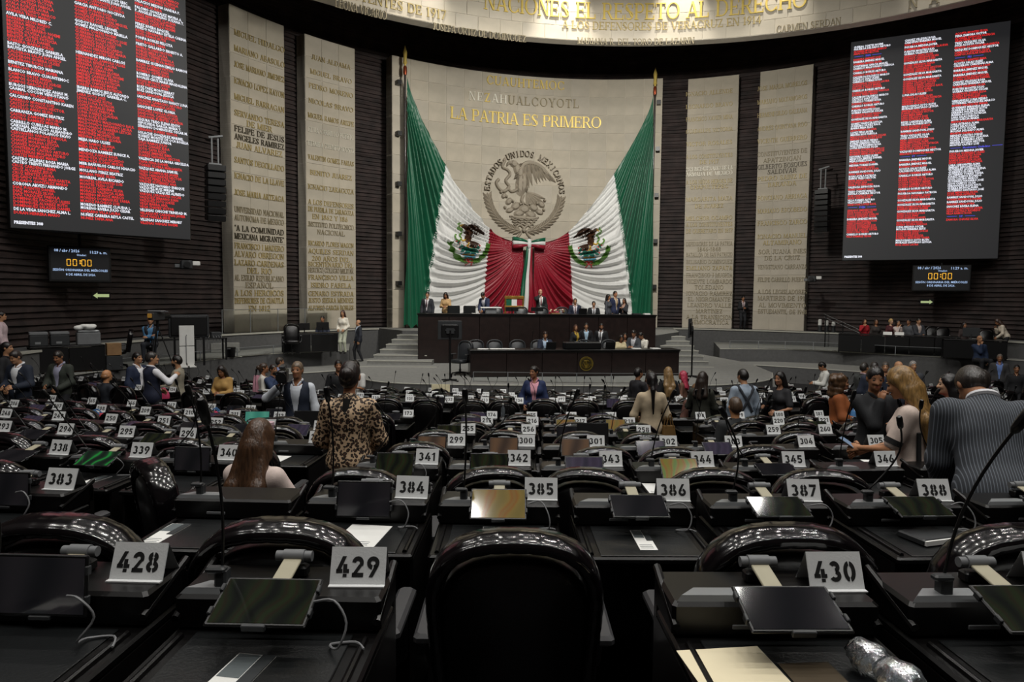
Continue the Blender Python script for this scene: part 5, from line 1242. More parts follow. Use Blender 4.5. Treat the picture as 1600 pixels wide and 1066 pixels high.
        if tie:
            b = MB(); pts = [tb(0, .075 + .018, 1.43), tb(0, .125, 1.36), tb(0, .140, 1.25), tb(0, .132, 1.12)]; b.tube(pts, [.014, .018, .024, .028], 6, flat=.35, up=tuple(Rt @ np.array([1, 0, 0]))); out('tie', b, cloth_mat(tie, .5))
        b = MB(); b.tube([tb(.064 * build * math.sin(a_), -.018 + .062 * math.cos(a_), 1.492 - .014 * math.cos(a_)) for a_ in [R_(60 + 240 * i / 12) for i in range(13)]], .017, 6); out('neckband', b, cloth_mat(shirt), True)
        for s in (-1, 1):                   # shirt collar
            b = MB(); b.tube([tb(s * .062, -.03, 1.475), tb(s * .05, .035, 1.465), tb(s * .022, .085, 1.425)], [.018, .020, .010], 6, flat=.5); out('collar', b, cloth_mat(shirt), True)
    elif top == 'coat':
        hemj = [('e', tb(0, 0, .88), (.19 * W, .14, .2), Rt), ('e', tb(0, 0, .68), (.20 * W, .15, .22), None)] if pose == 'stand' else []
        V, F = surface(longc + hemj, v, .06, .026, cut=neckhole); b = MB(); b.add(V, F); out('coat', b, cm)
    elif top == 'tee':
        V, F = surface(short + [('e', tb(0, 0, .92), (.165 * W, .115, .12), Rt)], v, .045, .016, cut=neckhole); b = MB(); b.add(V, F); out('top', b, cm)
        if sleeve_band:
            for s in (-1, 1):
                a_, c_ = SHO[s] + (arms[s][0] - SHO[s]) * .70, SHO[s] + (arms[s][0] - SHO[s]) * .84; b = MB(); b.tube([a_, c_], .080 * af, 14); out('sleeve_band', b, cloth_mat(sleeve_band), 60)
    else:                                   # shirt, sweater, blouse
        V, F = surface(longc + [('e', tb(0, 0, .92), (.162 * W, .115, .12), Rt)], v, .045, .018, cut=neckhole); b = MB(); b.add(V, F); out({'blouse': 'blouse', 'sweater': 'sweater'}.get(top, 'shirt'), b, cm)
        if top == 'shirt':
            for s in (-1, 1): b = MB(); b.tube([tb(s * .066, -.04, 1.475), tb(s * .05, .035, 1.462), tb(s * .018, .085, 1.425)], [.018, .020, .010], 6, flat=.5); out('collar', b, cm, True)
    P_ = dict(root=root, arms=arms, tb=tb, hb=hb, sc=sc, out=out, SHO=SHO, RH=RH)
    return P_
def world_pt(P, q):
    """figure-local point -> world"""
    r = P['root']; return Matrix.Translation(r.location) @ Matrix.Rotation(r.rotation_euler.z, 4, 'Z') @ (Vector(q) * P['sc'])
def phone_at(P, s, label, big=1.0, glow=False, ang=30):
    w = P['arms'][s][1]; E_ = P['arms'][s][0]; d = (w - E_) / np.linalg.norm(w - E_); c = world_pt(P, w + d * .10 + np.array([0, 0, .03]))
    b = MB(); b.bevbox(-.037 * big, .037 * big, -.005, .005, -.075 * big, .075 * big, .003); o = b.build('phone_body', M_BLACK)
    root = empty('phone', c, P['root'].rotation_euler.z, label, 'phone', 'phones in hands'); o.parent = root; o.rotation_euler = (-R_(90 - ang), 0, 0)
    b = MB(); b.box(-.033 * big, .033 * big, -.0062, -.005, -.068 * big, .068 * big); q = b.build('phone_screen', scr_mat('phone_glow', '#8FA8C8', .5) if glow else M_DGREY, root); q.rotation_euler = (-R_(90 - ang), 0, 0)
    return root
# ================================================================== the cast
def facing(deg): return R_(deg)            # 0 looks at the stage (+Y), 180 looks at the camera, 90 looks to the left of the picture
def stand_at(px, Y): 
    c = (px - 800) / FPX; return c * (Y * math.cos(PITCH) + .1), Y
def row_floor(Y, X):
    best = -.3
    for r in range(12, 0, -1):
        if Y < row_y(ROWS[r][0] + .12, X): best = ROWS[r][1]
    return best
def floor_at(px, Y):
    X, Y = stand_at(px, Y); return Vector((X, Y, row_floor(Y, X)))
def lev(px, Y, z):
    X, Y = stand_at(px, Y); return Vector((X, Y, z))
def strip(px, Y):
    """nearest walking strip between two desk rows at this depth"""
    best = None
    for r in range(1, 13):
        for d_ in ((.84,) if r != 8 else (.84, 1.55)):
            X, y = stand_at(px, ROWS[r][0] - d_)
            for _ in range(4): y = row_y(ROWS[r][0] - d_, X); X, y = stand_at(px, y)
            if best is None or abs(y - Y) < abs(best[1] - Y): best = (X, y, ROWS[r][1])
    if Y > 18.2: return floor_at(px, Y)
    return Vector(best)
def clear_chairs(loc, rad=.50):
    for o in list(CHAIRS):
        if (o.location - Vector(loc)).to_2d().length < rad:
            CHAIRS.remove(o)
            for c in list(o.children): bpy.data.objects.remove(c)
            bpy.data.objects.remove(o)
def sit_on(px, Y):
    t = floor_at(px, Y); o = min(CHAIRS, key=lambda q: (q.location - t).to_2d().length); f = o.rotation_euler.z
    return o.location + Vector((-math.sin(f) * .04, math.cos(f) * .04, 0)), f
PHONE2 = dict(rh=(.07, .30, 1.12), lh=(-.07, .30, 1.12), head=(0, 28))
S1, S2, S3, S4 = '#B08362', '#9A6C4E', '#C29A7C', '#8A5C42'
SUIT = dict(top='suit')
# ---- near, large figures
M_PIN = bpy.data.materials.new('pinstripe_wool'); M_PIN.use_nodes = True
nt, bs = nodes(M_PIN); tc = nt.nodes.new('ShaderNodeTexCoord'); wv = nt.nodes.new('ShaderNodeTexWave'); wv.inputs['Scale'].default_value = 22; wv.bands_direction = 'X'; wv.inputs['Distortion'].default_value = .12; wv.inputs['Detail Scale'].default_value = .4
rp = nt.nodes.new('ShaderNodeValToRGB'); rp.color_ramp.elements[0].position = .80; rp.color_ramp.elements[1].position = .97; rp.color_ramp.elements[0].color = (*lin('#33373D'), 1); rp.color_ramp.elements[1].color = (*lin('#6A7079'), 1)
nt.links.new(tc.outputs['Object'], wv.inputs['Vector']); nt.links.new(wv.outputs['Fac'], rp.inputs['Fac']); nt.links.new(rp.outputs['Color'], bs.inputs['Base Color']); bs.inputs['Roughness'].default_value = .85
M_LEO = bpy.data.materials.new('leopard_print'); M_LEO.use_nodes = True
nt, bs = nodes(M_LEO); tc = nt.nodes.new('ShaderNodeTexCoord'); no = nt.nodes.new('ShaderNodeTexNoise'); no.inputs['Scale'].default_value = 22; mx = nt.nodes.new('ShaderNodeMixRGB'); mx.inputs[0].default_value = .035
vo = nt.nodes.new('ShaderNodeTexVoronoi'); vo.inputs['Scale'].default_value = 46; rp = nt.nodes.new('ShaderNodeValToRGB'); el = rp.color_ramp.elements
el[0].position = 0; el[0].color = (*lin('#5A3A22'), 1); el[1].position = .26; el[1].color = (*lin('#4A2E1C'), 1)
for p_, c_ in ((.30, '#140E0A'), (.50, '#140E0A'), (.56, '#C2A584'), (1, '#D2B898')): e = el.new(p_); e.color = (*lin(c_), 1)
nt.links.new(tc.outputs['Object'], mx.inputs[1]); nt.links.new(tc.outputs['Object'], no.inputs['Vector']); nt.links.new(no.outputs['Color'], mx.inputs[2]); nt.links.new(mx.outputs[0], vo.inputs['Vector']); nt.links.new(vo.outputs['Distance'], rp.inputs['Fac']); nt.links.new(rp.outputs['Color'], bs.inputs['Base Color']); bs.inputs['Roughness'].default_value = .7

clear_chairs(floor_at(1556, 3.78), .6); clear_chairs(floor_at(1428, 5.0), .66); clear_chairs(floor_at(549, 5.22))
P = person('man in grey pinstripe suit bending over a desk, back turned', floor_at(1556, 3.78) , facing(-14), 1.76, col='#33373D', shirt='#D6D6DA', legs='#22252A', skin=S2, hair='#2A2420', head=(6, 26), lean=30, v=.012, topmat=M_PIN, build=1.14, rh=(.20, .34, .98), lh=(-.16, .36, 1.0))
P = person('woman with long blonde hair in pale pink dress holding a phone', floor_at(1426, 5.0), facing(48), 1.72, True, 'tee', '#CDBBB0', legs='#CDBBB0', skin='#AE7C5A', hair='#8A6A3C', style='xlong', head=(4, 22), lean=3, v=.012, lh=(-.10, .34, 1.10), rh=(.06, .34, 1.06), skirt=True, sleeve_band='#0C0C0E', hcurl=28)
phone_at(P, -1, 'phone held out by the blonde woman in pink', 1.1, True)
for s in (-1, 1):
    b = MB(); t = P['tb']; b.tube([t(s * .150, -.075, 1.26), t(s * .138, -.070, 1.12), t(s * .165, -.075, .96), t(s * .175, -.07, .70)], [.020, .022, .024, .026], 6, flat=.8); P['out']('side_stripe', b, cloth_mat('#0C0C0E'), True)
P = person('woman in leopard print blouse with hair in a bun, seen from behind', floor_at(549, 5.22), facing(4), 1.68, True, 'blouse', '#C2A584', legs='#0E0E11', skin='#A06E50', hair='#1E1512', style='bun', head=(-6, 8), v=.012, topmat=M_LEO, build=1.08, rh=(.16, .26, 1.0), lh=(-.16, .26, 1.0))
b = MB(); t = P['tb']; b.tube([t(0, -.105, 1.47), t(-.015, -.125, 1.36), t(.0, -.128, 1.22)], [.03, .022, .006], 6, flat=.3, up=(1, 0, 0)); P['out']('neck_tie', b, cloth_mat('#14100C'), True)
sd = floor_at(404, 3.95)
P = person('seated woman with long brown hair in pale pink jacket', (sd.x, sd.y, ROWS[3][1]), facing(-14), 1.62, True, 'blouse', '#D6C4BC', legs='#2A2A30', skin=S1, hair='#4A3220', style='xlong', pose='sit', head=(6, 18), v=.013, rh=(.20, .36, 1.06), lh=(-.14, .36, 1.04))
# ---- people among the seats
def pp(label, px, Y, deg, **k):
    q = strip(px, Y); clear_chairs(q); return person(label, q, facing(deg), **k)
P = pp('woman in navy blazer over pink blouse walking between the front rows', 836, 13.1, 172, h=1.66, fem=True, top='suit', col='#1E2C52', shirt='#D79AA8', legs='#12141C', skin=S2, hair='#17100E', style='bun', head=(-28, 4), rh=(.20, .18, .98), stride=.08)
P = pp('woman in beige jacket with dark ponytail, back turned', 1018, 9.55, 2, h=1.66, fem=True, top='blouse', col='#B8A78C', legs='#6A5230', skin=S2, hair='#120E0E', style='pony', head=(-4, 4), rh=(.16, .22, 1.0), lh=(-.16, .24, 1.02), v=.018)
P = pp('woman in dark olive top with shoulder length hair behind beige woman', 1097, 10.9, -28, h=1.62, fem=True, top='blouse', col='#26281F', legs='#16171A', skin=S2, hair='#241A14', head=(-10, 6), lh=(-.12, .28, 1.12), rh=(.10, .30, 1.1), v=.018)
P = pp('person in pale blue shirt with crossed dark braces, back turned', 1163, 11.3, 8, h=1.66, top='shirt', col='#8E9BAA', legs='#20242C', skin=S1, hair='#17120F', head=(14, 12), v=.018)
for s in (-1, 1):
    b = MB(); t = P['tb']; b.tube([t(s * .13, .0, 1.485), t(s * .12, -.10, 1.42), t(0, -.145, 1.22), t(-s * .10, -.130, 1.02)], .024, 6, flat=.35, up=(1, 0, .4)); P['out']('brace', b, cloth_mat('#1C2028'), True)
P = pp('woman in black t-shirt with camera turning sideways', 1220, 10.9, 118, h=1.62, fem=True, top='tee', col='#1A1A1E', legs='#14151A', skin='#A4765A', hair='#120E0D', style='xlong', head=(8, 10), rh=(.10, .30, 1.14), lh=(-.16, .26, 1.06), v=.018)
P = pp('woman with big curly hair in orange embroidered jacket', 1311, 9.0, -112, h=1.62, fem=True, top='coat', col='#8A4A1E', legs='#7A3E1A', skin=S2, hair='#4A331E', style='curly', head=(-4, 6), rh=(.12, .28, 1.06), v=.018)
P = pp('man in black shirt holding his chin', 1364, 7.1, 188, h=1.70, top='shirt', col='#101216', legs='#101114', skin=S2, hair='#100C0B', head=(-24, 10), rh=(.05, .17, 1.42), lh=(-.06, .22, 1.16), v=.016, hcurl=75)
P = pp('woman in red jacket with long black hair, seen in profile', 1480, 6.5, 62, h=1.62, fem=True, top='blouse', col='#8E1626', legs='#16161A', skin=S3, hair='#0E0B0C', style='xlong', head=(10, 2), v=.016)
P = pp('man in dark jacket behind woman in red', 1530, 8.6, 40, h=1.66, col='#1C1D22', shirt='#4A4A50', skin=S2, hair='#2A2522', v=.02)
P = pp('man in white shirt looking at his phone by the right platform wall', 1290, 18.6, 80, h=1.70, top='shirt', col='#D8D8D2', legs='#15161A', skin=S2, hair='#0F0C0B', **PHONE2)
phone_at(P, 1, 'phone of the man in white shirt at the right wall')
for px, Y, dg, c_, hc, lab, bl in ((1351, 15.63, -70, '#3A3D3C', '#2A2623', 'man in grey suit standing left in the group of suited men', False), (1366, 14.28, -30, '#20283A', '#241E1C', 'man in navy suit seen from behind in the group of men', False), (1384, 15.63, 150, '#3A3F38', '#4A443E', 'man in olive jacket within the group of suited men', False), (1404, 14.28, 10, '#2A3040', '#8A8580', 'white haired man behind the blonde woman', True), (1427, 15.63, 170, '#3E4046', '#8E8A86', 'grey haired man at the right of the group', False)):
    pp(lab, px, Y, dg, h=1.70, col=c_, shirt='#B89AA0', skin=S1, hair=hc, bald=bl, group='group of suited men at right')
# front right cluster
pp('man in dark jacket with a cap of black hair near the glass rail', 998, 14.6, -60, h=1.66, top='shirt', col='#1C1B20', skin=S2, hair='#120E0D', rh=(.1, .3, 1.2))
pp('woman facing the camera behind the ponytail woman', 1016, 15.6, 178, h=1.60, fem=True, top='blouse', col='#2A2226', skin=S3, hair='#1A1312')
pp('woman with long fair wavy hair in black top, back turned', 1045, 14.2, 4, h=1.68, fem=True, top='tee', col='#141518', legs='#4E6A78', skin=S3, hair='#8A6E48', style='xlong', head=(0, 6))
pp('woman in pink headscarf beside the fair haired woman', 1068, 15.63, 60, h=1.58, fem=True, top='blouse', col='#6A4A3A', skin=S2, hair='#B03A50', style='long')
for px, Y, hc, c_, bl, lab in ((1242, 13.3, '#8A6240', '#4A7A8E', True, 'bald seated person in blue shirt beside woman in black'), (1117, 7.9, '#4A3A2C', '#26282A', False, 'seated person with brown hair behind plate 178'), (1072, 12.0, '#6A4E34', '#5A3A30', False, 'seated person with brown hair near the beige woman'), (70, 12.2, '#8A6240', '#20242C', True, 'bald seated person with tanned head at far left')):
    q, f_ = sit_on(px, Y); person(lab, q, f_, 1.66, top='shirt', col=c_, skin='#B8845C', hair=hc, bald=bl, pose='sit')
# left side
pp('man in navy suit with open white shirt at far left', 31, 12.9, 172, h=1.74, col='#1B2333', shirt='#E0E2E6', skin=S1, hair='#2A2320', head=(-6, 22), rh=(.12, .25, 1.08), lh=(-.12, .25, 1.08))
pp('man in dark jacket in profile at the left picture edge', 12, 14.3, -80, h=1.78, top='shirt', col='#14151A', skin=S1, hair='#15110F')
pp('man in olive quilted jacket looking down at far left', 95, 13.2, 176, h=1.68, top='jacket', col='#2E332C', shirt='#9A9AB0', skin=S2, hair='#241E1A', head=(4, 20), rh=(.14, .26, 1.05), lh=(-.12, .22, 1.0))
pp('man in navy suit listening in the group of three at left', 215, 14.28, -105, h=1.72, col='#18243E', shirt='#E0E0E4', skin=S1, hair='#151110')
pp('man in dark vest and white sleeves gesturing, back turned', 238, 12.93, -35, h=1.72, top='vest', col='#1A2036', shirt='#DCDCE0', skin=S1, hair='#2A2725', rh=(.22, .34, 1.30), lh=(-.1, .2, 1.0), head=(-30, 0))
pp('bearded man in beige sweater talking at left', 278, 13.2, 100, h=1.70, top='sweater', col='#8E8878', skin=S1, hair='#120E0C', beard='#15100E', head=(0, 4), lh=(-.08, .30, 1.08), rh=(.1, .3, 1.05))
pp('woman in mustard jacket with long dark hair reading her phone', 349, 14.1, 178, h=1.56, fem=True, top='blouse', col='#A8844A', skin=S2, hair='#17100E', style='long', **PHONE2)
pp('woman in white jacket with pink backpack, seen in profile', 412, 14.6, -70, h=1.62, fem=True, top='blouse', col='#CFCBC2', legs='#2A3A56', skin=S2, hair='#3A2A1E', style='bun')
pp('man behind the video camera resting his chin', 427, 15.63, -120, h=1.60, top='shirt', col='#2A3A5A', skin=S2, hair='#2A201A', rh=(.06, .2, 1.4), hcurl=70)
pp('man in light blue shirt standing by the left platform wall', 437, 17.6, -60, h=1.72, top='shirt', col='#8E9CC4', skin=S1, hair='#3A332C')
PV = pp('camera operator in navy vest with video camera on his shoulder', 466, 10.1, 182, h=1.74, top='openvest', col='#1A2233', shirt='#C9CED6', skin=S2, hair='#6A5A48', rh=(.22, .22, 1.42), v=.018)
pp('man in black jacket with dark hair near the stage stairs', 529, 14.9, -160, h=1.74, top='shirt', col='#131418', skin=S2, hair='#0F0B0A')
pp('man in white t-shirt with backpack straps near the stage stairs', 556, 15.6, 165, h=1.74, top='tee', col='#D0CFCB', legs='#7A90AE', skin=S2, hair='#120D0B', rh=(.06, .26, 1.18), lh=(-.06, .26, 1.16))
# left platform
def pl(label, px, Y, deg, z=.9, **k): return person(label, lev(px, Y, z), facing(deg), **k)
pl('man in pale pink shirt at the left edge of the platform', 4, 17.0, -60, h=1.70, top='shirt', col='#C9B4B8', legs='#15161A', skin=S1, hair='#15100E')
b = MB(); q = lev(236, 20.4, .9); b.tube([(0, 0, .0), (0, 0, .02), (0, 0, .04), (0, 0, .56)], [.2, .2, .03, .03], 12); b.tube([(0, 0, .56), (0, 0, .58), (0, 0, .62)], [.17, .18, .16], 14); b.build('stool', M_BLACK, None, 40, loc=q, label='black round stool under the seated camera operator', cat='stool')
pl('camera operator in blue shirt and dark vest seated with folded arms', 236, 20.4, -160, h=1.74, top='vest', col='#1A1D26', shirt='#4E7FA8', legs='#20242C', skin=S1, hair='#7A3A2A', pose='sit', sit_z=.62, rh=(-.05, .24, 1.18), lh=(.05, .26, 1.14))
pl('woman in white jacket and skirt beside the left desk', 536, 25.4, 170, .9, h=1.62, fem=True, top='blouse', col='#D6D0C2', legs='#B8BCA8', skin=S1, hair='#3A1E18', style='long', rh=(.14, .2, .98), lh=(-.14, .2, .98))
pl('man in dark suit stepping off the left platform', 560, 26.6, 120, .5, h=1.62, col='#1E222C', shirt='#B8C2D0', skin=S1, hair='#3A342F', bald=True, stride=.12)
pl('person working behind the two monitors of the left desk', 504, 27.2, 176, .9, h=1.7, top='shirt', col='#2A3040', skin=S2, hair='#15110F', pose='sit')
# upper dais
def ud(label, px, deg, dy=1.9, **k):
    q = on_up(px, dy, 1.56); return person(label, q, facing(deg), v=.026, **k)
ud('man in dark suit and tie standing at the left end of the upper table', 669, 172, h=1.68, col='#26282E', shirt='#D8D4D6', tie='#4A2A34', skin=S1, hair='#241A16')
ud('woman in beige jacket reading her phone on the upper dais', 700, 176, h=1.70, fem=True, top='blouse', col='#B8976A', skin=S2, hair='#17100E', style='long', **PHONE2)
ud('man in blue suit leaning over papers on the upper dais', 767, 150, 1.95, h=1.74, col='#2A3350', shirt='#C8C8D0', skin=S2, hair='#15100E', lean=16, head=(0, 20), rh=(.1, .34, 1.05), lh=(-.1, .34, 1.05))
ud('bald man in dark suit on a call at the upper dais', 858, 195, 2.0, h=1.84, col='#171A1C', shirt='#E0DEDC', tie='#7A2030', skin='#BE8E74', bald=True, hair='#6A625A', rh=(.08, .14, 1.50))
def chair_up(px, lab, dy=1.15): return put_chair(on_up(px, dy, 1.56), R_(8) + PI, lab, 'grey chairs of the upper dais', CH_GREY, 'dais_chair')
for px, lab in ((782, 'grey dais chair beside man leaning over papers'), (823, 'grey dais chair in front of the gilded stand'), (857, 'grey dais chair in front of bald man'), (890, 'grey dais chair left of the seated man with laptop')): chair_up(px, lab)
ud('man in dark blue suit seated beside laptop on the upper dais', 910, 180, 1.3, h=1.72, col='#20263A', shirt='#D0C8CC', tie='#5A3A48', skin=S1, hair='#4A3A30', pose='sit', sit_z=.62)
ud('man in black suit seated right of the laptop on the upper dais', 940, 178, 1.25, h=1.66, col='#17191C', shirt='#C8C8CC', tie='#202024', skin=S1, hair='#15110F', pose='sit', sit_z=.56)
ud('woman in grey jacket with long hair turned away on the upper dais', 966, -120, 1.5, h=1.66, fem=True, top='blouse', col='#44464C', skin=S2, hair='#17110F', style='long')
ud('man in navy suit standing at the right end of the upper dais', 983, -150, 2.0, h=1.80, col='#1C2544', shirt='#C8B8A0', tie='#8A6A3A', skin='#B07A5C', hair='#241E1A')
ud('small woman in dark blazer clapping beside man in navy suit', 992, 140, 1.45, h=1.50, fem=True, top='suit', col='#1E2026', shirt='#A88878', skin=S2, hair='#2A1E1A', rh=(.04, .26, 1.25), lh=(-.04, .26, 1.25))
# lower dais
def ld(label, px, deg, dy=1.35, **k):
    q = on_lo(px, dy, .5); return person(label, q, facing(deg), v=.026, **k)
def chair_lo(px, lab, dy=1.1, dg=189): return put_chair(on_lo(px, dy, .5), R_(dg), lab, 'grey chairs of the lower dais', CH_GREY, 'dais_chair', 1.0)
for px, lab in ((751, 'grey dais chair above the papers of the lower table'), (782, 'second grey dais chair above the papers of the lower table'), (820, 'lone grey dais chair at the middle of the lower table'), (855, 'grey dais chair under the seated man in navy suit'), (930, 'grey dais chair in front of the standing trio'), (972, 'grey dais chair between the trio and the seated woman')): chair_lo(px, lab)
put_chair(lev(719, 22.3, .5), R_(150), 'grey dais chair behind the monitor stand, left of lower table', 'grey chairs of the lower dais', CH_GREY, 'dais_chair')
ld('man in navy suit seated at a laptop on the lower dais', 862, 182, 1.0, h=1.74, col='#1D2638', shirt='#B0C6DC', skin=S1, hair='#2A1A14', pose='sit', sit_z=.56, head=(0, 14), rh=(.12, .34, 1.06), lh=(-.12, .34, 1.06))
ld('woman in black blazer with yellow lanyard in the standing trio', 926, 210, 2.2, h=1.60, fem=True, top='suit', col='#121317', shirt='#B89A3A', skin=S1, hair='#4A2A1C', head=(-20, 0), style='long')
ld('man in black suit and light blue shirt in the standing trio', 945, 180, 2.3, h=1.66, col='#17181B', shirt='#A8C4D8', skin=S1, hair='#15110F')
ld('bearded man in black suit and dark tie in the standing trio', 968, 160, 2.1, h=1.66, col='#141518', shirt='#DADADC', tie='#1A1A20', skin=S2, hair='#17120F', beard='#17120F', head=(20, 6))
ld('woman in cream jacket writing at the lower dais', 986, 185, 1.05, h=1.62, fem=True, top='blouse', col='#C9BC96', skin=S2, hair='#1A1210', style='long', pose='sit', sit_z=.56, head=(0, 26), rh=(.10, .32, 1.06), lh=(-.10, .32, 1.06))
ld('dark haired person behind the woman in cream', 1003, 170, 1.7, h=1.62, fem=True, top='blouse', col='#1A1A1E', skin=S2, hair='#120D0C', pose='sit', sit_z=.56)
ld('man in grey suit reading at the right end of the lower dais', 1011, 150, 1.25, h=1.74, col='#3A3D42', shirt='#C0C0C4', skin=S2, hair='#1C1714', pose='sit', sit_z=.6, head=(0, 18), rh=(.1, .3, 1.15), lh=(-.1, .3, 1.15))
ld('man in white shirt leaning at the right end of the lower dais', 1026, 130, 1.2, h=1.70, top='shirt', col='#D6D2C6', skin=S2, hair='#15100E', pose='sit', sit_z=.58, lean=8, head=(0, 20), rh=(.1, .34, 1.06), lh=(-.1, .34, 1.06))
# between the panels and on the right platform
person('man in dark suit standing between the two right stone slabs', pol(R_(37.4), 17.25, 1.56), facing(180), 1.66, col='#16171B', shirt='#C8B8B8', tie='#6A4A50', skin=S2, hair='#17120F', rh=(.06, .22, 1.12), lh=(-.06, .22, 1.12), v=.026)
def pr(label, px, Y, deg, z=.9, **k): return person(label, lev(px, Y, z), facing(deg), v=.026, **k)
pr('woman in red jacket drinking at the long black desk', 1350, 29.3, 175, h=1.66, fem=True, top='blouse', col='#A01622', skin=S1, hair='#2A1814', pose='sit', sit_z=.58, rh=(.1, .22, 1.42))
pr('person in dark patterned top next to the woman in red', 1368, 29.1, 170, h=1.64, fem=True, top='blouse', col='#2E2826', skin=S2, hair='#3A2A22', pose='sit', sit_z=.58)
pr('blonde person in maroon at the long black desk', 1391, 28.9, 190, h=1.66, fem=True, top='blouse', col='#4A1C22', skin=S3, hair='#C0A068', pose='sit', sit_z=.6, style='short')
pr('woman in pale blouse drinking at the long black desk', 1402, 28.7, 182, h=1.62, fem=True, top='blouse', col='#C4B4AE', skin=S1, hair='#241814', pose='sit', sit_z=.58, rh=(.04, .2, 1.45))
pr('person in grey jacket behind the woman in pale blouse', 1419, 29.2, 120, h=1.66, top='shirt', col='#55575C', skin=S2, hair='#1A1513', pose='sit', sit_z=.58)
pr('man in charcoal suit with clasped hands at the long black desk', 1434, 28.3, 180, h=1.74, col='#303238', shirt='#B8A8A0', skin=S1, hair='#17120F', pose='sit', sit_z=.58, rh=(.05, .34, 1.06), lh=(-.05, .34, 1.06))
pr('person in red scarf at the second black desk', 1505, 27.3, 190, h=1.62, fem=True, top='blouse', col='#3A2E2C', skin=S2, hair='#1A1312', pose='sit', sit_z=.56)
pr('woman in cream blazer leaning on the second black desk', 1572, 25.9, 70, h=1.60, fem=True, top='blouse', col='#CFC4B2', legs='#1A1B20', skin=S2, hair='#3A2820', style='long', lean=26, head=(0, 10), lh=(-.1, .34, 1.05), rh=(.06, .2, 1.40))
pr('man in blue sweater seated with hand on his mouth', 1530, 22.6, 176, .05, h=1.72, top='sweater', col='#1E2E4A', skin=S1, hair='#6A5040', bald=True, pose='sit', sit_z=1.05, rh=(.02, .16, 1.45), hcurl=70)
pr('man in grey suit and blue shirt walking below the right platform', 1563, 21.5, 150, -.3, h=1.72, col='#3A3A3C', shirt='#6A86C0', skin=S2, hair='#6A6058', stride=.1)
pr('dark dressed person at the right picture edge below the platform', 1590, 19.2, 150, -.3, h=1.6, top='shirt', col='#15161A', skin=S2, hair='#120E0D')
pr('person in dark coat half hidden behind the pinstripe suit', 1525, 14.5, 160, -.1, h=1.62, top='shirt', col='#2A2624', skin=S2, hair='#3A3028')
# ================================================================== equipment and small things
def tv_stand(loc, rz, w, h, zc, label, tilt=0, legs=True):
    o = empty('monitor_stand', loc, rz, label, 'monitor', 'monitors on stands')
    b = MB(); b.bevbox(-w / 2, w / 2, -.02, .03, zc - h / 2, zc + h / 2, .015); b.build('monitor', M_DGREY, o)
    b = MB(); b.bevbox(-w * .36, w * .36, -.05, -.015, zc - h * .36, zc + h * .30, .02); b.build('back_cover', M_BLACK, o)
    b = MB(); b.box(-w / 2 + .015, w / 2 - .015, .03, .034, zc - h / 2 + .015, zc + h / 2 - .015); b.build('screen', M_BLACK, o)
    b = MB(); b.box(-.12, .12, -.09, -.05, zc - .10, zc + .06); b.tube([(-.15, -.07, zc), (.15, -.07, zc)], .015, 8); b.build('mount', M_DGREY, o)
    b = MB(); b.tube([(0, -.08, .04), (0, -.08, zc)], .028, 10); b.build('pole', M_BLACK, o, True)
    for k in range(4):
        a = PI / 4 + k * PI / 2; b = MB(); b.tube([(0, -.08, .05), (.32 * math.cos(a), -.08 + .32 * math.sin(a), .02)], [.025, .018], 6); b.build('foot', M_BLACK, o)
    return o
tv_stand(lev(703, 20.75, .5), R_(12), .74, .58, 1.55, 'black monitor seen from behind on a pole left of lower table')
tv_stand(lev(1078, 22.3, .5), R_(70), .80, .62, 1.62, 'black monitor turned sideways on a pole right of lower table')
# big monitor behind a white pylon on the left platform
o = empty('broadcast_monitor', lev(296, 20.6, .9), R_(28), 'large dark monitor behind a white pylon on the left platform', 'monitor')
b = MB(); b.bevbox(-.56, .56, 0, .07, .86, 1.56, .03); b.build('monitor', M_DGREY, o)
b = MB(); b.bevbox(-.5, .5, -.03, .0, .92, 1.50, .02); b.build('back_cover', M_BLACK, o)
for s in (-.4, .4):
    b = MB(); b.box(s - .03, s + .03, 0, .06, 0, .88); b.build('leg', M_BLACK, o)
o = empty('white_pylon', lev(292, 20.2, .9), R_(28), 'tall white panel pylon standing before the big monitor', 'pylon')
for z0, z1 in ((.03, .62), (.64, 1.24)):
    b = MB(); b.bevbox(-.20, .20, -.02, .04, z0, z1, .006); b.build('panel', M_WHITE, o)
b = MB(); b.box(-.25, .25, -.10, .12, 0, .03); b.build('base', M_WHITE, o)
b = MB(); b.tube([(-.02, -.03, .1), (-.02, -.03, .92), (0, -.03, .97)], .012, 6); b.build('cable', M_CABLE, o)
# line array loudspeakers
def line_array(px, pyt, pyb, Y, n, rz, label):
    T = at(px, pyt, Y); B = at(px, pyb, Y); H = T[2] - B[2]
    o = empty('line_array', tuple(B), rz, label, 'loudspeaker', 'hanging loudspeaker columns'); h = H / n
    for i in range(n):
        b = MB(); b.bevbox(-.30, .30, -.25, .25, .01, h - .012, .02); b.box(-.27, .27, -.265, -.24, .03, h - .03); q = b.build('speaker_cabinet', M_BLACK, o, loc=(0, .02 * (n - i), i * h)); q.rotation_euler = (R_(1.2 * (n - i)), 0, 0)
    b = MB(); b.box(-.2, .2, -.03, .03, H, H + .06); b.tube([(-.1, 0, H), (-.1, 0, H + .9)], .03, 6); b.tube([(.1, 0, H), (.1, 0, H + .9)], .03, 6); b.tube([(-.2, 0, H + .9), (.25, 0, H + 1.0)], .04, 6); b.build('hanger', M_GREY, o)
    b = MB(); b.tube([(0, .1, H + .8), (0, 1.4, H + 1.1)], .04, 6); b.build('wall_bracket', M_BLACK, o)
    return o
line_array(338, 258, 345, 23.6, 8, R_(35), 'hanging black loudspeaker column beside the left slab')
line_array(1283, 296, 362, 31.2, 8, R_(-40), 'hanging black loudspeaker column beside the right slab')
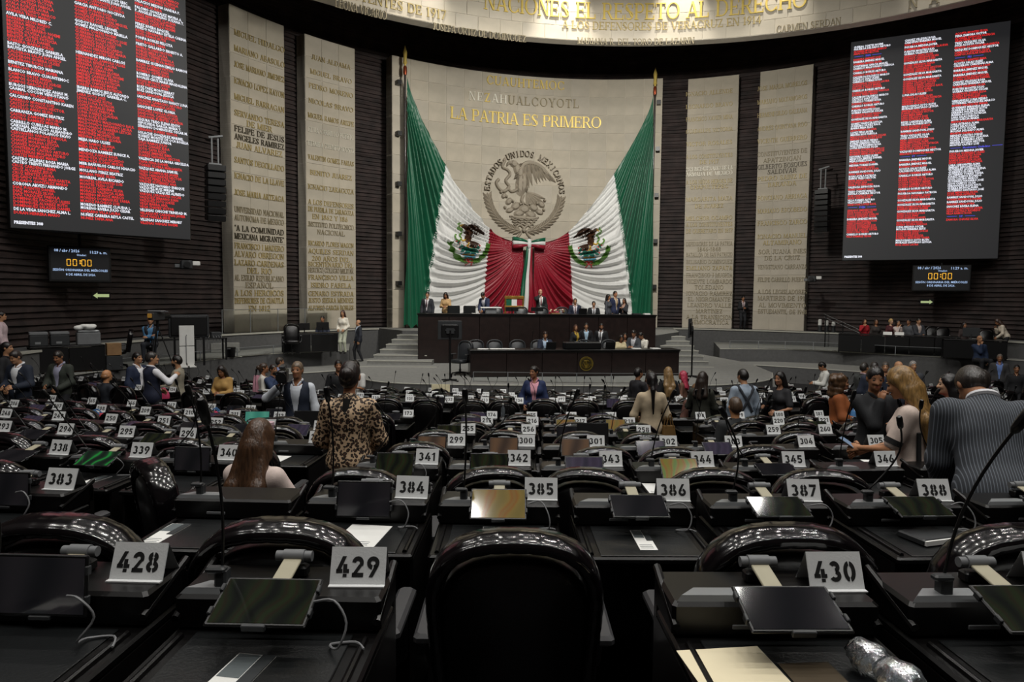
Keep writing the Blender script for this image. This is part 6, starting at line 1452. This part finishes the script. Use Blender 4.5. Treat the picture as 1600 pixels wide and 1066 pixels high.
def ptz(px, py, Y, rz, label):
    o = empty('wall_camera', tuple(at(px, py, Y)), rz, label, 'camera', 'wall mounted cameras')
    b = MB(); b.tube([(0, .9, 0), (0, .2, 0), (0, 0, -.05)], .05, 8); b.build('bracket', M_BLACK, o)
    b = MB(); b.bevbox(-.17, .17, -.22, .16, -.14, .14, .03); b.build('camera_body', M_DGREY, o)
    b = MB(); b.tube([(0, -.2, 0), (0, -.34, 0)], [.09, .10], 12); b.build('lens', M_BLACK, o, 40)
    b = MB(); b.bevbox(.16, .40, -.1, .05, -.02, .12, .02); b.build('side_light', M_WHITE, o)
    b = MB(); b.bevbox(-.34, -.18, -.1, .05, -.10, .02, .02); b.build('monitor_box', M_GREY, o)
ptz(291, 414, 21.8, R_(30), 'robotic camera bracketed to the wall left of the first slab')
ptz(1269, 436, 31.4, R_(-30), 'robotic camera bracketed to the wall right of the last slab')
# tripod camera
def tripod(loc, rz, H, label):
    o = empty('tripod_camera', loc, rz, label, 'camera')
    for k in range(3):
        a = 2 * PI * k / 3 + .5; b = MB(); b.tube([(0, 0, H - .15), (.42 * math.cos(a), .42 * math.sin(a), 0)], .018, 6); b.build('tripod_leg', M_BLACK, o)
    b = MB(); b.tube([(0, 0, H - .3), (0, 0, H)], .035, 8); b.build('column', M_BLACK, o)
    b = MB(); b.bevbox(-.09, .09, -.28, .22, H, H + .22, .02); b.build('camera_body', M_DGREY, o)
    b = MB(); b.tube([(0, .2, H + .11), (0, .46, H + .11)], [.07, .085], 12); b.build('lens', M_BLACK, o, 40)
    b = MB(); b.bevbox(-.22, .22, -.12, .10, H + .23, H + .28, .015); b.tube([(-.3, 0, H + .27), (.35, 0, H + .25)], .015, 6); b.build('top_handle', M_GREY, o)
    b = MB(); b.tube([(.05, -.2, H - .02), (.14, -.6, H - .22)], .012, 6); b.build('pan_bar', M_BLACK, o)
    b = MB(); b.bevbox(-.06, .06, -.34, -.29, H + .08, H + .2, .01); b.build('viewfinder', scr_mat('viewfinder_amber', '#B08030', .4), o)
    return o
tripod(lev(247, 19.5, .9), R_(-10), 1.42, 'television camera on a black tripod before the seated operator')
# shoulder camera of the operator among the seats
q = world_pt(PV, (.16, .12, 1.50)); o = empty('video_camera', q, PV['root'].rotation_euler.z + .2, 'black video camera carried on the shoulder of the vest man', 'camera')
b = MB(); b.bevbox(-.06, .06, -.18, .22, -.02, .16, .02); b.build('camera_body', M_BLACK, o); b = MB(); b.tube([(0, .2, .08), (0, .36, .08)], [.055, .07], 12); b.build('lens', M_BLACK, o, 40)
b = MB(); b.bevbox(-.04, .04, -.1, .2, .18, .22, .01); b.build('top_handle', M_DGREY, o); b = MB(); b.tube([(.07, .05, .12), (.09, .3, .13)], .02, 8); b.build('shotgun_microphone', M_BLACK, o)
# work desks on the platforms
def work_desk(loc, rz, w, d, h, label, m=M_BLACK, skirted=True):
    o = empty('work_desk', loc, rz, label, 'desk')
    b = MB(); b.bevbox(-w / 2, w / 2, 0, d, h - .04, h, .008); b.build('tabletop', m, o)
    if skirted:
        n = max(1, round(w / .9))
        for i in range(n): b = MB(); b.bevbox(-w / 2 + i * w / n + .01, -w / 2 + (i + 1) * w / n - .01, .02, .05, .04, h - .05, .006); b.build('front_panel', m, o)
    for x in (-w / 2 + .03, w / 2 - .03):
        for y in (.06, d - .06): b = MB(); b.box(x - .025, x + .025, y - .025, y + .025, 0, h - .04); b.build('leg', m, o)
    return o
def monitor(loc, rz, w, h, label, cat='monitor', m=M_BLACK):
    o = empty('computer_monitor', loc, rz, label, cat, 'computer monitors')
    b = MB(); b.bevbox(-w / 2, w / 2, -.02, .025, .10, .10 + h, .008); b.build('monitor', m, o)
    b = MB(); b.box(-w / 2 + .01, w / 2 - .01, .025, .028, .11, .09 + h); b.build('screen', M_DGREY, o)
    b = MB(); b.tube([(0, -.03, 0), (0, -.03, .2)], .02, 8); b.build('neck', m, o); b = MB(); b.bevbox(-.1, .1, -.1, .06, 0, .012, .004); b.build('foot', m, o)
    return o
work_desk(lev(108, 18.5, .9), R_(44), 1.75, .55, .74, 'black press desk with printers on the left platform')
d0 = lev(108, 18.5, .9); Md0 = Matrix.Translation(d0) @ Matrix.Rotation(R_(44), 4, 'Z')
for dx, w_, lab in ((-.64, .42, 'grey laptop back at the left end of the press desk'), (-.16, .44, 'dark printer with grey lid on the press desk')):
    o = empty('office_machine', Md0 @ Vector((dx, .3, .742)), R_(38), lab, 'printer'); b = MB(); b.bevbox(-w_ / 2, w_ / 2, -.2, .2, .0, .30, .02); b.build('housing', M_DGREY, o); b = MB(); b.bevbox(-w_ / 2, w_ / 2, -.2, .2, .303, .38, .015); b.build('lid', M_GREY, o); b = MB(); b.box(-w_ * .2, w_ * .1, -.208, -.2, .06, .12); b.build('tray_slot', M_SILVER, o)
o = empty('printer', Md0 @ Vector((.52, .28, .742)), R_(38), 'printer with crumpled white paper pile on the press desk', 'printer'); b = MB(); b.bevbox(-.28, .28, -.2, .2, 0, .34, .02); b.build('housing', M_GREY, o)
b = MB(); b.bevbox(-.26, .26, -.2, .2, .343, .40, .02); b.build('lid', M_SILVER, o)
o = empty('plastic_bag', Md0 @ Vector((.42, .2, 1.142)), R_(30), 'crumpled white plastic bag on top of the printer', 'bag'); rr = random.Random(4)
V, F = surface([('e', (rr.uniform(-.22, .22), rr.uniform(-.08, .08), .05 + rr.uniform(0, .08)), (.10, .07, .055), None) for _ in range(12)], .02, .03); b = MB(); b.add(V, F); b.build('bag_film', M_PAPER, o, 50)
for (x, y, z, w_, h_, lab) in ((1.12, .2, .42, .36, .34, 'cardboard box stacked upright beside the press desk'), (1.12, .2, 0, .40, .40, 'dark crate under the upright cardboard box'), (-.35, .3, 0, .5, .30, 'cardboard box under the left of the press desk'), (.3, .3, 0, .55, .34, 'cardboard box under the right of the press desk')):
    o = empty('cardboard_box', Md0 @ Vector((x, y, z)), R_(38), lab, 'box'); mm = M_DGREY if 'crate' in lab else M_CARD
    b = MB(); b.bevbox(-w_ / 2, w_ / 2, -.18, .18, .002, h_, .006); b.build('carton', mm, o); b = MB(); b.box(-w_ / 2, w_ / 2, -.03, .03, h_, h_ + .003); b.build('tape', M_CREAM, o)
put_chair(lev(184, 20.0, .9), R_(120), 'black office chair beside the seated television operator', 'black platform chairs', CH_NEAR)
work_desk(lev(268, 21.6, .9), R_(35), 1.3, .6, .74, 'black equipment table behind the television camera', skirted=False)
work_desk(lev(330, 22.3, .9), R_(35), 1.0, .6, .74, 'black equipment table right of the white pylon', skirted=False)
for i, (x, lab) in enumerate(((-.2, 'rack of cables on the table right of the pylon'), (.2, 'switch box with wires on the table right of the pylon'))):
    p = Matrix.Translation(lev(330, 22.3, .9)) @ Matrix.Rotation(R_(35), 4, 'Z') @ Vector((x, .3, .742)); o = empty('equipment_box', p, R_(35), lab, 'equipment'); b = MB(); b.bevbox(-.16, .16, -.15, .15, 0, .12 + .06 * i, .01); b.build('housing', M_DGREY, o)
    for k in range(4): b = MB(); b.tube(bez([(-.12 + k * .08, -.15, .06), (-.10 + k * .08, -.22, .02), (-.14 + k * .09, -.24, -.2 - .05 * k)], 8), .008, 5); b.build('wire', M_CABLE, o)
b = MB(); b.tube([(0, 0, 0), (0, 0, .02), (0, 0, .34)], [.13, .14, .17], 14); b.build('waste_bin', M_BLACK, None, 40, loc=lev(360, 23.6, .9), label='black waste bin by the left ledge', cat='bin')
LD = lev(486, 25.6, .9); MLD = Matrix.Translation(LD) @ Matrix.Rotation(R_(24), 4, 'Z')
work_desk(LD, R_(24), 2.0, .7, .74, 'black editing desk with two monitors on the left platform', skirted=True)
monitor(MLD @ Vector((-.20, .35, .742)), R_(24), .40, .27, 'left of the two black monitors on the editing desk'); monitor(MLD @ Vector((.48, .35, .742)), R_(20), .46, .30, 'right of the two black monitors on the editing desk')
put_chair(lev(456, 24.9, .9), R_(200), 'black office chair before the editing desk', 'black platform chairs', CH_NEAR)
RD = lev(1402, 27.5, .9); work_desk(RD, R_(-28), 4.3, .8, .78, 'long black desk of seated people on the right platform')
RD2 = lev(1524, 25.4, .9); MRD2 = Matrix.Translation(RD2) @ Matrix.Rotation(R_(-26), 4, 'Z'); work_desk(RD2, R_(-26), 2.0, .7, .74, 'second black desk on the right platform')
monitor(MRD2 @ Vector((-.1, .35, .742)), R_(-26), .55, .34, 'wide dark monitor on the second right desk', m=M_DGREY)
for px, Y, lab in ((1460, 28.2, 'first empty black chair at the end of the long desk'), (1476, 27.7, 'second empty black chair at the end of the long desk'), (1545, 26.3, 'empty dark chair behind the second right desk')): put_chair(lev(px, Y, .9), R_(165), lab, 'black platform chairs', CH_NEAR)
for k, (px, lab) in enumerate(((1393, 'white nameplate under the blonde person'), (1408, 'white nameplate under the woman in pale blouse'))):
    P0 = Matrix.Translation(RD) @ Matrix.Rotation(R_(-28), 4, 'Z') @ Vector((-.35 + .42 * k, .12, .782)); b = MB(); b.add([(-.16, -.04, 0), (.16, -.04, 0), (.16, 0, .12), (-.16, 0, .12), (-.16, .05, 0), (.16, .05, 0)], [(0, 1, 2, 3), (3, 2, 5, 4)]); b.build('tent_card', M_PAPER, None, loc=P0, rz=R_(-28), label=lab, cat='card')
for k, px in enumerate((1261, 1268, 1276)):
    q = pol(R_(49.5 + k * 1.0), 16.95, 1.562); o = empty('water_urn', q, 0, ('left', 'middle', 'right')[k] + ' of three white topped cylinders beside the last slab', 'dispenser', 'cylinders beside the last slab')
    b = MB(); b.tube([(0, 0, 0), (0, 0, .32)], .09, 12); b.build('body', M_DGREY, o, 40); b = MB(); b.tube([(0, 0, .32), (0, 0, .56 - .05 * k), (0, 0, .6 - .05 * k)], [.085, .085, .05], 12); b.build('cover', M_WHITE, o, 40)
# handrail on the right
A_, B_ = pol(R_(50.5), 16.4, 0), pol(R_(56.5), 16.2, 0); o = empty('handrail', (A_.x, A_.y, .9), 0, 'dark sloping handrail beside the right stairs', 'handrail'); d = B_ - A_
for k, dz in enumerate((0, .14)): b = MB(); b.tube([(0, 0, 1.52 - dz), (d.x, d.y, .80 - dz)], .022, 8); b.build('rail', M_BLACK, o)
for t in (.05, .5, .95): b = MB(); b.tube([(d.x * t, d.y * t, 0), (d.x * t, d.y * t, 1.52 - .72 * t)], .028, 8); b.build('post', M_BLACK, o)
# glass rails
def glass_rail(pts, z0, h, label, every=1):
    o = empty('glass_rail', (pts[0][0], pts[0][1], z0), 0, label, 'railing', 'glass railings'); x0, y0 = pts[0][:2]
    for i in range(len(pts) - 1):
        a = Vector((pts[i][0] - x0, pts[i][1] - y0, 0)); c = Vector((pts[i + 1][0] - x0, pts[i + 1][1] - y0, 0)); L = (c - a).length; ang_ = math.atan2(c.y - a.y, c.x - a.x)
        b = MB(); b.box(.015, L - .015, -.006, .006, .03, h); b.build('glass_pane', M_GLASS, o, loc=a, rz=ang_)
        b = MB(); b.box(0, L, -.010, .010, h, h + .014); b.build('top_rail', M_SILVER, o, loc=a, rz=ang_)
        b = MB(); b.box(-.012, .012, -.012, .012, 0, h + .01); b.build('post', M_SILVER, o, loc=a, rz=ang_)
glass_rail([lev(x, 20.45 + abs(x - 880) * .0006, 0) for x in range(740, 1066, 54)], .5, .30, 'low glass rail along the front of the stage')
glass_rail([(p[0] * .985, p[1]) for p in rf[2:26:3]], .9, .34, 'low glass rail along the right platform edge')
glass_rail([pol(R_(a), 16.9, 0) for a in (-52, -47.5, -43, -38.5, -34)], 1.56, .92, 'clear glass rail in front of the left slabs')
glass_rail([(p[0] + .12, p[1] + .12) for p in lf[12:30:3]], .9, .30, 'low glass rail along the left platform edge')
# dais tables: small things
def tmic(loc, h, label):
    o = empty('table_microphone', loc, 0, label, 'microphone', 'table microphones'); b = MB(); b.tube([(0, 0, 0), (0, 0, .02)], .06, 10); b.build('base', M_GREY, o, 40); b = MB(); b.tube([(0, 0, .02), (.01, -.01, h * .7), (.02, -.05, h)], .008, 6); b.build('gooseneck', M_BLACK, o); b = MB(); b.tube([(.02, -.05, h), (.022, -.065, h + .05)], .014, 8); b.build('capsule', M_BLACK, o)
for px, lab in ((835, 'table microphone left of the seated man in navy suit'), (905, 'table microphone on the black box'), (913, 'second table microphone on the black box')): tmic(on_lo(px, .35, 1.38 if px < 900 else 1.60), .55 if px < 900 else .35, lab)
b = MB(); b.bevbox(-.62, .62, -.2, .2, 0, .22, .02); b.build('control_box', M_BLACK, None, loc=on_lo(914, .35, 1.382), rz=R_(9), label='long black box on the lower dais table', cat='box')
for px, w_, lab in ((797, .42, 'stack of white papers at the left of the lower table'), (757, .35, 'dark and white papers at the left end of the lower table'), (777, .4, 'open white document on the lower table'), (1000, .3, 'papers before the man in grey suit'), (1030, .3, 'papers before the man in white shirt')):
    b = MB(); b.bevbox(-w_ / 2, w_ / 2, -.14, .14, 0, .02, .004); b.build('paper_stack', M_PAPER, None, loc=on_lo(px, .3, 1.381), rz=R_(9 + random.uniform(-12, 12)), label=lab, cat='papers')
def laptop(loc, rz, label):
    o = empty('laptop', loc, rz, label, 'laptop', 'laptops'); b = MB(); b.bevbox(-.17, .17, -.12, .12, 0, .015, .004); b.build('keyboard', M_DGREY, o); b = MB(); b.bevbox(-.17, .17, -.005, .005, 0, .23, .004); q = b.build('lid', M_BLACK, o, loc=(0, -.12, .012)); q.rotation_euler = (R_(14), 0, 0)
laptop(on_lo(864, .38, 1.381), R_(9), 'open laptop before the seated man in navy suit'); laptop(on_lo(958, .38, 1.381), R_(9), 'open laptop before the standing trio'); laptop(on_up(913, .4, 2.411), R_(8), 'open laptop on the upper table'); 
for px, lab in ((802, 'black monitor between the upper dais chairs'), (842, 'low black monitor right of the gilded stand')): monitor(on_up(px, .4, 2.411), R_(8), .5, .16, lab)
for px, w_, lab in ((744, .3, 'white papers on the upper table beside mesh chairs'), (832, .3, 'small papers on the middle of the upper table'), (870, .35, 'flower arrangement tray on the upper table'), (998, .34, 'dark telephone set at the right end of upper table'), (1014, .25, 'white cup tray at the right end of upper table')):
    b = MB(); b.bevbox(-w_ / 2, w_ / 2, -.12, .12, 0, .05 if 'tray' in lab or 'set' in lab else .018, .004); b.build('papers' if 'paper' in lab else 'desk_tray', M_PAPER if 'white' in lab or 'paper' in lab else (M_DGREY if 'set' in lab else M_CARD), None, loc=on_up(px, .3, 2.411), rz=R_(8), label=lab, cat='papers' if 'paper' in lab else 'tray')
o = empty('flower_arrangement', on_up(873, .38, 2.462), 0, 'low flower arrangement on the upper dais table', 'flowers'); rr = random.Random(2)
for k in range(14): b = MB(); b.ell((rr.uniform(-.28, .28), rr.uniform(-.08, .08), rr.uniform(.02, .14)), (.045, .045, .04), 8, 5); b.build('flower', mat('petal_%d' % (k % 3), ('#B04A5A', '#D8B8A0', '#6A5A3A')[k % 3], .7), o, True)
o = empty('speaker_lectern', on_up(771, 1.02, 1.56), R_(8), 'grey lectern under the man leaning over papers', 'lectern'); b = MB(); b.bevbox(-.22, .22, -.15, .15, 0, 1.05, .02); b.build('column', M_GREY, o); b = MB(); b.bevbox(-.42, .42, -.22, .22, 1.05, 1.10, .01); b.build('reading_top', M_PAPER, o)
# two mesh chairs at the left of the upper dais
for px, lab in ((712, 'left of the two square mesh chairs on the upper dais'), (738, 'right of the two square mesh chairs on the upper dais')):
    o = empty('mesh_chair', on_up(px, 1.2, 1.56), R_(188), lab, 'chair', 'mesh chairs of the upper dais')
    b = MB(); b.bevbox(-.25, .25, -.26, -.22, .62, 1.14, .03); b.build('mesh_back', M_PAD, o); b = MB(); b.bevbox(-.25, .25, -.22, .25, .44, .50, .02); b.build('seat', M_PAD, o)
    b = MB(); b.tube([(0, 0, .06), (0, 0, .44)], .03, 8); b.build('column', M_BLACK, o)
    for k in range(5): a = 2 * PI * k / 5; b = MB(); b.tube([(0, 0, .08), (.28 * math.cos(a), .28 * math.sin(a), .02)], .02, 6); b.build('foot', M_BLACK, o)
# gilded carved chair back with the national colours
o = empty('gilded_chair', on_up(818, 2.6, 1.56), R_(188), 'gilded carved chair with tricolour back, centre of the upper dais', 'chair'); M_GILT = mat('gilt_wood', '#8E6A2A', .4, metal=.5, vary=.2)
for z0, z1 in ((.52, .66), (1.02, 1.14), (1.42, 1.56)): b = MB(); b.bevbox(-.42, .42, -.05, .05, z0, z1, .02); b.build('cross_rail', M_GILT, o)
for k, m in enumerate((M_RED, M_FWHITE, M_GREEN)): b = MB(); b.box(-.34 + k * .227, -.113 + k * .227, -.02, .02, 1.14, 1.42); b.build('back_panel', m, o)
b = MB(); b.bevbox(-.38, .38, .05, .55, .42, .54, .03); b.build('seat', M_RED, o)
for x in (-.38, .38):
    for y in (0, .5): b = MB(); b.tube([(x, y, 0), (x, y, .5 if y else 1.56)], .035, 8); b.build('leg', M_GILT, o)

# ---------------------------------------------------------------- things lying on the desks
M_PRINT = mat('printed_grey', '#5E6668', .7, vary=.1); M_PRINTD = mat('printed_dark', '#2A2E30', .7, vary=.2)
def sheet(num, x, y, w, h, rz, label, kind='plain', m=M_PAPER):
    Md = SEAT[num]; o = empty('document', Md @ Vector((x, y, .7708)), Md.to_euler().z + R_(rz), label, 'document', 'documents on the desks')
    b = MB(); b.box(-w / 2, w / 2, -h / 2, h / 2, 0, .0015); b.build('sheet', m, o)
    if kind != 'blank':
        for k in range(3): b = MB(); b.box(-w * .40, w * .32, -h * .42 + k * .018, -h * .42 + k * .018 + .004, .0015, .0022); b.build('printed_line', M_PRINT, o)
    if kind == 'card':
        b = MB(); b.box(-w / 2 + .004, w * .12, h * .1, h / 2 - .004, .0015, .0022); b.build('printed_photo', M_PRINT, o); b = MB(); b.box(w * .16, w / 2, -h * .05, h / 2, .0015, .004); b.build('printed_tab', M_PRINTD, o)
    return o
sheet('428', -.12, -.36, .10, .27, -8, 'narrow white agenda card with dark tab, lower left corner', 'card'); sheet('429', -.02, -.38, .10, .27, -8, 'narrow white agenda card below the olive tablet', 'card')
sheet('430', -.165, -.335, .22, .31, 6, 'large cream envelope on the foremost right desk', 'blank', M_CPAPER); sheet('430', .02, -.36, .13, .22, 4, 'brown paper folder beside the cream envelope', 'blank', mat('brown_folder', '#4A3E2C', .8)); sheet('430', .10, -.42, .09, .12, 10, 'white printed slip beside the brown folder', 'plain')
sheet(None, -.20, -.33, .09, .25, -4, 'narrow white agenda card on the unnumbered desk', 'card'); sheet('384', .03, -.30, .19, .27, -6, 'white sheet of paper on the desk of plate 384', 'plain'); sheet('386', .0, -.31, .075, .24, 0, 'slim agenda card on the desk of plate 386', 'card'); sheet('385', -.03, -.28, .08, .24, 0, 'slim agenda card under the gold tablet', 'card')
sheet('339', .06, -.33, .08, .25, -6, 'slim agenda card below the green tablet', 'card'); sheet('298', -.10, -.28, .24, .20, -5, 'pale printed newspaper on the desk of plate 298', 'plain'); sheet('431', .05, -.30, .09, .24, 4, 'slim agenda card on the desk at the right edge', 'card')
o = empty('notebook', SEAT['388'] @ Vector((-.02, -.30, .771)), .3, 'dark notebook with white page edge before pinstripe suit', 'notebook'); b = MB(); b.bevbox(-.10, .10, -.07, .07, 0, .03, .006); b.build('cover', M_DGREY, o); b = MB(); b.box(-.095, .095, -.078, -.066, .005, .025); b.build('page_edge', M_PAPER, o)
words = {5: 'fifth', 6: 'sixth', 7: 'seventh', 8: 'eighth', 9: 'ninth', 10: 'tenth', 4: 'fourth', 3: 'third'}
rr = random.Random(21)
for r in (3, 4, 5, 6, 7, 8, 9, 10):
    for i, (num, px) in enumerate(LAY[r]):
        if rr.random() < .33 and num not in ('339', '298') and 0 < px < 1600:
            sheet(num, rr.uniform(-.15, .12), rr.uniform(-.36, -.25), rr.choice((.08, .09, .21)), rr.uniform(.18, .26), rr.uniform(-12, 12), 'small white paper on the %s desk from left, %s row' % (NTH(i + 1), words[r]), 'plain')
# crystal-clear plastic wrap at the lower right
o = empty('plastic_wrap', SEAT['430'] @ Vector((.155, -.35, .7715)), .2, 'two crumpled clear plastic cups at the lower right', 'plastic cup')
M_CLEAR = mat('clear_plastic', '#DCE6EE', .10, vary=0, trans=.92, bump=.7, bscale=70)
for k, (y, r0) in enumerate(((.05, .036), (-.055, .042))):
    b = MB(); rings = []
    for i in range(9):
        t = i / 8; rr_ = r0 * (.65 + .5 * math.sin(PI * (t * .9 + .1))); rings.append([((rr_ + .004 * math.sin(a * 5 + i * 2.1)) * math.cos(a) * 1.0, y + .10 * (t - .5), .042 + (rr_ + .004 * math.cos(a * 4 + i)) * math.sin(a)) for a in [2 * PI * q / 14 for q in range(14)]])
    b.rings(rings); b.build('cup', M_CLEAR, o, 30)
# pink tumbler
o = empty('tumbler', SEAT['298'] @ Vector((-.24, -.02, .862)), 0, 'tall pale pink tumbler beside the seated woman', 'cup'); b = MB(); b.tube([(0, 0, 0), (0, 0, .02), (0, 0, .15)], [.028, .03, .038], 14); b.build('cup', mat('pink_tumbler', '#B89AA4', .4), o, 40); b = MB(); b.tube([(0, 0, .15), (0, 0, .175), (0, 0, .18)], [.042, .042, .03], 14); b.build('lid', mat('pink_lid', '#C8AAB2', .4), o, 40)
# charging cables
CABW = {'428': 'foremost left desk', '429': 'second foremost desk with olive tablet', '385': 'beside the gold tablet', '386': 'right of the gold tablet desk', '387': 'desk left of pinstripe suit', '388': 'nearest the pinstripe suit', '384': 'desk left of the gold tablet', '339': 'beside the green tablet', '344': 'beside the rainbow tablet', '383': 'left edge second row', '341': 'third row beside the aisle'}
for num, side in (('428', 1), ('429', 1), ('385', 1), ('386', 1), ('387', 1), ('388', 1), ('384', 1), ('339', 1), ('344', 1), ('383', 1), ('341', 1)):
    Md = SEAT[num]; v_ = random.Random(int(num)).uniform(-.03, .03)
    cable(Md, [(.135, -.22, .90), (.19, -.24 + v_, .91), (.225, -.25, .86), (.20 + v_, -.26, .80), (.17, -.20, .778), (.23, -.18, .775), (.26, -.22 + v_, .775)], 'thin grey charging cable, %s' % CABW[num])

# odd coloured things among the desks
def on_desk(px, Y0, r, dz=.7712, dy=-.30):
    """a point on the desk top of row r in the image column px"""
    X, Y = stand_at(px, ROWS[r][0] + dy)
    for _ in range(4): Y = row_y(ROWS[r][0] + dy, X); X, Y = stand_at(px, Y)
    return Vector((X, Y, ROWS[r][1] + dz))
def cloth_bag(loc, w, h, m, m2, label, name='handbag'):
    o = empty(name, loc, .2, label, 'bag'); rings = []
    for i in range(7):
        t = i / 6; k = (1 - .25 * t) * (1 + .12 * math.sin(PI * t)); rings.append([(w / 2 * k * math.copysign(abs(math.cos(a)) ** .6, math.cos(a)), w * .28 * k * math.copysign(abs(math.sin(a)) ** .6, math.sin(a)), h * t) for a in [2 * PI * q / 16 for q in range(16)]])
    b = MB(); b.rings(rings); b.build('bag_body', m, o, 60)
    for y in (-.06, .06): b = MB(); b.tube(bez([(-w * .25, y * w * 3, h * .95), (0, y * w * 3, h * 1.45), (w * .25, y * w * 3, h * .95)], 10), .009, 6); b.build('handle', m2, o, True)
M_PINK = mat('hot_pink_fabric', '#C23A62', .7); M_RBL = mat('red_woven', '#A82A3A', .8); M_BLUE = mat('blue_fabric', '#3A6A9A', .8); M_TEAL = screen_mat('tablet_teal', [(0, '#3E8A78'), (.6, '#57A38C'), (1, '#4A9482')], 1, 2, .6); M_SAND = mat('sand_card', '#C9C0A0', .8); M_TAN = mat('tan_leather', '#6A4E26', .6)
cloth_bag(on_desk(150, 0, 6), .26, .12, M_RBL, M_BLUE, 'small red and blue woven bag on a left desk')
cloth_bag(on_desk(255, 0, 8), .22, .14, M_PINK, M_PINK, 'pink bag on a desk behind the group of three')
cloth_bag(on_desk(337, 0, 7), .24, .12, M_PINK, M_BLUE, 'pink and blue bag below the woman in mustard')
cloth_bag(on_desk(1345, 0, 7), .34, .22, M_BLUE, M_BLUE, 'blue tote bag on the desk beside the orange jacket', 'tote_bag')
q = strip(1042, 9.55); cloth_bag(Vector((q.x + .02, q.y - .08, q.z + .55)), .22, .38, M_TAN, M_TAN, 'tan leather shoulder bag at the hip of beige jacket woman', 'shoulder_bag')
q = strip(404, 14.4); cloth_bag(Vector((q.x, q.y - .02, q.z + .95)), .24, .40, mat('pale_pink_nylon', '#C890A0', .7), M_DGREY, 'pale pink backpack worn by the woman in white jacket', 'backpack')
o = empty('teal_laptop', on_desk(398, 0, 6), .1, 'open laptop with pale teal screen near plate 211', 'laptop'); b = MB(); b.bevbox(-.16, .16, -.11, .11, 0, .014, .004); b.build('keyboard', M_DGREY, o); b = MB(); b.bevbox(-.16, .16, -.005, .005, 0, .21, .003); l_ = b.build('lid', M_BLACK, o, loc=(0, .11, .012)); b = MB(); b.box(-.15, .15, -.0065, -.005, .008, .202); s_ = b.build('screen', M_TEAL, l_); l_.rotation_euler = (R_(-18), 0, 0)
for px, r, lab in ((508, 9, 'open black laptop beside the video camera operator'), (312, 9, 'open black laptop behind the beige sweater man'), (164, 9, 'open black laptop between olive jacket and group of three'), (475, 6, 'open dark laptop left of the leopard blouse'), (930, 5, 'open dark laptop below the navy blazer woman')):
    laptop(on_desk(px, 0, r), PI, lab)
b = MB(); b.add([(-.24, -.05, 0), (.24, -.05, 0), (.24, 0, .2), (-.24, 0, .2), (-.24, .06, 0), (.24, .06, 0)], [(0, 1, 2, 3), (3, 2, 5, 4)]); b.build('tent_card', M_SAND, None, loc=on_desk(689, 0, 12, .862, 0), label='pale blank card standing on the front row desk', cat='card')
o = empty('water_bottle', on_desk(787, 0, 7, .862, 0), 0, 'small clear bottle near plate 174', 'bottle'); b = MB(); b.tube([(0, 0, 0), (0, 0, .14), (0, 0, .17), (0, 0, .2)], [.032, .032, .014, .013], 12); b.build('bottle', M_CLEAR, o, 40); b = MB(); b.tube([(0, 0, .2), (0, 0, .218)], .015, 10); b.build('cap', M_WHITE, o)
# camera of the woman in the black t-shirt
q = strip(1203, 10.9); o = empty('photo_camera', Vector((q.x, q.y - .05, q.z + 1.12)), R_(118), 'black photo camera with flash held by woman in black t-shirt', 'camera')
b = MB(); b.bevbox(-.07, .07, -.035, .035, -.05, .05, .012); b.build('camera_body', M_BLACK, o); b = MB(); b.tube([(0, .03, 0), (0, .14, 0)], [.04, .045], 12); b.build('lens', M_BLACK, o, 40); b = MB(); b.bevbox(-.03, .03, -.03, .03, .05, .16, .008); b.build('flash', M_DGREY, o); b = MB(); b.bevbox(-.028, .028, -.03, .03, .162, .19, .006); b.build('diffuser', M_WHITE, o)
